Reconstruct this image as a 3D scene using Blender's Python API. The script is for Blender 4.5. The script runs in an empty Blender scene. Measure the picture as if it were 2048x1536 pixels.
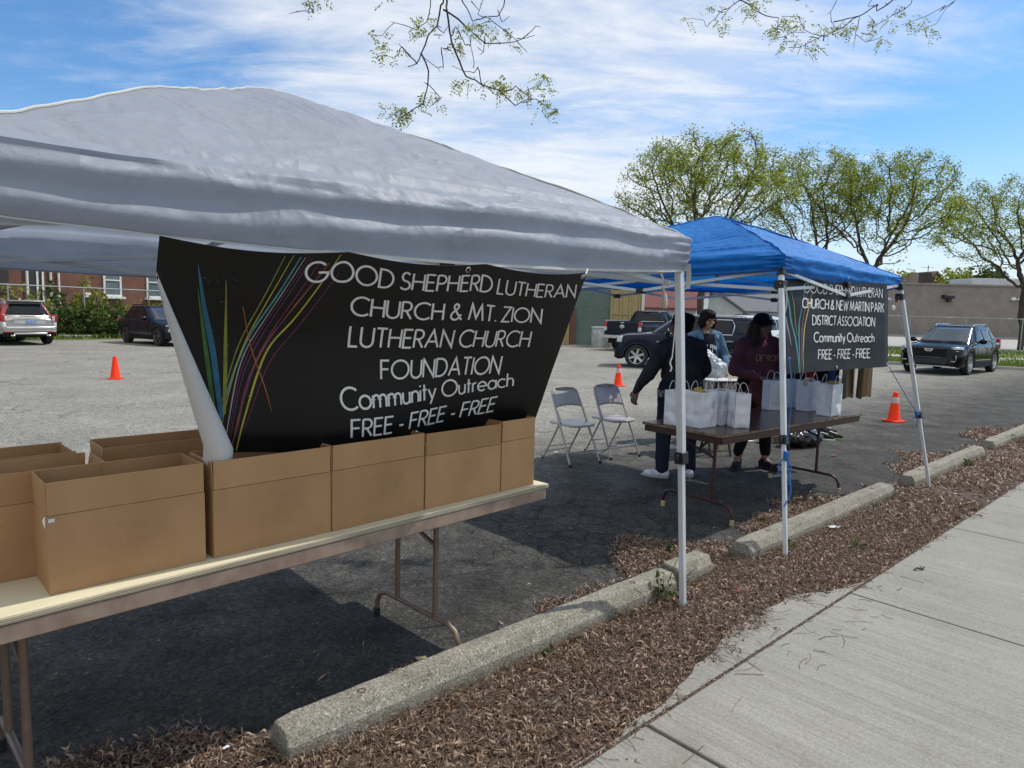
import bpy, bmesh, math, random
import numpy as np
from mathutils import Vector, Matrix, Euler, noise
from math import radians as R, sin, cos, pi, atan2, sqrt

SC = bpy.context.scene
COL = SC.collection

# ------------------------------------------------------------------ camera
CAM_H = 1.62; FPX = 1360.0; PITCH = R(5.92); ROLL = R(1.49)
cam_d = bpy.data.cameras.new('camera')
cam = bpy.data.objects.new('camera', cam_d); COL.objects.link(cam)
cam_d.sensor_width = 36.0; cam_d.lens = 36.0*FPX/2048.0
cam_d.clip_start = .05; cam_d.clip_end = 3000
_f = Vector((0, cos(PITCH), -sin(PITCH))); _u0 = Vector((0, sin(PITCH), cos(PITCH))); _r0 = Vector((1, 0, 0))
_r = _r0*cos(ROLL)+_u0*sin(ROLL); _u = -_r0*sin(ROLL)+_u0*cos(ROLL)
cam.matrix_world = Matrix(((_r.x, _u.x, -_f.x, 0), (_r.y, _u.y, -_f.y, 0), (_r.z, _u.z, -_f.z, CAM_H), (0, 0, 0, 1)))
SC.camera = cam

# ------------------------------------------------------------------ sky, sun, exposure
SUN = Vector((.57, .25, .84)).normalized()
w = bpy.data.worlds.new('World'); SC.world = w; w.use_nodes = True
nt = w.node_tree; N = nt.nodes; L = nt.links; N.clear()
def wn(t, **k):
    n = N.new(t)
    for a, b in k.items(): setattr(n, a, b)
    return n
out = wn('ShaderNodeOutputWorld'); bg = wn('ShaderNodeBackground'); bg.inputs['Strength'].default_value = .105
sky = wn('ShaderNodeTexSky', sky_type='NISHITA'); sky.sun_disc = False
sky.sun_elevation = math.asin(SUN.z); sky.sun_rotation = atan2(SUN.x, SUN.y)
sky.air_density = 1.0; sky.dust_density = .6; sky.ozone_density = 2.0
tc = wn('ShaderNodeTexCoord'); sep = wn('ShaderNodeSeparateXYZ'); L.new(tc.outputs['Generated'], sep.inputs[0])
def mth(op, a, b=None, c=None):
    n = wn('ShaderNodeMath', operation=op)
    for i, x in enumerate((a, b, c)):
        if x is None: continue
        if isinstance(x, (int, float)): n.inputs[i].default_value = x
        else: L.new(x, n.inputs[i])
    return n.outputs[0]
zz = mth('ADD', mth('MAXIMUM', sep.outputs[2], 0.0), .16)
cx = mth('DIVIDE', sep.outputs[0], zz); cy = mth('DIVIDE', sep.outputs[1], zz)
cmb = wn('ShaderNodeCombineXYZ'); L.new(cx, cmb.inputs[0]); L.new(cy, cmb.inputs[1])
def cloud_noise(rot, sc, loc, scale, detail, rough, dist):
    mp = wn('ShaderNodeMapping'); mp.inputs['Rotation'].default_value = (0, 0, rot); mp.inputs['Scale'].default_value = sc
    mp.inputs['Location'].default_value = loc
    L.new(cmb.outputs[0], mp.inputs[0])
    n = wn('ShaderNodeTexNoise'); n.inputs['Scale'].default_value = scale; n.inputs['Detail'].default_value = detail
    n.inputs['Roughness'].default_value = rough; n.inputs['Distortion'].default_value = dist
    L.new(mp.outputs[0], n.inputs['Vector']); return n.outputs['Fac']
n1 = cloud_noise(R(-25), (.8, 1.5, 1), (3.1, 1.7, 0), 1.0, 9, .58, .5)
n2 = cloud_noise(R(-30), (.9, 2.6, 1), (7.3, 2.2, 0), 2.3, 8, .62, .8)
# where the large cloud bank lies: a broad patch of sky ahead, thinning to the left and to the right
def toward(d, lo, hi):
    d = Vector(d).normalized()
    vn = wn('ShaderNodeVectorMath', operation='DOT_PRODUCT'); L.new(tc.outputs['Generated'], vn.inputs[0]); vn.inputs[1].default_value = d
    mr = wn('ShaderNodeMapRange', interpolation_type='SMOOTHSTEP'); mr.inputs['From Min'].default_value = lo; mr.inputs['From Max'].default_value = hi
    L.new(vn.outputs['Value'], mr.inputs['Value']); return mr.outputs[0]
bank = toward((.02, 1, .40), .86, .985)
blueL = toward((-.75, 1, .62), .90, .985)
blueR = toward((.72, 1, .62), .90, .975)
n3 = cloud_noise(R(-20), (.8, 1.7, 1), (1.3, 5.1, 0), 6.5, 8, .65, .6)
cov = mth('ADD', mth('ADD', mth('MULTIPLY', n1, .55), mth('MULTIPLY', n2, .36)), mth('MULTIPLY', n3, .20))
cov = mth('ADD', cov, mth('MULTIPLY', bank, .165))
cov = mth('ADD', cov, mth('MULTIPLY', toward((-.1, -1, .55), .15, .75), .30))      # unseen cloud deck behind the viewer, added as neutral fill light
cov = mth('ADD', cov, mth('MULTIPLY', toward((0, .1, 1), .80, .96), .16))  # unseen cloud overhead, added to make the fill light less blue
cov = mth('SUBTRACT', cov, mth('MULTIPLY', blueL, .12))
cov = mth('SUBTRACT', cov, mth('MULTIPLY', blueR, .07))
mr = wn('ShaderNodeMapRange', interpolation_type='SMOOTHSTEP'); mr.inputs['From Min'].default_value = .45; mr.inputs['From Max'].default_value = .84
mr.inputs['To Max'].default_value = .93
L.new(cov, mr.inputs['Value'])
# thin white veil low over the horizon
hz = wn('ShaderNodeMapRange', interpolation_type='SMOOTHSTEP'); hz.inputs['From Min'].default_value = .26; hz.inputs['From Max'].default_value = 0.0; hz.inputs['To Max'].default_value = .8
L.new(sep.outputs[2], hz.inputs['Value'])
veil = wn('ShaderNodeMapRange', interpolation_type='SMOOTHSTEP'); veil.inputs['From Min'].default_value = .40; veil.inputs['From Max'].default_value = .95; veil.inputs['To Max'].default_value = .78
L.new(mth('ADD', mth('MULTIPLY', n1, .5), mth('SUBTRACT', mth('MULTIPLY', bank, .48), mth('MULTIPLY', blueL, .10))), veil.inputs['Value'])
fac = mth('MAXIMUM', mth('MAXIMUM', mr.outputs[0], veil.outputs[0]), hz.outputs[0])
tone = wn('ShaderNodeMix', data_type='RGBA'); tone.inputs['A'].default_value = (5.0, 5.35, 5.8, 1); tone.inputs['B'].default_value = (6.6, 6.75, 6.9, 1)
L.new(n2, tone.inputs['Factor'])
skt = wn('ShaderNodeMix', data_type='RGBA', blend_type='MULTIPLY'); skt.inputs['Factor'].default_value = 1; skt.inputs['B'].default_value = (.56, .84, 1.06, 1)
L.new(sky.outputs[0], skt.inputs['A'])
mx = wn('ShaderNodeMix', data_type='RGBA'); L.new(fac, mx.inputs['Factor']); L.new(skt.outputs['Result'], mx.inputs['A']); L.new(tone.outputs['Result'], mx.inputs['B'])
L.new(mx.outputs['Result'], bg.inputs['Color']); L.new(bg.outputs[0], out.inputs['Surface'])

sun_d = bpy.data.lights.new('sun', 'SUN'); sun_d.energy = 2.45; sun_d.angle = R(.5); sun_d.color = (1, .955, .88)
sun = bpy.data.objects.new('sun', sun_d); COL.objects.link(sun)
sun.rotation_euler = SUN.to_track_quat('Z', 'Y').to_euler()
vs = SC.view_settings; vs.view_transform = 'Standard'; vs.look = 'None'; vs.exposure = 0.55; vs.gamma = 1.0
SC.cycles.max_bounces = 8; SC.cycles.transparent_max_bounces = 8

# ------------------------------------------------------------------ helpers
def ray(px, py):
    return _f + _r*((px-1024)/FPX) - _u*((py-768)/FPX)
def g(px, py, z=0.0):
    d = ray(px, py); return Vector((0, 0, CAM_H)) + d*((z-CAM_H)/d.z)
def at(px, py, y):
    d = ray(px, py); return Vector((0, 0, CAM_H)) + d*(y/d.y)

def lerp(a, b, t): return a+(b-a)*t
def interp(x, pts):
    if x <= pts[0][0]: return pts[0][1]
    for (x0, y0), (x1, y1) in zip(pts, pts[1:]):
        if x <= x1: return lerp(y0, y1, (x-x0)/(x1-x0) if x1 > x0 else 0)
    return pts[-1][1]
def smooth(t): t = max(0, min(1, t)); return t*t*(3-2*t)
def nz(p, s=1.0): return noise.noise(Vector(p)*s)
def fbm(p, s=1.0): return noise.fractal(Vector(p)*s, 1.0, 2.0, 4)

class B:
    """collects primitives, linked as one mesh"""
    def __init__(s): s.v = []; s.f = []; s.m = []; s.mi = 0
    def add(s, vs, fs):
        o = len(s.v); s.v += [tuple(v) for v in vs]; s.f += [tuple(i+o for i in f) for f in fs]; s.m += [s.mi]*len(fs); return s
    def box(s, c, d, rot=None):
        c = Vector(c); h = [x/2 for x in d]
        vs = [Vector((x*h[0], y*h[1], z*h[2])) for x in (-1, 1) for y in (-1, 1) for z in (-1, 1)]
        if rot is not None:
            rot = rot if isinstance(rot, Matrix) else Euler(rot).to_matrix()
            vs = [rot@v for v in vs]
        return s.add([v+c for v in vs], [(0, 1, 3, 2), (4, 6, 7, 5), (0, 4, 5, 1), (2, 3, 7, 6), (0, 2, 6, 4), (1, 5, 7, 3)])
    def bar(s, p, q, w, h=None, up=(0, 0, 1)):
        p = Vector(p); q = Vector(q); h = h or w; d = (q-p); l = d.length; d.normalize()
        up = Vector(up); x = up.cross(d)
        if x.length < 1e-4: x = Vector((1, 0, 0)).cross(d)
        x.normalize(); y = d.cross(x)
        return s.box((p+q)/2, (w, h, l), Matrix((x, y, d)).transposed())
    def tube(s, pts, r, n=8, caps=True):
        pts = [Vector(p) for p in pts]; k = len(pts)
        rs = r if isinstance(r, (list, tuple)) else [r]*k
        t0 = (pts[1]-pts[0]).normalized(); a = t0.orthogonal().normalized(); vs = []
        for i in range(k):
            t = (pts[min(i+1, k-1)]-pts[max(i-1, 0)])
            if t.length < 1e-9: t = t0
            t.normalize(); a = (a-t*a.dot(t))
            if a.length < 1e-6: a = t.orthogonal()
            a.normalize(); b = t.cross(a)
            for j in range(n):
                q = 2*pi*j/n; vs.append(pts[i]+(a*cos(q)+b*sin(q))*rs[i])
        fs = [(i*n+j, i*n+(j+1) % n, (i+1)*n+(j+1) % n, (i+1)*n+j) for i in range(k-1) for j in range(n)]
        if caps: fs += [tuple(range(n-1, -1, -1)), tuple((k-1)*n+j for j in range(n))]
        return s.add(vs, fs)
    def lathe(s, prof, n=16, mat=None, caps=False):
        vs = []; k = len(prof)
        for r, z in prof:
            for j in range(n):
                q = 2*pi*j/n; p = Vector((r*cos(q), r*sin(q), z)); vs.append(mat@p if mat else p)
        fs = [(i*n+j, i*n+(j+1) % n, (i+1)*n+(j+1) % n, (i+1)*n+j) for i in range(k-1) for j in range(n)]
        if caps: fs += [tuple(range(n-1, -1, -1)), tuple((k-1)*n+j for j in range(n))]
        return s.add(vs, fs)
    def ell(s, c, r, rot=None, nu=14, nv=10):
        c = Vector(c); rot = (rot if isinstance(rot, Matrix) else Euler(rot).to_matrix()) if rot is not None else None
        vs = []
        for i in range(nv+1):
            th = pi*i/nv
            for j in range(nu):
                ph = 2*pi*j/nu; p = Vector((r[0]*sin(th)*cos(ph), r[1]*sin(th)*sin(ph), r[2]*cos(th)))
                vs.append((rot@p if rot else p)+c)
        fs = [(i*nu+j, (i+1)*nu+j, (i+1)*nu+(j+1) % nu, i*nu+(j+1) % nu) for i in range(nv) for j in range(nu)]
        return s.add(vs, fs)
    def cap(s, p, r0, q, r1, n=12):
        """tapered capsule"""
        p = Vector(p); q = Vector(q); d = q-p; l = max(d.length, 1e-5); d.normalize()
        x = d.orthogonal().normalized(); y = d.cross(x); m = Matrix((x, y, d)).transposed().to_4x4(); m.translation = p
        prof = [(r0*sin(a), -r0*cos(a)) for a in [.05+i*(pi/2-.05)/4 for i in range(5)]]
        prof += [(r1*cos(a), l+r1*sin(a)) for a in [i*(pi/2-.05)/4 for i in range(5)]]
        return s.lathe(prof, n, m, True)
    def prism(s, poly, z0, z1, mat=None):
        k = len(poly); vs = [Vector((x, y, z0)) for x, y in poly]+[Vector((x, y, z1)) for x, y in poly]
        if mat: vs = [mat@v for v in vs]
        return s.add(vs, [tuple(range(k-1, -1, -1)), tuple(range(k, 2*k))]+[(i, (i+1) % k, k+(i+1) % k, k+i) for i in range(k)])
    def grid(s, fn, nu, nv, wrap=False):
        vs = [fn(i/nu, j/nv) for j in range(nv+1) for i in range(nu if wrap else nu+1)]
        k = nu if wrap else nu+1
        return s.add(vs, [(j*k+i, j*k+(i+1) % k, (j+1)*k+(i+1) % k, (j+1)*k+i) for j in range(nv) for i in range(nu)])
    def obj(s, name, mat, parent=None, ang=40, bevel=0, loc=None, rz=0, segs=2):
        me = bpy.data.meshes.new(name); me.from_pydata(s.v, [], s.f)
        mats = mat if isinstance(mat, (list, tuple)) else [mat]
        for m in mats: me.materials.append(m)
        if len(mats) > 1: me.polygons.foreach_set('material_index', s.m)
        me.polygons.foreach_set('use_smooth', [True]*len(me.polygons))
        me.update(); me.set_sharp_from_angle(angle=R(ang))
        o = bpy.data.objects.new(name, me); COL.objects.link(o)
        if parent is not None: o.parent = parent
        if loc is not None: o.location = loc
        if rz: o.rotation_euler = (0, 0, rz)
        if bevel:
            b = o.modifiers.new('bevel', 'BEVEL'); b.width = bevel; b.segments = segs; b.limit_method = 'ANGLE'; b.angle_limit = R(35)
        return o
    def blob(s, name, mat, parent=None, voxel=.008, it=6, disp=None, fac=.5):
        """fuse everything collected so far into one continuous skin"""
        me = bpy.data.meshes.new(name+'_t'); me.from_pydata(s.v, [], s.f); me.update()
        o = bpy.data.objects.new(name+'_t', me); COL.objects.link(o)
        m = o.modifiers.new('r', 'REMESH'); m.mode = 'VOXEL'; m.voxel_size = voxel
        if it:
            m = o.modifiers.new('s', 'SMOOTH'); m.iterations = it; m.factor = fac
        dg = bpy.context.evaluated_depsgraph_get(); me2 = bpy.data.meshes.new_from_object(o.evaluated_get(dg))
        bpy.data.objects.remove(o); bpy.data.meshes.remove(me)
        me2.name = name; me2.materials.clear(); me2.materials.append(mat)
        if disp:
            ns = [v.normal.copy() for v in me2.vertices]
            for v, n_ in zip(me2.vertices, ns): v.co = v.co+n_*disp(v.co)
        me2.polygons.foreach_set('use_smooth', [True]*len(me2.polygons)); me2.update()
        r = bpy.data.objects.new(name, me2); COL.objects.link(r)
        if parent is not None: r.parent = parent
        return r

def np_mesh(name, verts, quads, mat, parent=None):
    me = bpy.data.meshes.new(name); nv = len(verts); nf = len(quads); k = quads.shape[1]
    me.vertices.add(nv); me.vertices.foreach_set('co', np.ascontiguousarray(verts, dtype=np.float32).ravel())
    me.loops.add(nf*k); me.loops.foreach_set('vertex_index', np.ascontiguousarray(quads, dtype=np.int32).ravel())
    me.polygons.add(nf); me.polygons.foreach_set('loop_start', np.arange(0, nf*k, k, dtype=np.int32))
    me.update(calc_edges=True); me.validate()
    if mat: me.materials.append(mat)
    o = bpy.data.objects.new(name, me); COL.objects.link(o)
    if parent is not None: o.parent = parent
    return o

def tag(o, label, cat, group=None):
    o['label'] = label; o['category'] = cat
    if group: o['group'] = group
    return o
def thing(name, label, cat, loc=(0, 0, 0), rz=0, group=None):
    o = bpy.data.objects.new(name, None); COL.objects.link(o); o.empty_display_size = .1
    o.location = loc; o.rotation_euler = (0, 0, rz); return tag(o, label, cat, group)
def struct(o, kind='structure'): o['kind'] = kind; return o
def dup(root, loc, rz, label, group=None):
    r = root.copy(); COL.objects.link(r); r.location = loc; r.rotation_euler = (0, 0, rz); r['label'] = label
    if group: r['group'] = group
    for ch in list(root.children):
        c = ch.copy(); COL.objects.link(c); c.parent = r
        for g_ in ch.children:
            d = g_.copy(); COL.objects.link(d); d.parent = c
    return r

# ------------------------------------------------------------------ materials
def rgb(c): return (c[0], c[1], c[2], 1)
class NT:
    def __init__(s, name):
        s.m = bpy.data.materials.new(name); s.m.use_nodes = True; s.t = s.m.node_tree; s.n = s.t.nodes; s.p = s.n['Principled BSDF']; s.out = s.n['Material Output']
        s.tc = s.n.new('ShaderNodeTexCoord')
    def new(s, t, **k):
        n = s.n.new(t)
        for a, b in k.items(): setattr(n, a, b)
        return n
    def link(s, a, b): s.t.links.new(a, b)
    def vec(s, scale=(1, 1, 1), rot=(0, 0, 0), coord='Object'):
        mp = s.new('ShaderNodeMapping'); mp.inputs['Scale'].default_value = scale; mp.inputs['Rotation'].default_value = rot
        s.link(s.tc.outputs[coord], mp.inputs[0]); return mp.outputs[0]
    def noise(s, v, scale, detail=6, rough=.55, dist=0):
        n = s.new('ShaderNodeTexNoise'); n.inputs['Scale'].default_value = scale; n.inputs['Detail'].default_value = detail
        n.inputs['Roughness'].default_value = rough; n.inputs['Distortion'].default_value = dist; s.link(v, n.inputs['Vector']); return n.outputs['Fac']
    def vor(s, v, scale, feature='F1', out='Distance', rand=1):
        n = s.new('ShaderNodeTexVoronoi', feature=feature); n.inputs['Scale'].default_value = scale; n.inputs['Randomness'].default_value = rand
        s.link(v, n.inputs['Vector']); return n.outputs[out]
    def ramp(s, f, stops):
        n = s.new('ShaderNodeValToRGB'); e = n.color_ramp.elements
        while len(e) < len(stops): e.new(.5)
        for el, (p, c) in zip(e, stops): el.position = p; el.color = rgb(c) if hasattr(c, '__len__') else (c, c, c, 1)
        s.link(f, n.inputs[0]); return n.outputs[0]
    def mix(s, f, a, b, mode='MIX'):
        n = s.new('ShaderNodeMix', data_type='RGBA', blend_type=mode)
        for k, x in (('Factor', f), ('A', a), ('B', b)):
            if isinstance(x, (int, float)): n.inputs[k].default_value = x
            elif isinstance(x, tuple): n.inputs[k].default_value = rgb(x)
            else: s.link(x, n.inputs[k])
        return n.outputs['Result']
    def math(s, op, a, b=0.0):
        n = s.new('ShaderNodeMath', operation=op)
        for i, x in enumerate((a, b)):
            if isinstance(x, (int, float)): n.inputs[i].default_value = x
            else: s.link(x, n.inputs[i])
        return n.outputs[0]
    def base(s, c):
        if isinstance(c, tuple): s.p.inputs['Base Color'].default_value = rgb(c)
        else: s.link(c, s.p.inputs['Base Color'])
    def bump(s, h, strength=.3, dist=.01):
        b = s.new('ShaderNodeBump'); b.inputs['Strength'].default_value = strength; b.inputs['Distance'].default_value = dist
        s.link(h, b.inputs['Height']); s.link(b.outputs[0], s.p.inputs['Normal'])
    def set(s, rough=.6, metal=0, spec=.5, coat=0):
        s.p.inputs['Roughness'].default_value = rough; s.p.inputs['Metallic'].default_value = metal
        s.p.inputs['Specular IOR Level'].default_value = spec; s.p.inputs['Coat Weight'].default_value = coat
        s.p.inputs['Coat Roughness'].default_value = .05
    def transl(s, c, f):
        tr = s.new('ShaderNodeBsdfTranslucent'); tr.inputs[0].default_value = rgb(c) if isinstance(c, tuple) else (1, 1, 1, 1)
        if not isinstance(c, tuple): s.link(c, tr.inputs[0])
        mx = s.new('ShaderNodeMixShader'); mx.inputs[0].default_value = f
        s.link(s.p.outputs[0], mx.inputs[1]); s.link(tr.outputs[0], mx.inputs[2]); s.link(mx.outputs[0], s.out.inputs['Surface'])

def M(name, col, rough=.6, metal=0., col2=None, vscale=6., lo=.35, hi=.65, bump=0., bscale=60., bdist=.01, coat=0, spec=.5, stretch=(1, 1, 1), transl=0):
    t = NT(name); v = t.vec(stretch)
    if col2 is None: col2 = tuple(c*.82 for c in col)
    c = t.ramp(t.noise(v, vscale), [(lo, col), (hi, col2)]); t.base(c)
    if bump: t.bump(t.noise(v, bscale, 5), bump, bdist)
    t.set(rough, metal, spec, coat)
    if transl: t.transl(c, transl)
    return t.m

def m_leaf(name, c1, c2, c3, transl=.35):
    t = NT(name); gi = t.new('ShaderNodeNewGeometry')
    c = t.ramp(gi.outputs['Random Per Island'], [(0, c1), (.5, c2), (1, c3)]); t.base(c); t.set(.5, 0, .35); t.transl(c, transl); return t.m

def m_asphalt():
    t = NT('asphalt'); v = t.vec()
    big = t.noise(v, .35, 5, .6); mid = t.noise(v, 2.2, 6, .65)
    c = t.ramp(big, [(.30, (.275, .262, .232)), (.70, (.315, .302, .272))])
    # asphalt towards the wheel stops is darker, blending unevenly into the lighter far lot
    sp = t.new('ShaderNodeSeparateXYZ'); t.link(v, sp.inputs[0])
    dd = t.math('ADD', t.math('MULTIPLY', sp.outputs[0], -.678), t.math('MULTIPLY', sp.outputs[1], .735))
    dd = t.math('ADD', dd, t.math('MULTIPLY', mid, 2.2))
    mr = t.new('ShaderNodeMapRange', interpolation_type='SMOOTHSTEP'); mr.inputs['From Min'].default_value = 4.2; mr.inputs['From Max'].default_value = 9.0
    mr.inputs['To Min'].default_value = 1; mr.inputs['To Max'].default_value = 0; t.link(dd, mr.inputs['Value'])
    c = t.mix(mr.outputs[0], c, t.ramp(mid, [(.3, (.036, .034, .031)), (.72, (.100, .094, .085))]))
    c = t.mix(t.math('MULTIPLY', t.ramp(mid, [(.35, 0.0), (.62, 1.0)]), .35), c, (.09, .088, .084), 'MULTIPLY') if False else c
    stain = t.ramp(t.noise(v, .7, 8, .72, .4), [(.36, (.84, .84, .84)), (.60, (1.04, 1.04, 1.03))]); c = t.mix(1.0, c, stain, 'MULTIPLY')
    cell = t.vor(v, 75, 'F1', 'Color'); cr = t.ramp(cell, [(.15, (.50, .50, .50)), (.68, (1.0, 1.0, 1.0)), (.90, (1.3, 1.28, 1.23)), (.975, (2.6, 2.5, 2.3))])
    c = t.mix(1.0, c, cr, 'MULTIPLY')
    cell2 = t.vor(v, 17, 'F1', 'Color'); c = t.mix(.55, c, t.ramp(cell2, [(.2, (.75, .75, .75)), (.8, (1.15, 1.15, 1.13))]), 'MULTIPLY')
    # hairline cracks
    vw = t.new('ShaderNodeVectorMath', operation='ADD'); t.link(v, vw.inputs[0])
    wob = t.new('ShaderNodeTexNoise'); wob.inputs['Scale'].default_value = 1.3; wob.inputs['Detail'].default_value = 5; t.link(v, wob.inputs['Vector'])
    t.link(wob.outputs['Color'], vw.inputs[1])
    e = t.vor(vw.outputs[0], .42, 'DISTANCE_TO_EDGE', 'Distance'); ln = t.ramp(e, [(.0, 1.0), (.006, .8), (.010, 0.0)])
    ln = t.math('MULTIPLY', ln, t.ramp(t.noise(v, .5, 2), [(.46, 0.0), (.55, 1.0)]))
    c = t.mix(t.math('MULTIPLY', ln, .6), c, (.05, .048, .045))
    # crumbled patch by the wheel stops
    rg = t.new('ShaderNodeVectorMath', operation='DISTANCE'); t.link(v, rg.inputs[0]); rg.inputs[1].default_value = (.75, 5.0, 0)
    pm = t.math('SUBTRACT', 1.25, t.math('ADD', rg.outputs['Value'], t.math('MULTIPLY', t.math('SUBTRACT', mid, .5), 2.2)))
    pm = t.ramp(pm, [(.25, 0.0), (.5, 1.0)])
    e2 = t.vor(vw.outputs[0], 4.5, 'DISTANCE_TO_EDGE', 'Distance'); l2 = t.ramp(e2, [(.0, 1.0), (.03, .5), (.06, 0.0)])
    cm = t.math('MULTIPLY', pm, l2); c = t.mix(t.math('MULTIPLY', cm, .45), c, (.030, .028, .024))
    t.base(c); t.set(.92, 0, .25)
    h = t.math('ADD', t.math('MULTIPLY', t.vor(v, 75), .5), t.math('MULTIPLY', t.noise(v, 30, 8, .7), .9))
    h = t.math('SUBTRACT', h, t.math('MULTIPLY', cm, 3.0)); h = t.math('SUBTRACT', h, t.math('MULTIPLY', ln, 1.0))
    t.bump(h, .75, .012); return t.m

def m_aggregate():
    t = NT('weathered_concrete'); v = t.vec()
    c = t.ramp(t.vor(v, 150, 'F1', 'Color'), [(.08, (.13, .12, .10)), (.4, (.25, .235, .20)), (.75, (.31, .295, .25)), (.95, (.48, .46, .41))])
    c = t.mix(1.0, c, t.ramp(t.noise(v, 7, 7, .7), [(.3, (.66, .64, .58)), (.65, (1.06, 1.05, 1.02))]), 'MULTIPLY'); t.base(c); t.set(.95, 0, .2)
    t.bump(t.math('ADD', t.math('MULTIPLY', t.vor(v, 150), .6), t.noise(v, 40, 6, .65)), .45, .004); return t.m

def m_sidewalk():
    t = NT('broomed_concrete'); v = t.vec()
    c = t.ramp(t.noise(v, 1.1, 7, .65), [(.25, (.245, .236, .207)), (.7, (.31, .30, .265))])
    st = t.noise(t.vec((60, 1.1, 1)), 1.0, 5, .6); c = t.mix(.48, c, t.ramp(st, [(.3, (.70, .70, .69)), (.62, (1.1, 1.1, 1.1))]), 'MULTIPLY')
    st2 = t.noise(t.vec((16, .8, 1)), 1.0, 3, .6); c = t.mix(.4, c, t.ramp(st2, [(.35, (.82, .81, .79)), (.6, (1.05, 1.05, 1.05))]), 'MULTIPLY')
    c = t.mix(.8, c, t.ramp(t.noise(v, 90, 4), [(.3, (.75, .75, .74)), (.6, (1.06, 1.06, 1.06))]), 'MULTIPLY')
    c = t.mix(1.0, c, t.ramp(t.noise(v, 3.5, 8, .75, .8), [(.3, (.82, .80, .76)), (.45, (1.0, 1.0, 1.0))]), 'MULTIPLY')
    t.base(c); t.set(.9, 0, .25); t.bump(t.math('ADD', st, t.noise(v, 60, 5)), .5, .006); return t.m

def m_brick(name, c1, c2, mortar, scale=1.0, bw=.22, bh=.075, mort=.012, rough=.85, off=.5, rot=(pi/2, 0, 0)):
    t = NT(name); v = t.vec((1, 1, 1), rot)
    b = t.new('ShaderNodeTexBrick'); b.offset = off; b.inputs['Color1'].default_value = rgb(c1); b.inputs['Color2'].default_value = rgb(c2); b.inputs['Mortar'].default_value = rgb(mortar)
    b.inputs['Scale'].default_value = scale; b.inputs['Brick Width'].default_value = bw; b.inputs['Row Height'].default_value = bh; b.inputs['Mortar Size'].default_value = mort
    b.inputs['Bias'].default_value = 0; t.link(v, b.inputs['Vector'])
    c = t.mix(.8, b.outputs['Color'], t.ramp(t.noise(t.vec(), .8, 7, .65), [(.3, (.7, .7, .7)), (.7, (1.12, 1.1, 1.08))]), 'MULTIPLY'); t.base(c); t.set(rough, 0, .3)
    t.bump(b.outputs['Fac'], -.4, .01); return t.m

def m_canopy(name, c1, c2, tr, sheen=.42):
    t = NT(name); v = t.vec()
    c = t.ramp(t.noise(v, 2.0, 6, .6), [(.3, c1), (.7, c2)]); t.base(c); t.set(sheen, 0, .45)
    rn = t.noise(t.vec((1, 1, 1)), 3.6, 3, .5, .5); cr = t.math('SUBTRACT', 1.0, t.math('MULTIPLY', t.math('ABSOLUTE', t.math('SUBTRACT', rn, .5)), 5.0))
    t.bump(t.math('ADD', t.math('MULTIPLY', cr, 1.0), t.math('MULTIPLY', t.noise(v, 11, 4, .55, .4), .8)), .5, .02)
    t.transl(c, tr); return t.m

def m_cardboard():
    t = NT('cardboard'); v = t.vec()
    c = t.ramp(t.noise(v, 3, 5), [(.3, (.40, .235, .115)), (.7, (.46, .28, .14))])
    c = t.mix(.25, c, t.ramp(t.noise(t.vec((160, 160, 3)), 1.0, 2), [(.3, (.93, .93, .92)), (.7, (1.03, 1.03, 1.03))]), 'MULTIPLY')
    c = t.mix(.7, c, t.ramp(t.noise(v, 9, 7, .75), [(.28, (.72, .70, .68)), (.42, (1, 1, 1))]), 'MULTIPLY')
    gi = t.new('ShaderNodeObjectInfo'); c = t.mix(1.0, c, t.ramp(gi.outputs['Random'], [(0, (.86, .84, .82)), (1, (1.08, 1.08, 1.08))]), 'MULTIPLY')
    c = t.mix(1.0, c, t.ramp(t.noise(v, 2.2, 4, .6, .5), [(.3, (.84, .82, .80)), (.7, (1.08, 1.08, 1.08))]), 'MULTIPLY')
    t.base(c); t.set(.85, 0, .2); t.bump(t.noise(t.vec((120, 120, 6)), 1.0, 2), .12, .004); return t.m

def m_ply_edge():
    t = NT('plywood_edge'); s = t.new('ShaderNodeSeparateXYZ'); t.link(t.vec(), s.inputs[0])
    wv = t.math('SINE', t.math('MULTIPLY', s.outputs[2], 1150.0)); nn = t.noise(t.vec((3, 3, 60)), 1.0, 4)
    c = t.ramp(t.math('ADD', t.math('MULTIPLY', wv, .3), nn), [(.3, (.16, .12, .085)), (.75, (.50, .45, .33))]); t.base(c); t.set(.85); return t.m

def m_paint(name, col, rough=.28, metal=.35, coat=1.0, spec=.5):
    t = NT(name); c = t.ramp(t.noise(t.vec(), 2.2, 4), [(.3, col), (.7, tuple(x*.9 for x in col))]); t.base(c); t.set(rough, metal, spec, coat); return t.m
def m_glass(name, col=(.012, .014, .016), rough=.04):
    t = NT(name); c = t.ramp(t.noise(t.vec(), 3, 3), [(.3, col), (.7, tuple(x*1.4 for x in col))]); t.base(c); t.set(rough, 0, .38, 0); return t.m

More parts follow.
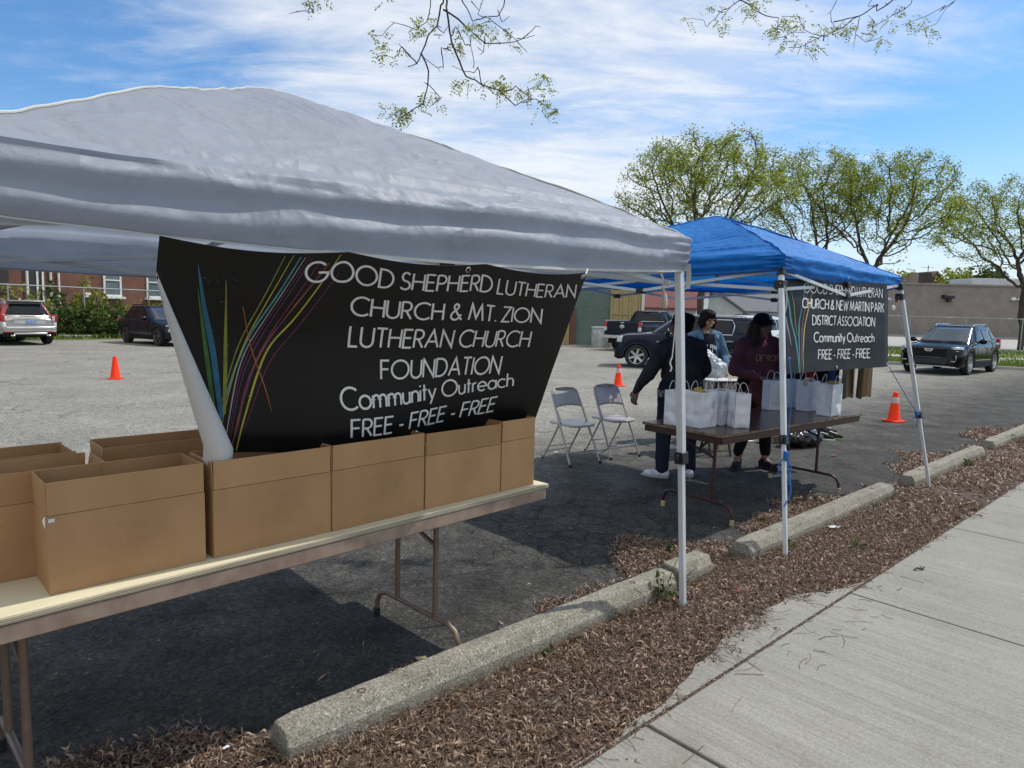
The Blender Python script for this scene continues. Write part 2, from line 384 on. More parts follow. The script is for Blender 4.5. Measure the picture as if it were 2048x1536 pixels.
MAT = {}
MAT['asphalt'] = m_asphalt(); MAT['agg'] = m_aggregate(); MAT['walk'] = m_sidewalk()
MAT['soil'] = M('leaf_soil', (.050, .035, .026), .95, 0, (.11, .078, .055), 25, bump=.6, bscale=45)
MAT['litter'] = m_leaf('dry_leaf', (.085, .048, .032), (.215, .135, .09), (.44, .32, .23), .15)
MAT['twigdk'] = M('backlit_bark', (.030, .020, .022), .9, 0, (.055, .040, .036), 30)  # hanging twigs: backlit darkness put into the bark colour
MAT['twig'] = M('twig', (.09, .065, .045), .9, 0, (.16, .125, .09), 30)
MAT['grass'] = M('lawn', (.085, .125, .022), .9, 0, (.15, .19, .04), .8, bump=.8, bscale=22, bdist=.05)
MAT['blade'] = m_leaf('grass_blade', (.06, .10, .015), (.12, .18, .03), (.22, .25, .07), .3)
MAT['leafy'] = m_leaf('spring_leaf', (.125, .165, .020), (.245, .295, .042), (.40, .45, .085), .55)
MAT['leafsh'] = m_leaf('shrub_leaf', (.02, .05, .012), (.05, .095, .02), (.17, .19, .03), .35)
MAT['leafyel'] = m_leaf('yellow_leaf', (.10, .13, .015), (.22, .25, .03), (.36, .34, .06), .4)
MAT['leafdk'] = m_leaf('dark_leaf', (.03, .055, .012), (.065, .10, .02), (.13, .15, .03), .3)
MAT['bark'] = M('bark', (.045, .034, .028), .95, 0, (.095, .075, .06), 9, bump=.8, bscale=30, stretch=(1, 1, .3))
MAT['canopyw'] = m_canopy('grey_polyester', (.39, .425, .495), (.455, .49, .56), .44, .52)
MAT['canopyb'] = m_canopy('blue_polyester', (.002, .155, .51), (.003, .20, .61), .30, .58)
MAT['hem'] = M('white_binding', (.56, .56, .50), .7)
MAT['hemb'] = M('blue_binding', (.004, .03, .15), .7)
MAT['alu'] = M('white_powder_coat', (.60, .63, .65), .35, .1, (.54, .57, .59), 8)
MAT['alud'] = M('grey_steel', (.33, .35, .37), .4, .6)
MAT['blkpl'] = M('black_plastic', (.014, .014, .016), .45)
MAT['redpl'] = M('red_plastic', (.35, .02, .02), .4)
MAT['vinyl'] = M('black_vinyl', (.006, .006, .0065), .45, 0, (.008, .008, .009), 3, bump=.12, bscale=6, spec=.35)
MAT['vinyl2'] = M('faded_black_vinyl', (.014, .0155, .018), .55, 0, (.019, .021, .024), 3, bump=.05, bscale=9, spec=.2)
MAT['vback'] = M('white_vinyl', (.58, .575, .56), .5, 0, (.54, .535, .52), 5)
MAT['ink'] = M('white_ink', (.84, .84, .82), .5)
MAT['card'] = m_cardboard()
MAT['plytop'] = M('plywood_face', (.66, .595, .41), .75, 0, (.58, .52, .35), 2.2, bump=.1, bscale=20, stretch=(1, 6, 1))
MAT['plyedge'] = m_ply_edge()
MAT['brownsteel'] = M('brown_steel', (.17, .115, .085), .45, .3, (.23, .165, .12), 14, .3, .7)
MAT['apron'] = M('tan_steel_apron', (.30, .225, .17), .5, .1, (.22, .15, .11), 9, .4, .62)
MAT['rubber'] = M('black_rubber', (.012, .012, .012), .8)
MAT['lam'] = M('walnut_laminate', (.060, .028, .020), .22, 0, (.085, .042, .028), 4, stretch=(1, 8, 1), spec=.5)
MAT['lamedge'] = M('worn_table_edge', (.24, .17, .10), .6, 0, (.09, .05, .03), 14, .35, .6)
MAT['dkbrown'] = M('maroon_steel', (.055, .022, .018), .4, .3)
MAT['tancap'] = M('tan_foot_cap', (.50, .42, .24), .7)
MAT['paper'] = M('white_paper', (.72, .74, .77), .75, 0, (.68, .70, .73), 5, bump=.25, bscale=14, bdist=.01, transl=.12)
MAT['cord'] = M('twisted_paper', (.66, .66, .64), .8)
MAT['greysteel'] = M('grey_enamel', (.38, .355, .31), .36, .1, (.44, .415, .365), 5)
MAT['brsteel'] = M('brownish_enamel', (.36, .31, .29), .34, .1, (.42, .365, .345), 5)
MAT['cone'] = M('orange_pvc', (.95, .045, .004), .6, 0, (.88, .038, .004), 5, spec=.25)
MAT['reflect'] = M('silver_sheeting', (.55, .40, .37), .5, 0)
MAT['rope'] = M('beige_rope', (.55, .50, .42), .85)
MAT['bluerope'] = M('blue_cord', (.02, .14, .42), .7)
MAT['whitestr'] = M('white_string', (.75, .74, .70), .8)
MAT['skin1'] = M('warm_brown_skin', (.38, .20, .135), .5, 0, (.33, .17, .11), 20)
MAT['skin2'] = M('brown_skin', (.30, .16, .115), .5, 0, (.19, .10, .07), 20)
MAT['skin3'] = M('dark_skin', (.13, .075, .055), .5, 0, (.11, .06, .045), 20)
MAT['hair'] = M('black_hair', (.005, .004, .004), .75, 0, (.010, .007, .007), 60, stretch=(1, 1, .2), bump=.5, bscale=70, spec=.12)
MAT['hairb'] = M('brown_hair', (.032, .016, .010), .7, 0, (.060, .034, .020), 50, stretch=(1, 1, .15), bump=.5, bscale=60, spec=.15)
MAT['jacket'] = M('charcoal_jacket', (.022, .023, .026), .8, 0, (.030, .031, .035), 6, bump=.3, bscale=25, spec=.12)
MAT['denim'] = M('dark_denim', (.011, .014, .026), .85, 0, (.018, .022, .038), 9, bump=.3, bscale=40, spec=.12)
MAT['denimj'] = M('blue_denim', (.065, .125, .20), .85, 0, (.10, .17, .25), 9, bump=.35, bscale=35, spec=.12)
MAT['navy'] = M('navy_cotton', (.012, .014, .030), .85, spec=.12)
MAT['maroon'] = M('maroon_fleece', (.125, .040, .048), .9, 0, (.16, .052, .062), 6, bump=.35, bscale=25, spec=.12)
MAT['blackcl'] = M('black_cotton', (.009, .009, .010), .85, spec=.12)
MAT['print'] = M('patterned_cotton', (.30, .30, .33), .8, 0, (.035, .035, .045), 28, .45, .55, spec=.12)
MAT['sneakw'] = M('white_sneaker', (.62, .63, .66), .55, 0, (.45, .46, .50), 22, .4, .65)
MAT['sneakb'] = M('black_sneaker', (.006, .006, .007), .7, 0, (.012, .012, .013), 25, spec=.2)
MAT['goldink'] = M('gold_ink', (.42, .27, .13), .6)
MAT['lips'] = M('lips', (.20, .065, .055), .45)
MAT['eye'] = M('dark_eye', (.02, .014, .012), .2)
MAT['lens'] = M('spectacle_wire', (.05, .045, .045), .4)
MAT['plasticbag'] = M('white_plastic_film', (.74, .75, .77), .35, 0, (.68, .69, .72), 6, bump=.5, bscale=12, transl=.25)
MAT['cream'] = M('cream_board', (.55, .50, .38), .8, 0, (.38, .31, .20), 11)
MAT['tan'] = M('tan_cotton', (.30, .235, .145), .85, 0, (.25, .19, .115), 7, bump=.3, bscale=25, spec=.12)
MAT['olive'] = M('olive_brown_cotton', (.135, .095, .050), .85, 0, (.11, .075, .040), 7, bump=.3, bscale=25, spec=.12)
MAT['redcl'] = M('red_cotton', (.40, .025, .035), .8, spec=.12)
MAT['bluecl'] = M('slate_blue_cotton', (.055, .075, .16), .85, spec=.12)
MAT['dkcl'] = M('burgundy_cotton', (.045, .012, .018), .85, spec=.12)
MAT['gold'] = M('golden_wrapper', (.45, .27, .03), .45)
MAT['trash'] = M('white_barrel', (.55, .56, .54), .6, 0, (.36, .37, .35), 4, .4, .6)
MAT['chrome'] = M('chrome', (.75, .76, .77), .12, 1.0)
MAT['steelrail'] = M('galvanised_steel', (.42, .44, .45), .4, .6)
MAT['glass'] = m_glass('tinted_glass', (.004, .005, .006)); MAT['wshield'] = m_glass('clear_windscreen', (.030, .036, .040), .03); MAT['wshield'].node_tree.nodes['Principled BSDF'].inputs['Specular IOR Level'].default_value = .9
MAT['house_glass'] = m_glass('house_glass', (.10, .12, .13), .08)
MAT['tyre'] = M('tyre', (.018, .018, .018), .85, bump=.3, bscale=60)
MAT['rim'] = M('alloy', (.55, .56, .57), .28, .85)
MAT['rimdk'] = M('dark_alloy', (.14, .14, .15), .3, .8)
MAT['psilver'] = m_paint('champagne_silver', (.40, .37, .345), .32, .55)
MAT['pblue'] = m_paint('dark_blue_paint', (.003, .006, .017), .2, 0, .1, .3)
MAT['pnavy'] = m_paint('navy_paint', (.004, .007, .022), .2, 0, .08, .25)
MAT['pblack'] = m_paint('black_paint', (.002, .002, .0025), .12, 0, .08, .22)
MAT['pwhite'] = m_paint('white_car_paint', (.70, .72, .73), .3, 0)
MAT['trim'] = M('black_trim', (.010, .010, .011), .7, spec=.2)
MAT['sillver'] = M('silver_trim', (.58, .58, .56), .35, .6)
MAT['tail'] = M('red_lamp', (.42, .012, .015), .15, 0, (.30, .01, .012), 8, coat=1)
MAT['lampw'] = M('clear_lamp', (.68, .70, .72), .12, .2, (.5, .52, .55), 12, coat=1)
MAT['plate'] = M('blue_plate', (.10, .18, .40), .5, 0, (.35, .42, .55), 25, .45, .6)
MAT['brick'] = m_brick('red_brick', (.20, .075, .048), (.145, .050, .035), (.17, .115, .085))
MAT['block'] = m_brick('green_block', (.15, .205, .175), (.135, .19, .16), (.115, .16, .14), bw=.42, bh=.21, mort=.012)
MAT['greybrick'] = m_brick('grey_brick', (.255, .23, .205), (.235, .21, .188), (.215, .195, .175), bw=.4, bh=.2, mort=.015)
MAT['whitepaint'] = M('white_frame_paint', (.70, .71, .68), .6)
MAT['yelframe'] = M('yellow_wood', (.42, .33, .14), .7, 0, (.34, .25, .10), 9)
MAT['curtain'] = M('yellow_curtain', (.44, .36, .17), .85, 0, (.33, .26, .12), 14, stretch=(6, 6, .5))
MAT['dkdoor'] = M('dark_wood', (.035, .026, .024), .6)
MAT['roofred'] = M('red_shingle', (.21, .075, .065), .9, 0, (.15, .055, .05), 30, bump=.3, bscale=30)
MAT['roofgrey'] = M('grey_shingle', (.16, .165, .18), .9, 0, (.12, .125, .14), 25)
MAT['roofbrown'] = M('brown_shingle', (.17, .125, .095), .9, 0, (.13, .095, .07), 25)
MAT['siding'] = M('pale_siding', (.52, .55, .56), .7, 0, (.46, .49, .50), 3)
MAT['conc'] = M('plain_concrete', (.40, .385, .36), .9, 0, (.32, .31, .29), 3, bump=.2, bscale=40)
MAT['road'] = M('pale_road', (.36, .345, .325), .9, 0, (.31, .30, .285), 1)
for k, c in dict(yel=(.52, .46, .06), cyan=(.07, .30, .33), white=(.45, .45, .45), mag=(.22, .035, .11), org=(.42, .15, .04), green=(.05, .17, .035), blue=(.025, .15, .26), lime=(.24, .27, .04), pur=(.09, .035, .10)).items():
    MAT['s_'+k] = M('ink_'+k, c, .5, 0, tuple(x*.55 for x in c), 14, .35, .7)
# ================================================================== SETTING
ORG = Vector((.82, 2.76, 0)); SA = Vector((.735, .678, 0)); SB = Vector((-.678, .735, 0)); STH = atan2(.678, .735)
def sw(a, b, z=0.0): return ORG+SA*a+SB*b+Vector((0, 0, z))
rnd = random.Random(5); rng = np.random.default_rng(11)

# ground sheet: fine near the camera so it can carry small undulations
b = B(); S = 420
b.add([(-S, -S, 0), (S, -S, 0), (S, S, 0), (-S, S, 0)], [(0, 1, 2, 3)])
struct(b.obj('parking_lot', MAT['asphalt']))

# sidewalk: slabs with tooled joints, plus the broken apron between sidewalk and leaf strip
b = B(); joints = [-6.34, -4.35, -2.36, -.36, 1.63, 3.62, 5.61, 7.60, 9.6, 11.6, 13.6, 15.6, 17.6, 19.6, 21.6]
for i, (a0, a1) in enumerate(zip(joints, joints[1:])):
    gap = .011 if abs(a1+.36) < .01 else .006
    b.box(((a0+a1)/2, -.95, .018), (a1-a0-2*gap, 1.88, .036))
struct(b.obj('sidewalk', MAT['walk'], loc=ORG, rz=STH, bevel=.006))
b = B(); ap = []
for i in range(41):
    a = -.9+i*(2.95/40); wd = .01+.22*smooth((a+.6)/1.6)*smooth((2.05-a)/1.0)+.05*nz((a*4, 3, 1))+.02*nz((a*17, 1, 1)); ap.append((a, max(.02, wd)))
vs = []
for a, wd in ap: vs += [(a, .008, .030), (a, wd, .026), (a, wd+.012, .0)]
fs = []
for i in range(len(ap)-1):
    for k in range(2): fs.append((i*3+k, i*3+3+k, i*3+4+k, i*3+1+k))
b.add(vs, fs); struct(b.obj('sidewalk_apron', MAT['walk'], loc=ORG, rz=STH))
# dark soil seen in the joint and under the leaves
b = B(); vs = []; n = 120
for i in range(n+1):
    a = -7+i*(30/n); hi = .88+.16*math.exp(-((a+2.0)/.6)**2)+.06*nz((a*.9, 9, 2))+.05*nz((a*4, 2, 2)); vs += [(a, -.02, .005), (a, .35, .022), (a, .72, .010), (a, hi, .0035)]
fs = [(i*4+k, i*4+4+k, i*4+5+k, i*4+1+k) for i in range(n) for k in range(3)]
b.add(vs, fs); b.add([(-7, -.012, .026), (23, -.012, .026), (23, .010, .026), (-7, .010, .026)], [(0, 1, 2, 3)]); struct(b.obj('leaf_strip_soil', MAT['soil'], loc=ORG, rz=STH))

def litter_density(a, bb):
    """how thick the leaf litter lies"""
    lo = np.where(a < 2.0, -.03+.22*np.clip((a+.5)/1.5, 0, 1)*np.clip((2.0-a)/.9, 0, 1), -.02)
    lo = lo-.05+.05*np.sin(a*5.3+1)+.035*np.sin(a*13.1)
    hi = .985+.05*np.sin(a*2.1+.6)+.20*np.exp(-((a+2.0)/.6)**2)+.10*np.sin(a*5.7)+.05*np.sin(a*14)
    hi = hi+.50*np.exp(-((a-1.35)/.55)**2)+.30*np.exp(-((a-3.2)/.7)**2)+.35*np.exp(-((a-6.6)/.9)**2)+.4*np.exp(-((a-9.8)/1)**2)
    hi = hi-.02*np.exp(-((a+.5)/.6)**2)
    d = np.clip((bb-lo)/.10, 0, 1)*np.clip((hi-bb)/.15, 0, 1)
    # bare asphalt shows in the gaps between the stops
    for c in (4.95, 8.0): d = d*(1-.8*np.exp(-((a-c)/.33)**2)*np.clip((.95-np.abs(bb-.55))/.5, 0, 1))
    cl = .5+.5*np.sin(a*7.1+2*np.sin(bb*5))*np.sin(bb*9.3+1.7*np.sin(a*3.3)); d = d*(.45+.55*cl)
    return d
def litter(n, a0, a1, ls, ws, zmax, dens=litter_density, b0=-.35, b1=1.9, keep=.02):
    a = rng.uniform(a0, a1, n*3); bb = rng.uniform(b0, b1, n*3); d = dens(a, bb)
    ok = rng.random(n*3) < d; a = a[ok][:n]; bb = bb[ok][:n]; n = len(a)
    ln = rng.uniform(ls[0], ls[1], n); wd = rng.uniform(ws[0], ws[1], n)
    yaw = rng.uniform(0, 2*pi, n); curl = rng.normal(0, 1.0, n)*1.1; side = rng.normal(0, .9, n); pitch = rng.normal(0, .35, n); rollv = rng.normal(0, .7, n)
    prof = np.array([.25, .95, .9, .15]); ts = np.array([-.5, -.17, .17, .5])
    V = np.zeros((n, 4, 2, 3))
    for k, (t_, p_) in enumerate(zip(ts, prof)):
        x = ln*t_; zc = curl*ln*(t_*t_-.08); yc = side*ln*(t_*t_-.08)
        for j, sg in enumerate((-1, 1)):
            yy = yc+sg*wd*p_*.5*np.cos(rollv); z = zc+sg*wd*p_*.5*np.sin(rollv)
            V[:, k, j, 0] = x*np.cos(pitch)-z*np.sin(pitch); V[:, k, j, 1] = yy; V[:, k, j, 2] = x*np.sin(pitch)+z*np.cos(pitch)
    c, s = np.cos(yaw)[:, None, None], np.sin(yaw)[:, None, None]
    X = V[..., 0]*c-V[..., 1]*s; Y = V[..., 0]*s+V[..., 1]*c; Z = V[..., 2]
    Z = Z-Z.min(axis=(1, 2))[:, None, None]+(.004+.020*np.clip(1-np.abs(bb-.38)/.36, 0, 1)+rng.random(n)**2*zmax)[:, None, None]
    wa = a[:, None, None]; wb = bb[:, None, None]
    P = np.stack([ORG.x+SA.x*wa+SB.x*wb+X, ORG.y+SA.y*wa+SB.y*wb+Y, Z], -1).reshape(-1, 3)
    base = (np.arange(n)*8)[:, None, None]; q = np.array([[0, 1, 3, 2], [2, 3, 5, 4], [4, 5, 7, 6]])[None]
    return P, (base+q).reshape(-1, 4)
P1, Q1 = litter(58000, -2.6, 3.6, (.012, .048), (.0035, .011), .014)
P2, Q2 = litter(30000, 3.6, 16, (.02, .07), (.006, .018), .012)
stray = lambda a, bb: np.clip(.55-np.abs(bb-.55)*.45, .02, 1)*np.clip(.5+.5*np.sin(a*1.7)*np.sin(bb*2.3+1), .15, 1)
P3, Q3 = litter(1500, -2.0, 9, (.015, .045), (.004, .010), .002, stray, -.9, 2.6)
P4, Q4 = litter(1500, -2, 9, (.008, .025), (.003, .006), .002, lambda a, bb: np.ones_like(a), -.012, .012)
P4[:, 2] += .022
P = np.concatenate([P1, P2, P3, P4]); Q = np.concatenate([Q1, Q2+len(P1), Q3+len(P1)+len(P2), Q4+len(P1)+len(P2)+len(P3)])
struct(np_mesh('leaf_litter', P, Q, MAT['litter']), 'stuff')
# fine dry stalks tangled through the litter and lying out on the concrete
V = []; F = []
for i in range(3600):
    a = rnd.uniform(-2.2, 5.5); bb = rnd.uniform(-.05, .85) if i > 60 else rnd.uniform(-.30, .15)
    if i > 60 and litter_density(np.array([a]), np.array([bb]))[0] < .4: continue
    if i <= 60: a = rnd.gauss(.9, .6)
    ln = rnd.uniform(.04, .16); yaw = rnd.uniform(0, 2*pi); cu = rnd.uniform(-1, 1)*.35; z0 = .036+.003 if bb < 0 else .03+rnd.random()*.025
    p0 = sw(a, bb, z0); d = Vector((cos(yaw), sin(yaw), 0)); s_ = Vector((-sin(yaw), cos(yaw), 0)); r = rnd.uniform(.0006, .0013)
    o = len(V)
    for k in range(5):
        t_ = k/4-.5; p = p0+d*(ln*t_)+s_*(cu*ln*(t_*t_*2))+Vector((0, 0, .01*abs(nz((a*9, bb*9, k)))*(1 if bb > 0 else .15)))
        V += [p+s_*r, p-s_*r, p+Vector((0, 0, r*2))]
    for k in range(4):
        q = o+k*3; F += [(q, q+1, q+4, q+3), (q+1, q+2, q+5, q+4), (q+2, q, q+3, q+5)]
struct(np_mesh('dry_stalks', np.array([tuple(v) for v in V]), np.array(F), MAT['twig']), 'stuff')

# ---- concrete wheel stops
def wheel_stop(a0, a1, bc, label, broken=False):
    L_ = a1-a0; c = sw((a0+a1)/2, bc); b = B()
    sec = [(-.086, 0), (-.082, .070), (-.050, .125), (.050, .125), (.082, .070), (.086, 0)]
    vs = []; n = 34
    for i in range(n+1):
        x = -L_/2+L_*i/n; e = min(i, n-i); k = 1-.0*e
        sh = .92 if e == 0 else 1
        for j, (y, z) in enumerate(sec):
            q = Vector((x, y*sh, z*sh)); d = .0018*nz(q*9+Vector((a0*9, 0, 0)))+.0010*nz(q*45+Vector((a0*3, 1, 0)))
            if broken and i == 0 or (broken and i == 1): q.x += .06*nz((j*1.7, a0, 3))
            vs.append((q.x+d*1.5, q.y+d*(1 if y > 0 else -1), z*sh+(d if z > 0 else 0)))
    fs = [(i*6+j, i*6+(j+1) % 6, i*6+6+(j+1) % 6, i*6+6+j) for i in range(n) for j in range(6)]+[(5, 4, 3, 2, 1, 0), tuple(n*6+j for j in range(6))]
    b.add(vs, fs); o = b.obj('wheel_stop', MAT['agg'], ang=22, bevel=.006, loc=c, rz=STH)
    # drilled pin holes
    for t_ in ((-.36, .36) if L_ > 1 else ()):
        h = B(); h.lathe([(0, .118), (.014, .1185), (.017, .1265), (.013, .127), (.012, .119)], 12, Matrix.Translation((t_*L_, 0, 0))); h.obj('pin_hole', MAT['rubber'], o)
    return tag(o, label, 'wheel stop', 'concrete wheel stops along the leaf strip')
wheel_stop(-1.50, .90, .775, 'longest concrete wheel stop, nearest the folding table legs, with a green weed at its side')
wheel_stop(.97, 1.33, .80, 'short broken-off end of a wheel stop behind the white tent leg', True)
wheel_stop(1.72, 4.42, .745, 'concrete wheel stop with a dark end face in front of the blue tent table')
wheel_stop(4.95, 7.55, .735, 'concrete wheel stop behind the far leg of the blue tent')
wheel_stop(8.15, 10.7, .76, 'farthest concrete wheel stop at the right edge of the lot')

# ---- lawns, far pavements
def sheet(name, pts, z, mat): 
    b = B(); b.add([(x, y, z) for x, y in pts], [tuple(range(len(pts)))]); return struct(b.obj(name, mat))
sheet('lawn', [(-60, 5), (-28.5, 13), (-18.3, 30.2), (-9, 45), (-9, 75), (-60, 75)], .010, MAT['grass'])
sheet('verge_grass', [(14.5, 27.2), (17.5, 26.4), (21, 24.5), (60, 22), (60, 46.5), (6, 47.5), (8, 40)], .012, MAT['grass'])
sheet('far_path', [(12, 33.8), (62, 30.8), (62, 32.6), (12, 35.8)], .020, MAT['conc'])
sheet('far_road', [(2, 49), (160, 47), (160, 84), (2, 84)], .014, MAT['road'])
b = B(); pts = [(14.6, 27.0), (17.5, 26.2), (20.6, 24.4), (30, 23.6), (60, 21.8)]
for p, q in zip(pts, pts[1:]): b.bar((p[0], p[1], .05), (q[0], q[1], .05), .16, .13)
struct(b.obj('kerb', MAT['conc'], bevel=.01))
sheet('bare_patch', [(3.2, 11.2), (6.0, 10.6), (7.4, 12.6), (5.2, 14.2), (3.0, 13.0)], .004, M('sandy_asphalt', (.24, .215, .175), .95, 0, (.19, .18, .16), 2, bump=.5, bscale=60)) if False else None
# tufts of grass along the lawn edges
def blades(n, fn, h=(.06, .16), w_=.012):
    V = []; F = []
    for i in range(n):
        p = fn(); yaw = rnd.uniform(0, 2*pi); d = Vector((cos(yaw), sin(yaw), 0)); hh = rnd.uniform(*h); ln = Vector((rnd.uniform(-.5, .5), rnd.uniform(-.5, .5), 1))*hh; o = len(V)
        V += [p-d*w_, p+d*w_, p+ln*.6+d*w_*.7, p+ln*.6-d*w_*.7, p+ln*.6+d*w_*.7, p+ln*.6-d*w_*.7, p+ln-d*.001, p+ln+d*.001]
        F += [(o, o+1, o+2, o+3), (o+3, o+2, o+7, o+6)]
    return np.array([tuple(v) for v in V]), np.array(F)
def fL():
    s_ = rnd.random(); p = Vector((-30, 12, .01)).lerp(Vector((-10, 45, .01)), s_); return p+Vector((-.86, .51, 0))*abs(rnd.gauss(0, 2.4))*1.2-Vector((-.86, .51, 0))*.1
V, F = blades(16000, fL, (.08, .24), .03); struct(np_mesh('lawn_grass', V, F, MAT['blade']), 'stuff')
def fR():
    t_ = rnd.random(); p = Vector((14.6, 27.3, .01)).lerp(Vector((40, 24.2, .01)), t_); return p+Vector((rnd.uniform(-.3, .3), abs(rnd.gauss(0, 3.0))+.1 if rnd.random() < .6 else rnd.uniform(7.5, 19), 0))
V, F = blades(14000, fR, (.05, .15), .025); struct(np_mesh('verge_blades', V, F, MAT['blade']), 'stuff')

# ---- plants made of leaf clusters
def leaf_cloud(name, mat, parent, pts, size, aspect=.55, seed=1, flat=.0):
    r = np.random.default_rng(seed); n = len(pts); P = np.asarray(pts, float)
    d = r.normal(size=(n, 3)); d /= np.linalg.norm(d, axis=1)[:, None]; d[:, 2] *= (1-flat)
    e = np.cross(d, r.normal(size=(n, 3))); e /= np.linalg.norm(e, axis=1)[:, None]+1e-9
    s = r.uniform(size[0], size[1], n)[:, None]; wv = e*s*aspect*.5; lv = d*s*.5; k = np.cross(d, e)*s*.12
    V = np.stack([P-lv, P-wv*1.0+k, P+lv, P+wv*1.0+k], 1).reshape(-1, 3)
    Q = np.arange(n*4).reshape(-1, 4)
    return np_mesh(name, V, Q, mat, parent)
def shrub(label, loc, rx, ry, h, n, mat, size=(.10, .22), lean=0, name='leafy_shrub', group=None, gap=.35):
    t = thing(name, label, 'shrub', loc, 0, group); b = B(); pts = []
    for i in range(9):
        a = rnd.uniform(0, 2*pi); q = rnd.uniform(.2, .9); tip = Vector((cos(a)*rx*q+lean, sin(a)*ry*q, h*rnd.uniform(.6, 1.0)))
        b.tube([(0, 0, 0), tip*.5+Vector((0, 0, .1*h)), tip], [.03, .02, .006], 5)
    b.obj('stem', MAT['bark'], t)
    while len(pts) < n:
        p = Vector((rnd.uniform(-1, 1), rnd.uniform(-1, 1), rnd.uniform(0, 1)))
        rr = sqrt(p.x**2+p.y**2); lim = (1-p.z**2.2)**.5 if p.z > .2 else .85+.15*p.z
        if rr > lim*(1+.3*nz((p.x*3, p.y*3, p.z*4+loc[0]))): continue
        q = Vector((p.x*rx+lean*p.z, p.y*ry, p.z*h+.03))
        if nz(q*2.1+Vector((loc[0], loc[1], 3))) < -.12+gap*(p.z-.4): continue
        pts.append(tuple(q))
    leaf_cloud('foliage', mat, t, pts, size, .6, rnd.randint(1, 999)); return t

# ---- left: chain-link fence, brick flats, shrubs
FD = Vector((.51, .86, 0)); FN = Vector((-.86, .51, 0)); FP = Vector((-21.8, 29, 0))
def fence(name, label, p0, p1, h, n):
    p0 = Vector(p0); p1 = Vector(p1); t = thing(name, label, 'fence', p0)
    d = p1-p0
    for i in range(n+1):
        q = d*(i/n); b = B(); b.tube([q, q+Vector((0, 0, h+.05))], .03, 8); b.obj('post', MAT['steelrail'], t)
    b = B(); b.tube([Vector((0, 0, h)), d+Vector((0, 0, h))], .024, 8); b.obj('rail', MAT['steelrail'], t)
    b = B(); L_ = d.length; e = d.normalized(); k = int(L_/.30)
    for i in range(-6, k+6):
        for sg in (1, -1):
            x0, x1 = i*.30, i*.30+sg*h; z0, z1 = 0., h
            def clipx(x0, z0, x1, z1):
                if x0 < 0: z0 += (0-x0)/(x1-x0)*(z1-z0) if x1 != x0 else 0; x0 = 0
                if x0 > L_: z0 += (L_-x0)/(x1-x0)*(z1-z0); x0 = L_
                return x0, z0
            if max(x0, x1) <= 0 or min(x0, x1) >= L_: continue
            A_ = clipx(x0, z0, x1, z1); C_ = clipx(x1, z1, x0, z0)
            b.tube([e*A_[0]+Vector((0, 0, A_[1])), e*C_[0]+Vector((0, 0, C_[1]))], .0011, 3, False)
    b.obj('chain_mesh', MAT['steelrail'], t); return t
fence('chain_link_fence', 'chain link fence with a top rail before the red brick flats', FP-FD*9, FP+FD*22, 2.3, 10)
t = thing('apartment_building', 'red brick apartment building with white sash windows and white downpipes behind the fence', 'building', FP+FN*4.6-FD*12, atan2(FD.y, FD.x))
HB = 7.2; LB = 46.0
def hitx(px, P0, D):   # distance along a facade where an image column meets it
    r_ = ray(px, 600); return (r_.x*P0.y-r_.y*P0.x)/(D.x*r_.y-D.y*r_.x)
BP = FP+FN*4.6-FD*12
b = B(); b.box((LB/2, 5, HB/2), (LB, 10, HB)); b.obj('wall', MAT['brick'], t)
b = B(); b.box((LB/2, 5, HB+.15), (LB+.5, 10.5, .3)); b.obj('roof', MAT['roofgrey'], t)
def sash(parent, x0, x1, z0, z1, y=-.02, frame=MAT['whitepaint'], sillm=MAT['whitepaint']):
    w_ = x1-x0; fr = B()
    for x in (x0+.05, x1-.05): fr.box((x, y, (z0+z1)/2), (.1, .08, z1-z0))
    fr.box(((x0+x1)/2, y, z1-.05), (w_-.204, .08, .1)); fr.box(((x0+x1)/2, y, z0+.05), (w_-.204, .08, .1)); fr.box(((x0+x1)/2, y-.01, (z0+z1)/2), (w_-.204, .06, .07))
    wdw = B(); wdw.box(((x0+x1)/2, y+.015, (z0+z1)/2), (w_-.21, .02, z1-z0-.21)); wo = wdw.obj('window', MAT['house_glass'], parent)
    fr.obj('frame', frame, wo); s_ = B(); s_.box(((x0+x1)/2, y-.07, z0-.06), (w_+.24, .26, .115)); s_.obj('sill', sillm, wo); return wo
for p0, p1 in ((207, 243), (293, 330)):
    x0, x1 = hitx(p0, BP, FD), hitx(p1, BP, FD); sash(t, x0, x1, 1.98, 3.75)
x = hitx(392, BP, FD); sash(t, x, x+1.2, 1.98, 3.75)
for p in (101.5, 117.5):
    x = hitx(p, BP, FD); b = B(); b.tube([(x, -.08, .5 if p < 110 else .25), (x, -.08, 6.6)], .055, 8); b.obj('downpipe', MAT['whitepaint'], t)
x0, x1 = hitx(56, BP, FD), hitx(84, BP, FD); b = B(); b.box(((x0+x1)/2, -.03, 1.9), (x1-x0, .1, 3.4)); do = b.obj('door', MAT['dkdoor'], t)
b = B()
for x in (x0-.03, (x0*.35+x1*.65), x1+.03): b.box((x, -.06, 1.9), (.09, .12, 3.44))
b.obj('frame', MAT['whitepaint'], do)
x1 = hitx(18, BP, FD); b = B(); b.box((x1-1.1, -.03, 2.9), (2.2, .1, 1.9)); wo = b.obj('window', MAT['dkdoor'], t)
b = B(); b.box((x1-.75, -.095, 2.9), (.5, .03, 1.5)); b.obj('pane', MAT['house_glass'], wo)
x1 = hitx(172, BP, FD); b = B(); b.box((x1, -.10, 2.0), (.34, .2, .26)); b.obj('meter_box', MAT['whitepaint'], t, bevel=.03)
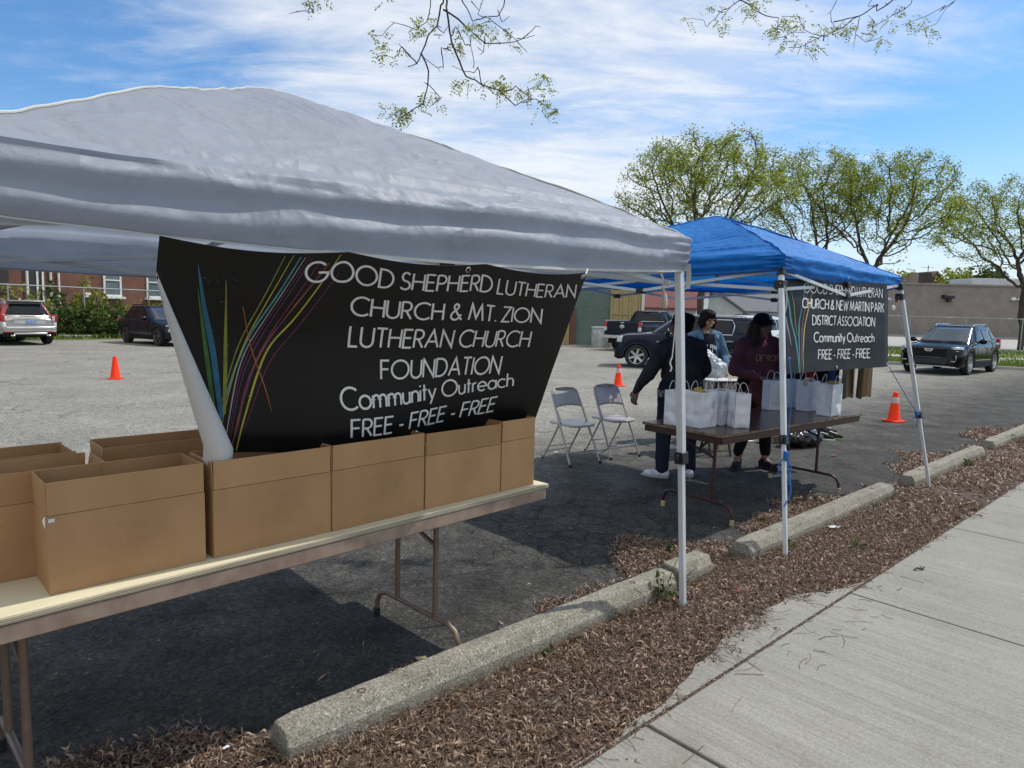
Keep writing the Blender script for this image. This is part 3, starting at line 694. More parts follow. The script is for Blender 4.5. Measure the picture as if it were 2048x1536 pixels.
sh = [(140, 31.5, 1.3, 1.0, 1.5, 900, 'leafsh', 'dark green shrub beside the tail of the silver car'), (182, 33.0, .9, .7, 3.1, 620, 'leafyel', 'tall yellow green sapling growing through the fence left of the first sash window'),
      (205, 31.8, 1.7, 1.0, 1.7, 1100, 'leafsh', 'wide dark shrub below the first sash window'), (108, 33.0, 1.0, .9, 2.6, 800, 'leafsh', 'dark green bush climbing the white downpipes'),
      (250, 33.5, 1.5, 1.0, 1.25, 700, 'leafsh', 'low green shrub behind the small dark car'), (288, 34.5, 1.2, .8, 2.0, 420, 'leafyel', 'pale yellow green bush above the roof of the small dark car'),
      (40, 31.0, 1.8, .9, 2.5, 420, 'leafyel', 'thin yellow green bush behind the roof of the silver car'), (165, 33.5, .9, .6, 2.3, 300, 'leafyel', 'sparse yellow vine on the brick wall beside the meter box'), (232, 33, .7, .6, 2.0, 220, 'leafyel', 'thin pale sapling under the sill of the first sash window')]
for px, d, rx, ry, h, n, m, lab in sh:
    p = at(px, 640, d); shrub(lab, (p.x, p.y, 0), rx, ry, h, n, MAT[m], (.13, .30), group='shrubs along the left fence')
b = B(); p = g(118, 677); q = g(186, 677); b.bar((p.x, p.y, .08), (q.x, q.y, .08), .2, .15)
tag(b.obj('concrete_bumper', MAT['conc'], bevel=.02), 'pale concrete bumper lying on the lawn edge beside the silver car', 'bumper')

# ---- middle: green block building, houses, garages
t = thing('block_building', 'dark green painted block building with yellow curtained window behind the pickup', 'building', (2.0, 38.0, 0))
x1 = (1277-1024)/1360*38-2.0
b = B(); b.box(((x1-8)/2, 6, 2.1), (x1+8, 12, 4.2)); b.obj('wall', MAT['block'], t)
b = B(); b.box(((x1-8)/2, 6, 4.28), (x1+8.3, 12.3, .16)); b.obj('roof', MAT['roofgrey'], t)
wx0, wx1 = (1217-1024)/1360*38-2.0, (1273-1024)/1360*38-2.0
b = B(); b.box(((wx0+wx1)/2, -.01, 2.2), (wx1-wx0, .04, 2.0)); wo = b.obj('window', MAT['curtain'], t)
b = B()
for i in range(4): b.box((lerp(wx0, wx1, i/3), -.05, 2.2), (.10, .09, 2.1))
for z in (1.2, 1.75, 3.2): b.box(((wx0+wx1)/2, -.045, z), (wx1-wx0-.11, .07, .09))
b.obj('frame', MAT['yelframe'], wo)
b = B(); b.box((x1+.06, -.06, 2.1), (.16, .16, 4.1)); b.obj('downpipe', MAT['whitepaint'], t)
dx0 = (1113-1024)/1360*38-2.0; b = B(); b.box((dx0+.25, -.02, 1.1), (.75, .06, 2.2)); b.obj('door', MAT['yelframe'], t)
b = B(); b.box((dx0+.8, -.06, 1.0), (.26, .16, 2.0)); b.obj('brick_pier', MAT['brick'], t)
t = thing('trash_barrel', 'scuffed white barrel standing against the green block wall', 'barrel', g(1203, 694))
b = B(); b.lathe([(.0, 0), (.50, 0), (.53, .1), (.55, .55), (.53, 1.0), (.50, 1.04), (.47, 1.0), (.44, .6), (0, .55)], 24); b.obj('shell', MAT['trash'], t)
b = B(); b.lathe([(.50, .98), (.575, .99), (.58, 1.05), (.50, 1.06), (.48, 1.02)], 24); b.obj('rim', MAT['whitepaint'], t)

def house(name, label, cat, loc, rz, w_, d_, h, rh, wm, rm, door=None, over=.3):
    t = thing(name, label, cat, loc, rz)
    b = B(); b.prism([(-w_/2, 0), (w_/2, 0), (w_/2, h), (0, h+rh), (-w_/2, h)], -d_/2, d_/2, Matrix.Rotation(pi/2, 4, 'X')); b.obj('wall', wm, t)
    b = B(); sl = rh/(w_/2); o = over
    for sg in (-1, 1):
        e = (sg*(w_/2+o), h-o*sl); tp = (0, h+rh)
        b.prism([(e[0], e[1]+.02), (0, tp[1]+.02), (0, tp[1]+.17), (e[0], e[1]+.17)], -d_/2-.3, d_/2+.3, Matrix.Rotation(pi/2, 4, 'X'))
    b.obj('roof', rm, t)
    if door:
        x0, x1, zt = door; b = B(); b.box(((x0+x1)/2, -d_/2-.03, zt/2), (x1-x0, .06, zt)); b.obj('door', MAT['whitepaint'], t)
        b = B()
        for x in (x0-.06, x1+.06): b.box((x, -d_/2-.05, zt/2+.05), (.118, .1, zt+.1))
        b.box(((x0+x1)/2, -d_/2-.05, zt+.062), (x1-x0-.004, .1, .12)); b.obj('door_frame', MAT['siding'], t)
    return t
house('house', 'small house with a dark red shingle roof beside the green building', 'house', at(1300, 640, 56)*1+Vector((0, 0, -at(1300, 640, 56).z)), R(62), 7, 9, 2.35, 1.9, MAT['siding'], MAT['roofred'], (-1, 1, 2))
def onpx(px, y): p = at(px, 640, y); return (p.x, p.y, 0)
house('garage', 'pale garage with a pointed gable behind the pickup cab', 'garage', onpx(1403, 58), R(4), 4.6, 6, 2.2, 1.5, MAT['siding'], MAT['roofgrey'], (-1.3, 1.3, 2.0))
house('garage', 'garage with a brown roof behind the tree trunk', 'garage', onpx(1450, 64), R(80), 5.5, 6, 2.1, 1.4, MAT['siding'], MAT['roofbrown'])
house('garage', 'wide white garage with a grey roof behind the white vehicle', 'garage', onpx(1525, 60), R(88), 6, 7, 2.3, 1.4, MAT['siding'], MAT['roofgrey'])
house('house', 'grey house beyond the blue tent with its roof at the banner edge', 'house', onpx(1620, 72), R(10), 8, 9, 3.2, 2.0, MAT['siding'], MAT['roofgrey'], (-.6, .6, 2.1))

# ---- right: long brick wall, chimneys, far trees, fence
WY = 86.0
t = thing('brick_warehouse', 'long low grey brown brick building across the far street', 'building', (41, WY, 0))
b = B(); b.box((45, 15, 3.25), (90, 30, 6.5)); b.obj('wall', MAT['greybrick'], t)
b = B(); b.box((45, 15, 6.62), (90.4, 30.4, .22)); b.obj('coping', MAT['greybrick'], t)
b = B(); b.box((45, -.12, .12), (90, .22, .24)); b.obj('plinth', MAT['road'], t)
for px in (1880,):
    x = (px-1024)/1360*WY-41; b = B(); b.box((x, -.35, 5.1), (1.3, .7, .45)); b.box((x+.2, -.25, 4.7), (.5, .4, .5)); b.obj('wall_lamp', MAT['blkpl'], t, bevel=.06)
for px in (2010, 2023):
    x = (px-1024)/1360*WY-41; b = B(); b.lathe([(0, -.1), (.34, 0), (.26, .3), (0, .4)], 12, Matrix.Translation((x, -.25, 4.9))); b.obj('wall_lamp', MAT['whitepaint'], t)
x = (1910-1024)/1360*WY-41; b = B(); b.box((x, 8, 7.6), (1.15, 1.1, 2.0)); b.tube([(x+.3, 8, 8.5), (x+.3, 8, 9.6)], .05, 6); b.bar((x-.6, 8, 9.3), (x+1.2, 8, 9.3), .04); b.obj('chimney', MAT['dkdoor'], t)
x = (2075-1024)/1360*WY-41; b = B(); b.box((x+1, 12, 7.4), (8, 5, 1.5)); b.obj('rooftop_unit', MAT['siding'], t, bevel=.05)
house('house', 'house with a brown hipped roof rising behind the brick wall', 'house', onpx(1832, 125), R(8), 6, 8, 7.6, 3.2, MAT['brick'], MAT['roofbrown'])
t = thing('brick_chimney', 'slim red brick chimney showing above the long brick wall', 'chimney', onpx(1863, 122)); b = B(); b.box((0, 0, 5.2), (.95, .95, 10.4)); b.obj('stack', MAT['brick'], t); b = B(); b.box((0, 0, 10.5), (1.15, 1.15, .2)); b.obj('cap', MAT['conc'], t)
fence('chain_link_fence', 'long chain link fence with a pale top rail before the grey brick wall', (18, 43.2, 0), (66, 41.2, 0), 2.08, 14)
# ================================================================== TREES
def colonize(base, attract, trunk_pts, step, infl, kill, iters, seed, tropism=(0, 0, .12)):
    r = np.random.default_rng(seed)
    nodes = [np.array(p, float) for p in trunk_pts]; par = [-1]+list(range(len(trunk_pts)-1))
    A_ = np.asarray(attract, float)
    for it in range(iters):
        if len(A_) == 0: break
        Nn = np.array(nodes); d = np.linalg.norm(A_[:, None]-Nn[None], axis=2); near = d.argmin(1); dm = d[np.arange(len(A_)), near]
        use = dm < infl
        if not use.any(): infl *= 1.4; continue
        grew = False
        for n_ in np.unique(near[use]):
            vv = A_[use & (near == n_)]-Nn[n_]; vv = vv/np.linalg.norm(vv, axis=1)[:, None]; dv = vv.sum(0)
            dv = dv/(np.linalg.norm(dv)+1e-6)+np.array(tropism)+r.normal(0, .22, 3); dv /= np.linalg.norm(dv)
            p = Nn[n_]+dv*step
            if np.min(np.linalg.norm(Nn-p, axis=1)) < step*.35: continue
            nodes.append(p); par.append(int(n_)); grew = True
        Nn = np.array(nodes); d = np.linalg.norm(A_[:, None]-Nn[None], axis=2).min(1); A_ = A_[d > kill]
        if not grew: break
    return np.array(nodes), par
def limb_mesh(nodes, par, r_tip, r_max, expo=2.3):
    n = len(nodes); kids = [[] for _ in range(n)]
    for i, p in enumerate(par):
        if p >= 0: kids[p].append(i)
    rad = np.zeros(n)
    for i in range(n-1, -1, -1):
        rad[i] = r_tip if not kids[i] else sum(rad[k]**expo for k in kids[i])**(1/expo)
    rad = np.minimum(rad*min(1.0, r_max/rad[0]) if rad[0] > r_max else rad*(r_max/rad[0])**.6, r_max)
    b = B(); done = [False]*n
    def walk(s_):
        chain = [s_]
        if par[s_] >= 0: chain = [par[s_], s_]
        while kids[chain[-1]]:
            ks = sorted(kids[chain[-1]], key=lambda k: -rad[k]); chain.append(ks[0])
            for k in ks[1:]: stack.append(k)
        return chain
    stack = [0]
    while stack:
        ch = walk(stack.pop())
        if len(ch) < 2: continue
        rr = [rad[c] for c in ch]
        if par[ch[0]] >= 0 or ch[0] != 0: rr[0] = min(rr[0], rr[1]*1.25)
        b.tube([nodes[c] for c in ch], [float(x) for x in rr], 8 if rr[0] > .08 else 5 if rr[0] > .03 else 4, True)
    tips = [i for i in range(n) if not kids[i]]
    return b, tips, rad, kids
def tree(label, loc, H, Rr, zlo, nattr, nleaf, seed, size=(.085, .20), trunk_h=2.2, flare=1.0, off=(0, 0), leaf='leafy', rt=.26, nm='locust_tree'):
    r = np.random.default_rng(seed); t = thing(nm, label, 'tree', loc, 0)
    at_ = []
    while len(at_) < nattr:
        p = r.uniform(-1, 1, 3)
        z = zlo+(H-zlo)*(p[2]*.5+.5); q = (z-zlo)/(H-zlo); rad = sqrt(p[0]**2+p[1]**2)
        lim = (.22+.78*smooth(q/.52))*(1-max(0, q-.45)**2.0*2.4)**.5 if q < 1 else 0
        if rad > lim*(1+.22*nz((p[0]*2.5+seed, p[1]*2.5, q*3))): continue
        if rad < .35*lim and q < .45 and r.random() < .8: continue
        if nz((p[0]*3.2+seed*1.3, p[1]*3.2, z*.55)) < -.20: continue
        at_.append((off[0]+p[0]*Rr, off[1]+p[1]*Rr, z))
    trunk = [(0, 0, -.1), (.03, 0, trunk_h*.35), (.06*flare, .03, trunk_h*.7), (.05*flare, .05, trunk_h)]
    nodes, par = colonize(None, at_, trunk, .36, 3.0, .58, 85, seed)
    b, tips, rad, kids = limb_mesh(nodes, par, .010, rt, 2.45)
    b.obj('trunk', MAT['bark'], t)
    # foliage along the thin outer twigs
    thin = [i for i in range(len(nodes)) if rad[i] < .035]; pts = []
    wts = np.array([2.0 if not kids[i] else .8 for i in thin]); wts *= np.clip((nodes[thin, 2]-zlo)/(H-zlo)*1.7+.15, .12, 1.4); wts *= np.array([.35+1.3*max(0, .5+nz((nodes[i][0]*.8, nodes[i][1]*.8, nodes[i][2]*.8+seed))) for i in thin]); wts /= wts.sum()
    pick = r.choice(len(thin), nleaf, p=wts); pts = nodes[np.array(thin)[pick]]+r.normal(0, .20, (nleaf, 3))
    leaf_cloud('crown', MAT[leaf], t, pts, size, .5, seed, .25); return t
p = onpx(1398, 42)
tree('tallest rounded locust tree, its thick dark trunk behind the blue tent', p, 12.3, 5.3, 5.4, 1600, 24000, 21, off=(-.2, 0), rt=.34, trunk_h=2.6)
tree('slender locust tree between the tallest tree and the spreading one', onpx(1622, 46), 12.6, 4.0, 5.0, 1100, 13500, 33, off=(-.4, 0), rt=.22)
tree('spreading locust tree with fanned limbs rising above the small banner', onpx(1722, 44), 11.9, 4.9, 5.0, 1400, 19500, 45, off=(1.0, 0), rt=.27)
tree('locust tree at the right edge with low spreading limbs on the grass verge', onpx(2046, 47), 11.4, 6.2, 4.2, 1600, 24000, 58, off=(-.3, 0), rt=.30, trunk_h=1.7)
# leafy masses far behind
def far_tree(label, px, d, h, rx, n, mat, size, z0=.25):
    p = onpx(px, d); t = thing('background_tree', label, 'tree', p); b = B(); b.tube([(0, 0, 0), (.1, 0, h*.4), (0, 0, h*.7)], [.3, .2, .1], 8)
    for i in range(6): a = i*1.05; b.tube([(0, 0, h*.35), (cos(a)*rx*.4, sin(a)*rx*.4, h*.6), (cos(a)*rx*.7, sin(a)*rx*.7, h*.75)], [.14, .08, .03], 5)
    b.obj('trunk', MAT['bark'], t); pts = []
    while len(pts) < n:
        q = Vector((rnd.uniform(-1, 1), rnd.uniform(-1, 1), rnd.uniform(-1, 1))); l = q.length
        if l > 1+.30*nz(q*2.2+Vector((px, 0, 0))) or l < .45: continue
        if nz(q*3.1+Vector((px*.7, 3, 0))) < -.22: continue
        pts.append((q.x*rx, q.y*rx, h*(z0+(1-z0)*(q.z*.5+.5))))
    leaf_cloud('crown', MAT[mat], t, pts, size, .6, px, .2); return t
far_tree('bright green rounded tree behind the dark chimney', 1953, 118, 11.9, 4.6, 2800, 'leafdk', (.5, .9))
far_tree('olive coloured tree behind the long wall, left of the dark chimney', 1905, 112, 10.9, 3.4, 1500, 'leafy', (.4, .8))
far_tree('pale thin tree behind the brown hipped roof', 1795, 130, 12.0, 4.8, 1300, 'leafy', (.4, .8))
far_tree('dark green tree behind the pale pointed garage', 1375, 66, 6.2, 4.2, 2200, 'leafdk', (.35, .7), .1)
far_tree('yellow green tree between the brown roofed garage and the wide white one', 1478, 70, 5.6, 3.6, 1700, 'leafy', (.35, .6), .05)
far_tree('dark green tree behind the red shingle roof', 1322, 74, 6.6, 4.6, 1800, 'leafdk', (.4, .8), .1)
far_tree('green tree behind the wide white garage', 1560, 82, 7.0, 4.4, 1500, 'leafdk', (.4, .8), .1)

# ---- the locust whose twigs hang into the top of the view; it grows behind the viewer on the street side
t = thing('honey_locust', 'honey locust whose fine twigs with young leaves hang into the top of the view', 'tree', (3.4, -2.2, 0))
T0 = Vector((3.4, -2.2, 0))
DB = 4.6
def Z(x, y, d=None): return at(550+x/3.413, y/3.413, (d or DB))-T0         # point on a twig from its place in the view
def W(x, y, d=None): return at(1350+x/3.413, y/3.413, (d or 5.4))-T0
b = B(); leafpts = []
def jit(pts, amp=.010):
    out_ = [Vector(pts[0])]
    for p, q in zip(pts, pts[1:]):
        n = max(2, int((Vector(q)-Vector(p)).length/.05))
        for i in range(1, n+1):
            v = Vector(p).lerp(Vector(q), i/n); out_.append(v+Vector((nz(v*19), nz(v*19+Vector((5, 0, 0))), nz(v*19+Vector((0, 7, 0)))))*amp if i < n else v)
    return out_
twigs = []
def twig(pts, r0, r1=.0016, dz=.25):
    k = len(pts); v = []
    for i, p in enumerate(pts): q = Vector(p); v.append(q+Vector((0, 1, 0))*(dz*nz((i*.9, r0*900, 2))))
    pp = jit(v); n = len(pp); rr = [lerp(r0, r1, i/(n-1))*(1.0+.28*max(0, nz(pp[i]*40))) for i in range(n)]
    b.tube(pp, rr, 6); twigs.append(pp)
    for i in range(2, n-1):          # stub spurs
        if rnd.random() < .22:
            d = Vector((rnd.uniform(-1, 1), rnd.uniform(-.6, .6), rnd.uniform(-1, 1))).normalized(); b.tube([pp[i], pp[i]+d*rnd.uniform(.012, .035)], [rr[i]*.9, .0012], 5)
    return pp
hub = Vector((.25, 4.4, 4.3))-T0; hub2 = Vector((1.9, 5.0, 4.55))-T0; hub0 = Vector((-1.05, 4.4, 4.0))-T0
main = [(0, 0, 0), (-.05, .1, 2.6), (-.2, .4, 6.2), (-.8, 1.9, 9.2), (-1.9, 4.2, 10.3), (-2.9, 6.2, 10.2), tuple(hub+Vector((.05, .1, 4.5))), tuple(hub+Vector((0, 0, .55))), tuple(hub)]
b.tube([Vector(p) for p in main[:4]], [.22, .18, .15, .10], 10); b.tube([Vector(p) for p in main[3:]], [.10, .07, .045, .028, .015, .011], 8)
b.tube([Vector(main[3]), Vector((-.9, 4.6, 10.4)), hub2+Vector((0, .2, 5.3)), hub2+Vector((0, 0, .5)), hub2], [.08, .05, .025, .014, .009], 8)
b.tube([Vector(main[4]), hub0+Vector((.2, .2, 5.2)), hub0+Vector((.1, 0, .7)), hub0], [.05, .02, .009, .006], 8)
twig([hub, Z(1150, -60), Z(1143, 0), Z(1140, 70), Z(1110, 190), Z(1060, 285), Z(1000, 360), Z(960, 410), Z(915, 470)], .011, .003)
twig([hub, Z(1165, -60), Z(1170, 0), Z(1180, 100), Z(1195, 230), Z(1215, 330), Z(1260, 420), Z(1300, 500), Z(1370, 560), Z(1450, 580), Z(1540, 625), Z(1640, 710), Z(1720, 700), Z(1780, 690), Z(1870, 710), Z(1930, 745)], .011)
twig([hub, Z(1060, -50), Z(1050, 0), Z(1020, 100), Z(960, 200), Z(890, 170), Z(830, 190), Z(730, 240), Z(640, 245)], .006)
twig([Z(1150, 75), Z(1250, 125), Z(1350, 190), Z(1430, 250), Z(1540, 290), Z(1640, 280), Z(1770, 275)], .006)
twig([hub, Z(1255, -50), Z(1270, 0), Z(1340, 80), Z(1440, 120), Z(1490, 190), Z(1600, 250), Z(1650, 270), Z(1725, 320)], .007)
twig([hub, Z(1575, -60), Z(1560, 0), Z(1520, 70), Z(1460, 120)], .004, .003); twig([Z(1520, 70), Z(1545, 110), Z(1600, 150)], .003)
twig([Z(1440, 120), Z(1380, 60), Z(1430, 30)], .003); twig([Z(1340, 10), Z(1390, 35)], .003)
twig([Z(1000, 370), Z(1050, 490), Z(1040, 570), Z(1020, 720), Z(960, 770), Z(820, 790), Z(790, 800)], .0055)
twig([Z(1040, 570), Z(1110, 630), Z(1150, 690)], .003); twig([Z(1110, 630), Z(1070, 655)], .002)
twig([Z(1195, 320), Z(1150, 380), Z(1140, 420), Z(1100, 430), Z(1020, 400), Z(975, 330)], .004)
twig([Z(960, 410), Z(890, 375), Z(800, 365), Z(740, 345)], .004); twig([Z(930, 390), Z(910, 350), Z(850, 310)], .0025)
twig([Z(1195, 225), Z(1245, 240), Z(1290, 270), Z(1330, 270), Z(1340, 240), Z(1390, 210)], .004); twig([Z(1110, 190), Z(1145, 190), Z(1190, 215)], .003); twig([Z(1085, 240), Z(1140, 205)], .003)
twig([Z(1420, 570), Z(1390, 510), Z(1355, 465), Z(1290, 455), Z(1210, 455)], .004); twig([Z(1355, 465), Z(1355, 400), Z(1335, 300)], .003)
twig([Z(1540, 625), Z(1640, 635), Z(1700, 600), Z(1790, 560), Z(1850, 530)], .004); twig([Z(1690, 705), Z(1755, 655), Z(1720, 620)], .003); twig([Z(1430, 250), Z(1420, 320), Z(1385, 355)], .003)
twig([Z(1650, 265), Z(1690, 230), Z(1780, 215), Z(1810, 190)], .003)
twig([hub0, Z(215, -40), Z(215, 0), Z(190, 30), Z(180, 70), Z(95, 88)], .006); twig([Z(205, 20), Z(240, 50), Z(285, 70)], .003)
twig([hub2, W(1540, -30), W(1490, 10), W(1420, 38), W(1370, 40), W(1300, 85), W(1230, 115), W(1170, 170), W(1110, 210), W(1040, 235), W(930, 235), W(880, 190), W(800, 160), W(700, 140)], .008)
twig([hub2, W(1620, -30), W(1590, 20), W(1540, 80), W(1500, 115), W(1420, 130), W(1320, 160), W(1250, 165)], .005)
twig([hub2, W(1930, -40), W(1900, 25), W(1850, 100), W(1770, 170), W(1680, 185)], .004); twig([W(1905, 10), W(1850, 45), W(1800, 70), W(1720, 110), W(1600, 130)], .003)
twig([hub2, W(1100, -40), W(1098, 50), W(1110, 125), W(1075, 195)], .004); twig([W(1110, 125), W(1200, 160), W(1270, 200), W(1340, 255), W(1400, 262)], .004)
twig([hub2, W(520, -40), W(435, 5), W(380, 45), W(310, 95), W(250, 135), W(180, 160), W(90, 140)], .0045)
twig([W(435, 5), W(500, 20), W(540, 65), W(620, 105), W(680, 150), W(740, 210), W(800, 240), W(880, 237)], .0045)
twig([W(1040, 255), W(960, 290), W(880, 295), W(800, 295)], .004); twig([W(370, 60), W(330, 110), W(315, 140)], .0025)
twig([hub2, W(860, -30), W(850, 5), W(810, 8)], .003); twig([W(1385, 38), W(1355, 10), W(1320, 0)], .003)
b.obj('trunk', MAT['twigdk'], t)
# pinnate young leaves: rows of small leaflets along a rachis
V = []; F = []
def spray(p, d, ln, drop=.6):
    d = Vector(d).normalized(); x = d.orthogonal().normalized(); n_ = int(ln/.0135)
    sd = (d.cross(Vector((rnd.uniform(-.4, .4), rnd.uniform(-1, 1), .5)))).normalized()
    for i in range(1, n_+1):
        s_ = i/n_; c = p+d*(ln*s_)+Vector((0, 0, -drop*ln*s_*s_*.5)); lf = .029*(1-.45*abs(s_-.45))*rnd.uniform(.8, 1.2)
        for sg in (-1, 1):
            dr = (sd*sg+d*.55+Vector((0, 0, rnd.uniform(-.5, .1)))).normalized(); wv = dr.cross(Vector((rnd.uniform(-1, 1), rnd.uniform(-1, 1), rnd.uniform(-1, 1)))).normalized()*lf*.19
            o = len(V); V.extend([c, c+dr*lf*.5+wv, c+dr*lf, c+dr*lf*.5-wv]); F.append((o, o+1, o+2, o+3))
def cluster(p, n, ln=(.05, .10)):
    for i in range(n): spray(p+Vector((rnd.gauss(0, .012), rnd.gauss(0, .02), rnd.gauss(0, .012))), (rnd.uniform(-1, 1), rnd.uniform(-.5, .5), rnd.uniform(-1.1, .45)), rnd.uniform(*ln))
for x, y, n in ((690, 340, 6), (760, 290, 4), (820, 360, 3), (660, 225, 3), (960, 150, 3), (1020, 140, 6), (1050, 190, 5), (1010, 240, 3), (1270, 190, 5), (1400, 180, 7), (1440, 200, 4), (1270, 270, 3), (1210, 320, 2), (1540, 230, 3), (1610, 235, 4), (1620, 300, 2), (1280, 530, 6), (1320, 570, 4), (1440, 600, 4), (1490, 540, 6), (1550, 560, 6), (1600, 590, 5), (1520, 600, 4), (1700, 620, 4), (1750, 600, 4), (1840, 540, 6), (1850, 590, 3), (1830, 690, 3), (1900, 720, 5), (1930, 760, 4), (1800, 720, 2), (1020, 640, 4), (1070, 650, 3), (1140, 680, 4), (820, 760, 5), (860, 750, 6), (900, 740, 4), (950, 745, 3), (760, 745, 3), (880, 790, 3), (250, 10, 6), (320, 20, 4), (740, 5, 2), (1240, 300, 2), (1350, 215, 2)):
    cluster(Z(x, y), n)
for x, y, n in ((470, 40, 6), (540, 20, 6), (590, 15, 4), (510, 90, 4), (310, 45, 3), (270, 110, 3), (300, 165, 3), (350, 150, 2), (90, 135, 3), (190, 120, 1), (660, 185, 5), (720, 140, 6), (780, 150, 6), (720, 210, 4), (850, 160, 4), (770, 275, 5), (830, 265, 4), (900, 270, 6), (910, 320, 4), (970, 320, 3), (1020, 200, 4), (1060, 220, 4), (1120, 225, 3), (1180, 130, 4), (1200, 200, 5), (1250, 220, 3), (1320, 135, 3), (1380, 250, 3), (1430, 260, 6), (1410, 150, 1), (1590, 140, 4), (1700, 105, 2), (1700, 175, 3), (1770, 195, 3), (1560, 25, 2), (880, 8, 2), (1470, 130, 2), (1490, 100, 1)):
    cluster(W(x, y), n)
np_mesh('crown', np.array([tuple(v) for v in V]), np.array(F), m_leaf('locust_leaflet', (.14, .17, .035), (.27, .31, .06), (.40, .42, .12), .65), t)
# ================================================================== CANOPY TENTS
UT = atan2(.683, .73); UX = Vector((.73, .683, 0)); UY = Vector((-.683, .73, 0))
def canopy(t, half, ze, zp, dv, mat, hemmat, puff, sag, folds, seed, hemdip=.05, panel=.0, crease=.012, ridge=True, nm='canopy', dip=0.0):
    K = 90; NR = 84; NVq = 16
    def perim(k):
        s_, f = divmod(k, K); c = 2*f/K-1
        return [(c, -1), (1, c), (-c, 1), (-1, -c)][s_], c, [(0, -1), (1, 0), (0, 1), (-1, 0)][s_], s_
    vs = []
    def point(k, m, q):
        (sx, sy), c, o, s_ = perim(k); o3 = Vector((o[0], o[1], 0)); ac = abs(c)
        f = (1-m)*(1+puff*m); z = ze+(zp-ze)*f
        z += panel*(1-ac*ac)*4*m*(1-m)
        p = Vector((sx*m*half, sy*m*half, z))
        along = c*half*m; n_ = (o3*.55+Vector((0, 0, .83)))
        # creases fanning out from where the roof truss pushes up
        rx, ry = along+.08*nz((s_, seed, 4)), (m-.66)*half*1.05; rr = sqrt(rx*rx+ry*ry)+1e-4; an = atan2(rx, -ry)
        if crease and an*1 == an:
            wv = nz((an*6, rr*.7, seed+s_*3))+.8*nz((an*13+3, rr*1.0, seed+s_*7))
            p += n_*crease*wv*smooth(rr/.22)*max(0, 1-rr/1.25)*(1.0 if ry < .18 else .35)
        p += n_*(.010*nz((along*2.2+m*2+s_*9, m*4-along, seed))+.004*(.3-abs(nz((along*5-m*6+s_*9, m*9+along*2, seed)))))+n_*.010*fbm((along*1.6, m*2.2, seed+s_))
        # soft long folds above the eave
        dist = (1-m)*half+(-q*dv)
        env = smooth((.48-dist)/.30) if q == 0 else 1
        wave = .55*sin(dist*38+2.6*nz((along*.6, 2.0, seed+s_))+.9*along)+.45*sin(dist*70+3.2*nz((along*.9, 7, seed+s_))-1.3*along)+.5*nz((along*1.1, dist*16, seed+s_*5))
        p += n_*folds*env*wave*(.45+.55*(1-ac**6))*.55
        if q > 0:
            p = Vector((sx*half, sy*half, ze))+o3*(.012*sin(pi*min(1, q))-.025*q)
            d = -q*dv; p.z += d-hemdip*q*(1-c*c)
            gath = smooth((ac-.82)/.18)
            p += o3*(folds*.55*(sin(q*12.5+2.4*nz((along*.7, q*.8, seed+s_))+along*1.1)*.7+.6*nz((along*1.3, q*4.2, seed+s_*3)))*(1-gath)+gath*.010*sin(q*26+along))
            p += o3*.008*nz((along*5, q*3, seed+7))
        p.z -= dip*smooth((m-.52)/.34)*smooth((1-m)/.10)*max(0, -(sx+sy)*.5)**1.5
        p -= o3*sag*(1-c*c)*smooth((m-.6)/.4)
        return p
    apex = Vector((0, 0, zp)); b = B(); vs = [apex]
    rows = []
    for i in range(1, NR+1): rows.append((i/NR, 0))
    for j in range(1, NVq+1): rows.append((1, j/NVq))
    n = 4*K
    for m, q in rows: vs += [point(k, m, q) for k in range(n)]
    fs = [(0, 1+k, 1+(k+1) % n) for k in range(n)]
    for r_ in range(len(rows)-1):
        a = 1+r_*n; fs += [(a+k, a+n+k, a+n+(k+1) % n, a+(k+1) % n) for k in range(n)]
    b.add(vs, fs); c_ = b.obj(nm, mat, t, ang=70)
    # bound hem and, along the four hips, the bound seams
    last = [Vector(v) for v in vs[1+(len(rows)-1)*n:]]
    h = B(); hv = []; 
    for k in range(n):
        (sx, sy), c, o, s_ = perim(k); o3 = Vector((o[0], o[1], 0)); p = last[k]
        hv += [p+o3*.002+Vector((0, 0, .010)), p+o3*.003+Vector((0, 0, -.001)), p-o3*.002+Vector((0, 0, -.001)), p-o3*.0015+Vector((0, 0, .010))]
    hf = [(k*4+j, ((k+1) % n)*4+j, ((k+1) % n)*4+(j+1) % 4, k*4+(j+1) % 4) for k in range(n) for j in range(4)]
    h.add(hv, hf); h.obj('hem', hemmat, c_)
    if ridge:
        for s_ in range(4):
            pts = [apex+Vector((0, 0, .002))]+[Vector(vs[1+i*n+s_*K])+Vector((0, 0, .003)) for i in range(2, NR+2, 1)]
            h = B(); h.tube(pts, .0045, 6); h.obj('seam', mat if ridge == 2 else hemmat, c_)
    return c_

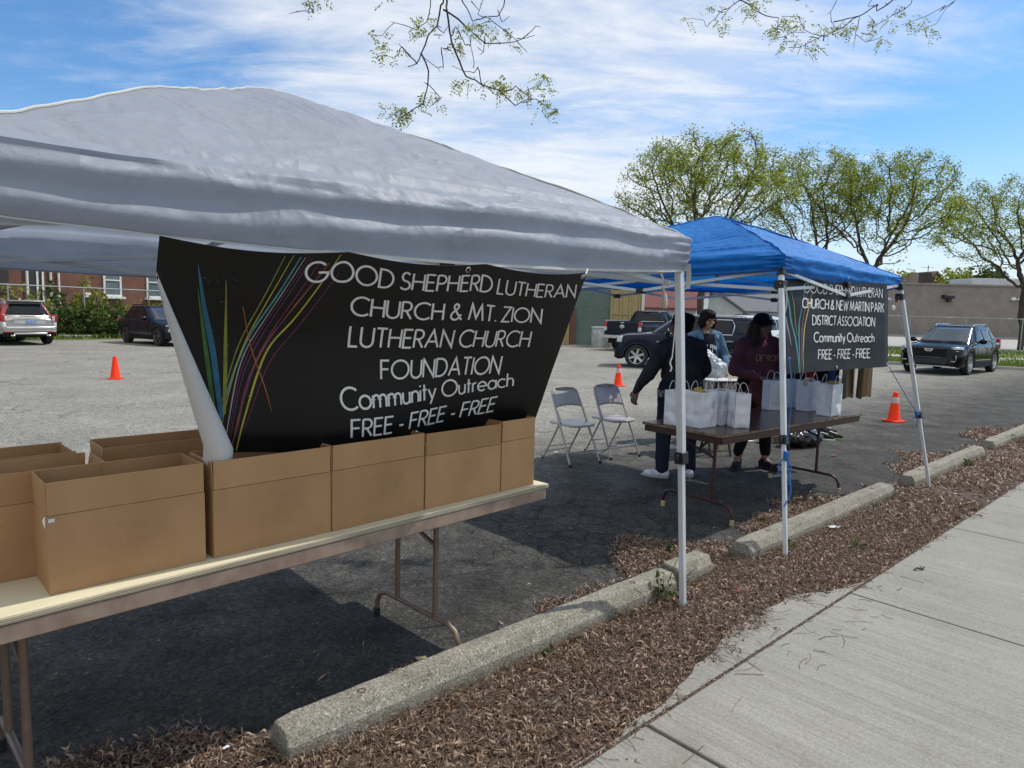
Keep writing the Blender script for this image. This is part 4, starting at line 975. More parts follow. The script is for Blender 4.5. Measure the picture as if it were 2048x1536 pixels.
def leg_parts(t, foot, top, zsl, w_o=.038, w_i=.030, mat=None, strap=None):
    foot = Vector(foot); top = Vector(top); d = (top-foot); q = foot+d*(zsl/top.z)
    b = B(); b.bar(q, top, w_o, w_o, up=UXl); l = b.obj('leg', mat or MAT['alu'], t, bevel=.004)
    b = B(); b.bar(foot+d*.004, q, w_i, w_i, up=UXl); b.obj('inner_leg', mat or MAT['alu'], l, bevel=.003)
    b = B(); b.bar(q-d.normalized()*.035, q+d.normalized()*.030, w_o+.018, w_o+.018, up=UXl); dn = d.normalized(); b.box(q+Vector((-.035, 0, 0)), (.03, .02, .035)); b.obj('slider_bracket', MAT['blkpl'], l, bevel=.004)
    b = B(); b.box(foot+Vector((0, 0, .004)), (.075, .06, .006)); b.bar(foot+Vector((0, 0, .008)), foot+d*.02, w_i-.006); b.obj('foot_plate', MAT['alu'], l, bevel=.001)
    b = B(); b.bar(top-d.normalized()*.05, top+d.normalized()*.012, w_o+.016, w_o+.016, up=UXl); b.obj('corner_bracket', MAT['blkpl'], l, bevel=.004)
    return l
UXl = Vector((1, 0, 0))
def truss_side(t, p, q, zt, zb, mid_top, inward, mat):
    """two scissor pairs between two posts; the bars lie in two planes so they cross without touching"""
    p = Vector(p); q = Vector(q); inn = Vector(inward); m = (p+q)/2
    def at_(f, z): v = p.lerp(q, f); return Vector((v.x, v.y, z))
    segs = [(at_(0, zt), at_(.5, zb), 0), (at_(0, zb), at_(.5, mid_top), 1), (at_(1, zt), at_(.5, zb), 0), (at_(1, zb), at_(.5, mid_top), 1)]
    for a, c, k in segs:
        b = B(); o = inn*(.012+.026*k); b.bar(a+o, c+o, .026, .012, up=inn); b.obj('truss_bar', mat, t, bevel=.003)
    for z in (mid_top, zb):
        b = B(); v = at_(.5, z)+inn*.022; b.box(v, (.062, .062, .045)); b.obj('truss_joint', MAT['blkpl'], t, bevel=.006)

# ---- grey-white tent in the foreground
CW = Vector((.88, 3.6, 0))-UX*1.525+UY*1.525
wt = thing('canopy_tent', 'large greyish white canopy tent with a white hem over the cardboard boxes', 'canopy tent', CW, UT)
HW = 1.525
canopy(wt, HW+.03, 2.03, 2.755, .17, MAT['canopyw'], MAT['hem'], .13, .012, .028, 3, hemdip=.045, panel=.03, crease=.020, ridge=True, dip=.04)
wc = wt.children[0]; wc.rotation_euler = (0, R(-.65), 0); wc.location = (0, 0, -.016)
def loc_(p, C): p = Vector(p)-C; return Vector((p.dot(UX), p.dot(UY), p.z))
leg_parts(wt, loc_((.985, 3.64, 0), CW), (HW-.02, -HW+.02, 1.98), .87)
leg_parts(wt, (-HW, -HW, 0), (-HW+.02, -HW+.02, 1.98), .87); leg_parts(wt, (HW, HW, 0), (HW-.02, HW-.02, 1.98), .87); leg_parts(wt, (-HW, HW, 0), (-HW+.02, HW-.02, 1.98), .87)
e = HW-.03
for (p, q, inn) in (((-e, -e, 0), (e, -e, 0), (0, 1, 0)), ((e, -e, 0), (e, e, 0), (-1, 0, 0)), ((e, e, 0), (-e, e, 0), (0, -1, 0)), ((-e, e, 0), (-e, -e, 0), (1, 0, 0))):
    truss_side(wt, p, q, 1.93, 1.80, 1.95, inn, MAT['alu'])
b = B(); b.bar((0, 0, 1.98), (0, 0, 2.69), .035); b.obj('peak_post', MAT['alud'], wt)
for dx, dy in ((0, -1), (1, 0), (0, 1), (-1, 0)):
    b = B(); b.bar((dx*e, dy*e, 1.97), (dx*.05, dy*.05, 2.05), .014, .028); b.obj('roof_bar', MAT['alud'], wt, bevel=.003)
    b = B(); b.bar((dx*e*.98, dy*e*.98, 1.83), (dx*.05, dy*.05, 2.30), .014, .028); b.obj('roof_bar', MAT['alud'], wt, bevel=.003)
b = B(); b.box((0, 0, 2.06), (.16, .16, .05)); b.obj('hub', MAT['alud'], wt, bevel=.01)
# loose strap end at the corner
b = B(); c0 = Vector((HW+.035, -HW-.015, 1.90)); b.grid(lambda u, v: c0+Vector((.012*sin(v*3), -.004+.03*u, -.13*v+.004*sin(u*5))), 3, 8); o = b.obj('strap', MAT['hem'], wt)

# ---- blue slant-leg tent
CBt = Vector((1.9, 4.9, 0))+UX*1.25+UY*1.25
bt = thing('canopy_tent', 'small blue slant leg canopy tent with white legs over the brown table and paper bags', 'canopy tent', CBt, UT)
HB_ = 1.25
bc = canopy(bt, HB_+.02, 2.075, 2.60, .115, MAT['canopyb'], MAT['hemb'], .18, .02, .016, 8, hemdip=.03, panel=-.035, crease=.011, ridge=2)
bc.location = (-.045, .02, .0); bc.rotation_euler = (0, R(.6), R(.8))
for sx, sy, f in ((-1, -1, (1.89, 4.48)), (1, -1, (4.16, 6.6)), (1, 1, (2.09, 8.83)), (-1, 1, (-.18, 6.71))):
    leg_parts(bt, loc_((f[0], f[1], 0), CBt), (sx*(HB_-.015), sy*(HB_-.015), 1.99), .80 if sx < 0 else .74, .034, .027, MAT['alu'])
e = HB_-.015
for (p, q, inn) in (((-e, -e, 0), (e, -e, 0), (0, 1, 0)), ((e, -e, 0), (e, e, 0), (-1, 0, 0)), ((e, e, 0), (-e, e, 0), (0, -1, 0)), ((-e, e, 0), (-e, -e, 0), (1, 0, 0))):
    truss_side(bt, p, q, 1.985, 1.840, 1.93, inn, MAT['alu'])
b = B(); b.bar((0, 0, 1.95), (0, 0, 2.57), .03); b.obj('peak_post', MAT['alud'], bt)
for sx, sy in ((-1, -1), (1, -1), (1, 1), (-1, 1)):
    c = (sx*(HB_-.01), sy*(HB_-.01), 1.875); b = B(); b.box(c, (.07, .07, .06)); b.box((c[0]-sx*.05, c[1], c[2]-.015), (.05, .025, .03)); b.obj('slider_bracket', MAT['blkpl'], bt, bevel=.006)
b = B(); b.box((HB_-.06, -HB_+.02, 1.845), (.02, .02, .045)); b.obj('release_tab', MAT['redpl'], bt, bevel=.004)
for dx, dy in ((0, -1), (1, 0), (0, 1), (-1, 0)):
    b = B(); b.bar((dx*e, dy*e, 1.99), (dx*.04, dy*.04, 2.05), .012, .024); b.obj('roof_bar', MAT['alu'], bt, bevel=.003)

# ================================================================== LETTERING (single-stroke geometric capitals)
def arc(cx_, cy_, rx, ry, a0, a1, n=14): return [(cx_+rx*cos(R(a0+(a1-a0)*i/n)), cy_+ry*sin(R(a0+(a1-a0)*i/n))) for i in range(n+1)]
_P = [(0, .48)]+[(.22, .48)]+arc(.22, .74, .24, .26, -90, 90)[1:-1]+[(.22, 1), (0, 1)]
GL = {
 'A': (.74, [[(0, 0), (.37, 1), (.74, 0)], [(.13, .34), (.61, .34)]]), 'B': (.46, [[(0, 0), (0, 1)], _P, [(0, 0), (.24, 0)]+arc(.24, .24, .24, .24, -90, 90)]),
 'C': (.80, [arc(.5, .5, .48, .5, 48, 312, 22)]), 'D': (.68, [[(0, 0), (0, 1), (.22, 1)]+arc(.22, .5, .45, .5, 88, -88, 18)+[(.22, 0), (0, 0)]]),
 'E': (.44, [[(.44, 1), (0, 1), (0, 0), (.44, 0)], [(0, .53), (.40, .53)]]), 'F': (.44, [[(.44, 1), (0, 1), (0, 0)], [(0, .53), (.40, .53)]]),
 'G': (.97, [arc(.5, .5, .48, .5, 45, 350, 26)+[(.97, .48), (.56, .48)]]), 'H': (.60, [[(0, 0), (0, 1)], [(.60, 0), (.60, 1)], [(0, .53), (.60, .53)]]),
 'I': (.0, [[(0, 0), (0, 1)]]), 'K': (.52, [[(0, 0), (0, 1)], [(.46, 1), (.02, .50)], [(.12, .60), (.52, 0)]]), 'L': (.40, [[(0, 1), (0, 0), (.40, 0)]]),
 'M': (.86, [[(0, 0), (.14, 1), (.43, .12), (.72, 1), (.86, 0)]]), 'N': (.66, [[(0, 0), (0, 1), (.66, 0), (.66, 1)]]), 'O': (.98, [arc(.49, .5, .49, .5, 0, 360, 28)]),
 'P': (.46, [[(0, 0), (0, 1)], _P]), 'R': (.48, [[(0, 0), (0, 1)], _P, [(.20, .48), (.48, 0)]]),
 'S': (.46, [arc(.24, .75, .20, .25, 35, 265, 14)+arc(.22, .25, .25, .25, 88, -150, 16)]), 'T': (.52, [[(0, 1), (.52, 1)], [(.26, 1), (.26, 0)]]),
 'U': (.60, [[(0, 1), (0, .30)]+arc(.30, .30, .30, .30, 180, 360, 16)[1:]+[(.60, 1)]]), 'W': (.96, [[(0, 1), (.25, 0), (.48, .92), (.71, 0), (.96, 1)]]),
 'Y': (.6, [[(0, 1), (.3, .5), (.6, 1)], [(.3, .5), (.3, 0)]]), 'Z': (.52, [[(.02, 1), (.52, 1), (0, 0), (.52, 0)]]),
 '&': (.66, [[(.64, 0), (.22, .64), (.17, .78), (.20, .92), (.30, .99), (.41, .93), (.43, .80), (.36, .68), (.12, .46), (.03, .30), (.04, .14), (.16, .02), (.32, .01), (.46, .10), (.60, .34)]]),
 '.': (.0, [[(0, 0), (0, .07)]]), '-': (.26, [[(0, .36), (.26, .36)]]),
 'a': (.54, [arc(.27, .30, .27, .31, 0, 360, 20), [(.54, .62), (.54, 0)]]), 'c': (.50, [arc(.3, .31, .30, .31, 48, 312, 18)]), 'e': (.58, [[(.02, .31), (.57, .31)]+arc(.29, .31, .28, .31, 0, 312, 20)]),
 'h': (.40, [[(0, 0), (0, 1)], [(0, .38)]+arc(.20, .38, .20, .24, 180, 0, 12)+[(.40, 0)]]), 'i': (.0, [[(0, 0), (0, .62)], [(0, .82), (0, .90)]]),
 'm': (.72, [[(0, 0), (0, .62)], [(0, .40)]+arc(.18, .40, .18, .22, 180, 0, 10)+[(.36, 0)], [(.36, .40)]+arc(.54, .40, .18, .22, 180, 0, 10)+[(.72, 0)]]),
 'n': (.40, [[(0, 0), (0, .62)], [(0, .38)]+arc(.20, .38, .20, .24, 180, 0, 12)+[(.40, 0)]]), 'o': (.60, [arc(.30, .31, .30, .31, 0, 360, 22)]),
 'r': (.22, [[(0, 0), (0, .62)], [(0, .36)]+arc(.18, .38, .18, .22, 180, 70, 8)]), 't': (.26, [[(.12, .92), (.12, 0)], [(0, .62), (.26, .62)]]),
 'u': (.40, [[(.0, .62), (0, .24)]+arc(.20, .24, .20, .24, 180, 360, 12)+[(.40, .62)], [(.40, .3), (.40, 0)]]), 'y': (.46, [[(0, .62), (.24, .02)], [(.46, .62), (.13, -.28)]]),
}
def layout(text, gap=.17, space=.42):
    x = 0; out_ = []
    for ch in text:
        if ch == ' ': x += space-gap; continue
        w_, st = GL[ch]; out_ += [[(x+px, py) for px, py in s_] for s_ in st]; x += w_+gap
    return out_, x-gap
def ribbon(b, pts, half, fn, lift, seg=.12, taper=None):
    """flat stroke along pts; fn maps (x, y, lift) to space"""
    q = [pts[0]]
    for p, r_ in zip(pts, pts[1:]):
        n = max(1, int(sqrt((p[0]-r_[0])**2+(p[1]-r_[1])**2)/seg))
        q += [(lerp(p[0], r_[0], i/n), lerp(p[1], r_[1], i/n)) for i in range(1, n+1)]
    closed = abs(pts[0][0]-pts[-1][0])+abs(pts[0][1]-pts[-1][1]) < 1e-6; vs = []; k = len(q)
    for i in range(k):
        a = q[i-1] if i > 0 else (q[-2] if closed else None); c = q[i+1] if i < k-1 else (q[1] if closed else None)
        d1 = Vector((q[i][0]-a[0], q[i][1]-a[1])).normalized() if a else None; d2 = Vector((c[0]-q[i][0], c[1]-q[i][1])).normalized() if c else None
        d1 = d1 or d2; d2 = d2 or d1; n1 = Vector((-d1.y, d1.x)); n2 = Vector((-d2.y, d2.x)); m = n1+n2
        m = m.normalized() if m.length > 1e-4 else n1; l = min(2.6, 1/max(.25, m.dot(n1)))
        hw = half*l*(taper(i/(k-1)) if taper else 1); ex = Vector((0, 0))
        vs += [fn(q[i][0]+m.x*hw, q[i][1]+m.y*hw, lift), fn(q[i][0]-m.x*hw, q[i][1]-m.y*hw, lift)]
    b.add(vs, [(2*i, 2*i+1, 2*i+3, 2*i+2) for i in range(k-1)])
def text_line(b, text, quad, surf, stroke=.052, lift=.0016, gap=.17, space=.42, bend=None):
    """quad: uv of baseline start, baseline end, cap start, cap end"""
    st, W_ = layout(text, gap, space); (b0, b1, c0, c1) = [Vector(x) for x in quad]
    def fn(x, y, l):
        s_ = x/W_; lo = b0.lerp(b1, s_); hi = c0.lerp(c1, s_); p = lo.lerp(hi, y)
        if bend: p.y += bend*s_*(1-s_)*4
        return surf(p.x, p.y, l)
    for k, s_ in enumerate(st): ribbon(b, s_, stroke, fn, lift+.00035*(k % 4))

# ================================================================== BANNERS
TL, TR, BR, BL = at(312, 470, 1.87), at(1175, 545, 3.01), at(1062, 850, 3.45), at(300, 885, 2.12)
VMAX = 1.10
def flat1(u, v):
    p = TL.lerp(TR, u).lerp(BL.lerp(BR, u), v)
    nn = ((TR-TL).cross(BL-TL)).normalized()         # towards the street
    if nn.y > 0: nn = -nn
    bow = .045*sin(pi*min(1, max(0, v)))*(1-.5*u)+.022*sin(u*9+1)*v*smooth((v-.2)/.8)+.05*smooth((u-.80)/.2)*sin(pi*v)*-.5+.012*nz((u*4, v*3, 1))
    p = p-nn*bow; p.z -= .022*abs(sin(u*pi*3))*(1-min(1, v))**3
    return p, nn
def surf1(u, v, lift=0.0):
    rad = .0015+.045*max(0, min(1, (v-.17)/.85)); wid = 1.8
    sc = rad*pi*1.42; s_ = u*wid
    if s_ >= sc:
        p, nn = flat1(u, v); return p+nn*lift
    p, nn = flat1(sc/wid, v); q, _ = flat1(sc/wid+.01, v); tg = (q-p).normalized(); ph = (sc-s_)/rad
    out_n = (nn*cos(ph)+tg*sin(ph))
    return p-tg*(rad*sin(ph))+nn*(rad*(1-cos(ph)))+out_n*lift
bn = thing('banner', 'large black banner with white lettering hanging from the greyish white tent behind the boxes', 'banner', TL)
def bl(p): return Vector(p)-TL
b = B(); b.grid(lambda u, v: bl(surf1(u*u*.35+u*.65, v*VMAX)), 110, 40); front = b
bo = front.obj('sheet', MAT['vinyl'], bn, ang=80)
b = B(); b.grid(lambda u, v: bl(surf1(u*u*.35+u*.65, v*VMAX, -.0016)), 110, 40); b.obj('backing', MAT['vback'], bo, ang=80)
b = B(); S1 = lambda u, v, l: bl(surf1(u, v, l))
for txt, q, bend, st in (('GOOD SHEPHERD LUTHERAN', ((.256, .150), (.984, .138), (.252, .045), (.972, .064)), .004, .056),
                ('CHURCH & MT. ZION', ((.367, .323), (.903, .304), (.362, .220), (.890, .216)), .004, .057),
                ('LUTHERAN CHURCH', ((.378, .501), (.892, .462), (.374, .388), (.884, .362)), .006, .056),
                ('FOUNDATION', ((.466, .676), (.823, .645), (.461, .574), (.818, .535)), .004, .057),
                ('Community Outreach', ((.372, .842), (.882, .722), (.364, .722), (.872, .638)), .020, .057),
                ('FREE - FREE - FREE', ((.402, 1.003), (.838, .897), (.398, .899), (.840, .798)), .022, .058)):
    b = B(); text_line(b, txt, q, S1, st, .0022, bend=bend, gap=.15 if 'Comm' not in txt else .13); b.obj('text_line', MAT['ink'], bn)
def streak(pts, w0, mat, k, surf, parent, base, taper=None):
    # smooth the control points
    P = [Vector(p) for p in pts]; q = []
    for i in range(len(P)-1):
        p0, p1, p2, p3 = P[max(0, i-1)], P[i], P[i+1], P[min(len(P)-1, i+2)]
        for j in range(8):
            t_ = j/8; q.append(.5*((2*p1)+(p2-p0)*t_+(2*p0-5*p1+4*p2-p3)*t_*t_+(3*p1-p0-3*p2+p3)*t_**3))
    q.append(P[-1]); bb = B()
    ribbon(bb, [(p.x, p.y) for p in q], w0, lambda x, y, l: surf(x, y, l), .0008+.00010*k, .03, taper or (lambda s_: (.35+.65*sin(pi*min(1, s_*.9+.1)))))
    bb.obj('streak', mat, parent)
ST = [([(.318, .01), (.254, .345), (.204, .557), (.168, .921), (.158, 1.09)], .0022, 's_yel'), ([(.240, .02), (.209, .226), (.164, .506), (.128, .859), (.122, 1.09)], .0022, 's_cyan'),
      ([(.249, .02), (.196, .351), (.158, .612), (.139, .948), (.133, 1.09)], .0012, 's_white'), ([(.278, .05), (.217, .399), (.171, .721), (.148, 1.09)], .0014, 's_mag'),
      ([(.298, .05), (.234, .347), (.186, .611), (.158, .92), (.147, 1.09)], .0014, 's_org'), ([(.210, .015), (.183, .254), (.147, .559), (.120, .916)], .0014, 's_lime'),
      ([(.262, .02), (.206, .375), (.163, .68), (.143, 1.05)], .0016, 's_pur'), ([(.322, .10), (.262, .40), (.21, .62), (.17, .97)], .0012, 's_mag'), ([(.226, .01), (.19, .28), (.152, .60), (.125, .98)], .0012, 's_yel'),
      ([(.256, .02), (.20, .36), (.16, .65), (.141, 1.0)], .0010, 's_mag'), ([(.15, .30), (.175, .52), (.205, .72), (.222, .86)], .0011, 's_org'), ([(.29, .05), (.225, .39), (.176, .70), (.152, 1.08)], .0010, 's_pur')]
for k, (pts, w0, m) in enumerate(ST): streak(pts, w0, MAT[m], k, S1, bn, TL)
bladeT = lambda s_: (.05+1.0*sin(pi*min(1, s_*.72+.02))**1.2)
streak([(.066, .10), (.084, .315), (.107, .561), (.127, .90)], .0052, MAT['s_blue'], 14, S1, bn, TL, bladeT)
streak([(.070, .22), (.085, .42), (.100, .64), (.116, .92)], .0038, MAT['s_green'], 15, S1, bn, TL, bladeT)
streak([(.114, .16), (.124, .40), (.130, .62), (.132, .88)], .0034, MAT['s_lime'], 16, S1, bn, TL, bladeT)
b = B()
for i in range(36):
    u = .075+abs(rnd.gauss(0, .06)); v = rnd.uniform(.12, .95); s_ = rnd.uniform(.0004, .0014)
    ribbon(b, [(u-s_, v), (u+s_, v)], s_*1.6, lambda x, y, l: S1(x, y, l), .0036+.00002*i, .01)
b.obj('paint_specks', MAT['s_cyan'], bn)
def grommet(surf, u, v, r, parent):
    p = surf(u, v, .002); n_ = (surf(u, v, .004)-p).normalized(); m = n_.to_track_quat('Z', 'Y').to_matrix().to_4x4(); m.translation = p
    b = B(); b.lathe([(r*.55, .0), (r*.6, .003), (r*.8, .004), (r, .002), (r, -.001)], 14, m); b.obj('grommet', MAT['chrome'], parent)
for u, v in ((.985, .02), (.62, .025), (.59, 1.02), (.99, .97)): grommet(S1, u, v, .012, bn)
p = bl(surf1(.985, .02, .004)); b = B(); pr = loc_(Vector(TR), CW)
b.tube([p, p+Vector((.012, -.012, .012)), p+Vector((.02, .01, .035))], .004, 6); b.obj('tie_cord', MAT['whitestr'], bn)

TL2, TR2, BR2, BL2 = at(1560, 556, 5.05), at(1784, 568, 6.42), at(1779, 733, 6.42), at(1568, 748, 5.05)
def surf2(u, v, lift=0.0):
    p = TL2.lerp(TR2, u).lerp(BL2.lerp(BR2, u), v); nn = ((TR2-TL2).cross(BL2-TL2)).normalized()
    if nn.y > 0: nn = -nn
    return p+nn*(.018*sin(u*6+v*1.5)*(.3+v*.7)+.010*nz((u*5, v*4, 4))-.03*smooth((u-.93)/.07)+lift)
bn2 = thing('banner', 'smaller faded black banner with white lettering hanging under the blue tent', 'banner', TL2)
def bl2(p): return Vector(p)-TL2
b = B(); b.grid(lambda u, v: bl2(surf2(u, v)), 50, 26); bo = b.obj('sheet', MAT['vinyl2'], bn2, ang=80)
b = B(); b.grid(lambda u, v: bl2(surf2(u, v, -.0016)), 50, 26); b.obj('backing', MAT['vback'], bo, ang=80)
S2 = lambda u, v, l: bl2(surf2(u, v, l)); b = B()
for txt, q in (('GOOD SHEPHERD LUTHERAN', ((.165, .140), (.893, .170), (.168, .040), (.890, .065))), ('CHURCH & NEW MARTIN PARK', ((.140, .303), (.914, .342), (.148, .203), (.912, .236))),
               ('DISTRICT ASSOCIATION', ((.222, .484), (.823, .506), (.224, .384), (.826, .406))), ('Community Outreach', ((.231, .672), (.815, .692), (.232, .568), (.814, .594))), ('FREE - FREE - FREE', ((.275, .864), (.779, .878), (.276, .762), (.777, .774)))):
    b = B(); text_line(b, txt, q, S2, .062 if 'GOOD' not in txt else .05, .0022, gap=.16); b.obj('text_line', MAT['ink'], bn2)
for k, (pts, w0, m) in enumerate([([(.035, .12), (.060, .42), (.088, .69), (.095, .995)], .0055, 's_cyan'), ([(.235, .12), (.165, .476), (.138, .75), (.129, .995)], .004, 's_yel'), ([(.178, .09), (.125, .42), (.104, .80), (.102, .995)], .004, 's_cyan'),
      ([(.20, .10), (.150, .43), (.122, .75), (.113, .995)], .004, 's_mag'), ([(.024, .40), (.048, .70)], .003, 's_white'), ([(.07, .14), (.09, .42), (.098, .6)], .003, 's_lime'), ([(.01, .25), (.02, .55), (.03, .9)], .003, 's_pur')]):
    streak(pts, w0, MAT[m], k, S2, bn2, TL2)
for u, v in ((.46, .965), (.985, .97), (.985, .03)): grommet(S2, u, v, .013, bn2)
# ================================================================== TABLE WITH CARTONS
EB = Vector((-1.317, 1.885, 0)); EE = Vector((.716, .698, 0)); EN = Vector((-.698, .716, 0)); ETH = atan2(.698, .716)
def en(e, n, z=0.0): return EB+EE*e+EN*n+Vector((0, 0, z))
T1 = en(2.105, -.012); TH1 = ETH+R(1.9)
t1 = thing('folding_table', 'long folding table with a plywood top and tan steel rim carrying the cardboard boxes', 'table', T1, TH1)
LT = 2.72; WT = .76
b = B(); b.box((-LT/2, WT/2, .7735), (LT-.006, WT-.006, .003)); tt = b.obj('tabletop', MAT['plytop'], t1)
b = B(); b.box((-LT/2, WT/2, .762), (LT, WT, .0195)); b.obj('plywood_edge', MAT['plyedge'], tt, bevel=.004)
b = B()
for y in (.014, WT-.014): b.box((-LT/2, y, .725), (LT-.03, .022, .052))
for x in (-.03, -LT+.03): b.box((x, WT/2, .725), (.022, WT-.052, .052))
b.obj('rim', MAT['apron'], t1, bevel=.004)
def leg_set(t, x, W_, ztop, mat, capm, r=.0125, yb=(.06, .70), zb=.15, ups=(.23, .53), dirx=1):
    b = B(); y0, y1 = yb; cr = .10
    pts = [(x, y0, .012), (x, y0+.004, zb-.07), (x, y0+.03, zb-.022), (x, y0+.085, zb)]+[(x, y1-.085, zb), (x, y1-.03, zb-.022), (x, y1-.004, zb-.07), (x, y1, .012)]
    b.tube(pts, r, 10)
    l = b.obj('leg_frame', mat, t)
    for y in ups: u_ = B(); u_.tube([(x, y, zb+.002), (x, y, ztop)], r, 10); u_.obj('leg', mat, l)
    u_ = B(); u_.tube([(x, ups[0], .50), (x, ups[0]+.02, .515), (x, ups[1]-.02, .60), (x, ups[1], .615)], r*.75, 8); u_.tube([(x, (ups[0]+ups[1])/2, .555), (x+dirx*.30, (ups[0]+ups[1])/2, ztop)], r*.75, 8); u_.obj('brace', mat, l)
    for y in (y0, y1): c = B(); c.lathe([(0, 0), (r*1.35, 0), (r*1.35, .045), (r*1.05, .048)], 12, Matrix.Translation((x, y, 0))); c.obj('foot_cap', capm, l)
leg_set(t1, -.52, WT, .72, MAT['brownsteel'], MAT['rubber'], .0135, (.075, .73), .155, (.25, .55), -1)
leg_set(t1, -2.145, WT, .72, MAT['brownsteel'], MAT['rubber'], .0135, (.075, .73), .155, (.25, .55), 1)
def carton(label, e, n, w_, d_, h, fl, rz=0, tilt=(3, 2, 3, 2), group='open cardboard boxes on the plywood table'):
    """origin at the front left corner"""
    t = thing('cardboard_box', label, 'box', en(e, n, .7755), ETH+rz, group); k = .0045; b = B()
    b.box((w_/2, k/2, h/2), (w_, k, h)); b.box((w_/2, d_-k/2, h/2), (w_, k, h))
    b.box((k/2, d_/2, h/2), (k, d_-2*k-.001, h)); b.box((w_-k/2, d_/2, h/2), (k, d_-2*k-.001, h)); b.box((w_/2, d_/2, k/2+.001), (w_-2*k-.001, d_-2*k-.001, k))
    b.obj('carton', MAT['card'], t, bevel=.0016)
    for i, (c, wd, ax) in enumerate((((w_/2, k/2), w_-.004, 0), ((w_/2, d_-k/2), w_-.004, 1), ((k/2, d_/2), d_-2*k-.004, 2), ((w_-k/2, d_/2), d_-2*k-.004, 3))):
        b = B(); q = Matrix.Rotation(R(tilt[i]), 3, 'X' if ax < 2 else 'Y'); sg = {0: 1, 1: -1, 2: -1, 3: 1}[ax]
        m = Matrix.Rotation(R(tilt[i])*sg, 3, 'X' if ax < 2 else 'Y')
        dim = (wd, k*.9, fl) if ax < 2 else (k*.9, wd, fl)
        b.box(Vector((c[0], c[1], h+.0015))+m@Vector((0, 0, fl/2)), dim, m); b.obj('flap', MAT['card'], t, bevel=.0014)
    return t
HBX = .232; FLP = .097
cb = carton('open cardboard box standing forward of the others, nearest the left end of the plywood edge', 0, 0, .438, .205, HBX, FLP, 0, (-.5, 1, 1, -2))
b = B(); b.grid(lambda u, v: Vector((-.002-.006*v*u, .006+.012*u, .205+.028*v-.012*u)), 4, 4); b.grid(lambda u, v: Vector((.003+.016*u, -.0015-.004*v, .215+.012*v)), 3, 3); b.obj('tape_scrap', MAT['whitestr'], cb)
carton('open cardboard box right of the rolled white banner end', .465, 0, .436, .205, HBX, FLP, R(.5), (1.6, 1, 2, 1))
carton('open cardboard box in the middle of the front row below the lettering', .905, 0, .44, .205, HBX+.002, FLP, R(1.6), (.4, 1, 1, 1))
carton('open cardboard box second from the right end of the plywood table', 1.353, .013, .446, .205, HBX-.002, FLP, R(1.2), (.8, 1, 2, 1))
carton('open cardboard box turned end on at the right end of the plywood table', 1.806, .022, .232, .43, HBX+.006, FLP+.002, R(2.2), (.2, 1, .5, .5))
carton('open cardboard box set back at the left edge of the picture', -.262, .197, .45, .21, HBX, FLP, 0, (1, 1, 1, 9))
carton('open cardboard box in the back row at the left, with dark inner flaps', -.28, .435, .45, .21, HBX, FLP, R(1), (1, 1, 1, -5))
carton('open cardboard box in the back row behind the rolled white banner end', .252, .445, .45, .205, HBX, FLP, R(-1), (1, 1, 2, 2))

# ================================================================== BROWN TABLE WITH PAPER BAGS
T2 = Vector((1.6, 5.08, 0)); TH2 = atan2(.631, .776); E2 = Vector((cos(TH2), sin(TH2), 0)); N2 = Vector((-sin(TH2), cos(TH2), 0))
t2 = thing('folding_table', 'folding table with a dark walnut laminate top under the blue tent', 'table', T2, TH2)
L2, W2 = 2.33, .78
b = B(); b.box((L2/2, W2/2, .7395), (L2-.004, W2-.004, .003)); tt = b.obj('tabletop', MAT['lam'], t2)
b = B(); b.box((L2/2, W2/2, .729), (L2, W2, .0175)); b.obj('edge_band', MAT['lamedge'], tt, bevel=.004)
b = B()
for y in (.02, W2-.02): b.box((L2/2, y, .692), (L2-.05, .025, .055))
for x in (.035, L2-.035): b.box((x, W2/2, .692), (.025, W2-.068, .055))
b.obj('rim', MAT['dkbrown'], t2, bevel=.004)
leg_set(t2, .215, W2, .70, MAT['dkbrown'], MAT['tancap'], .0135, (.01, .69), .155, (.20, .50), 1)
leg_set(t2, 2.0, W2, .70, MAT['dkbrown'], MAT['tancap'], .0135, (.02, .73), .155, (.25, .55), -1)
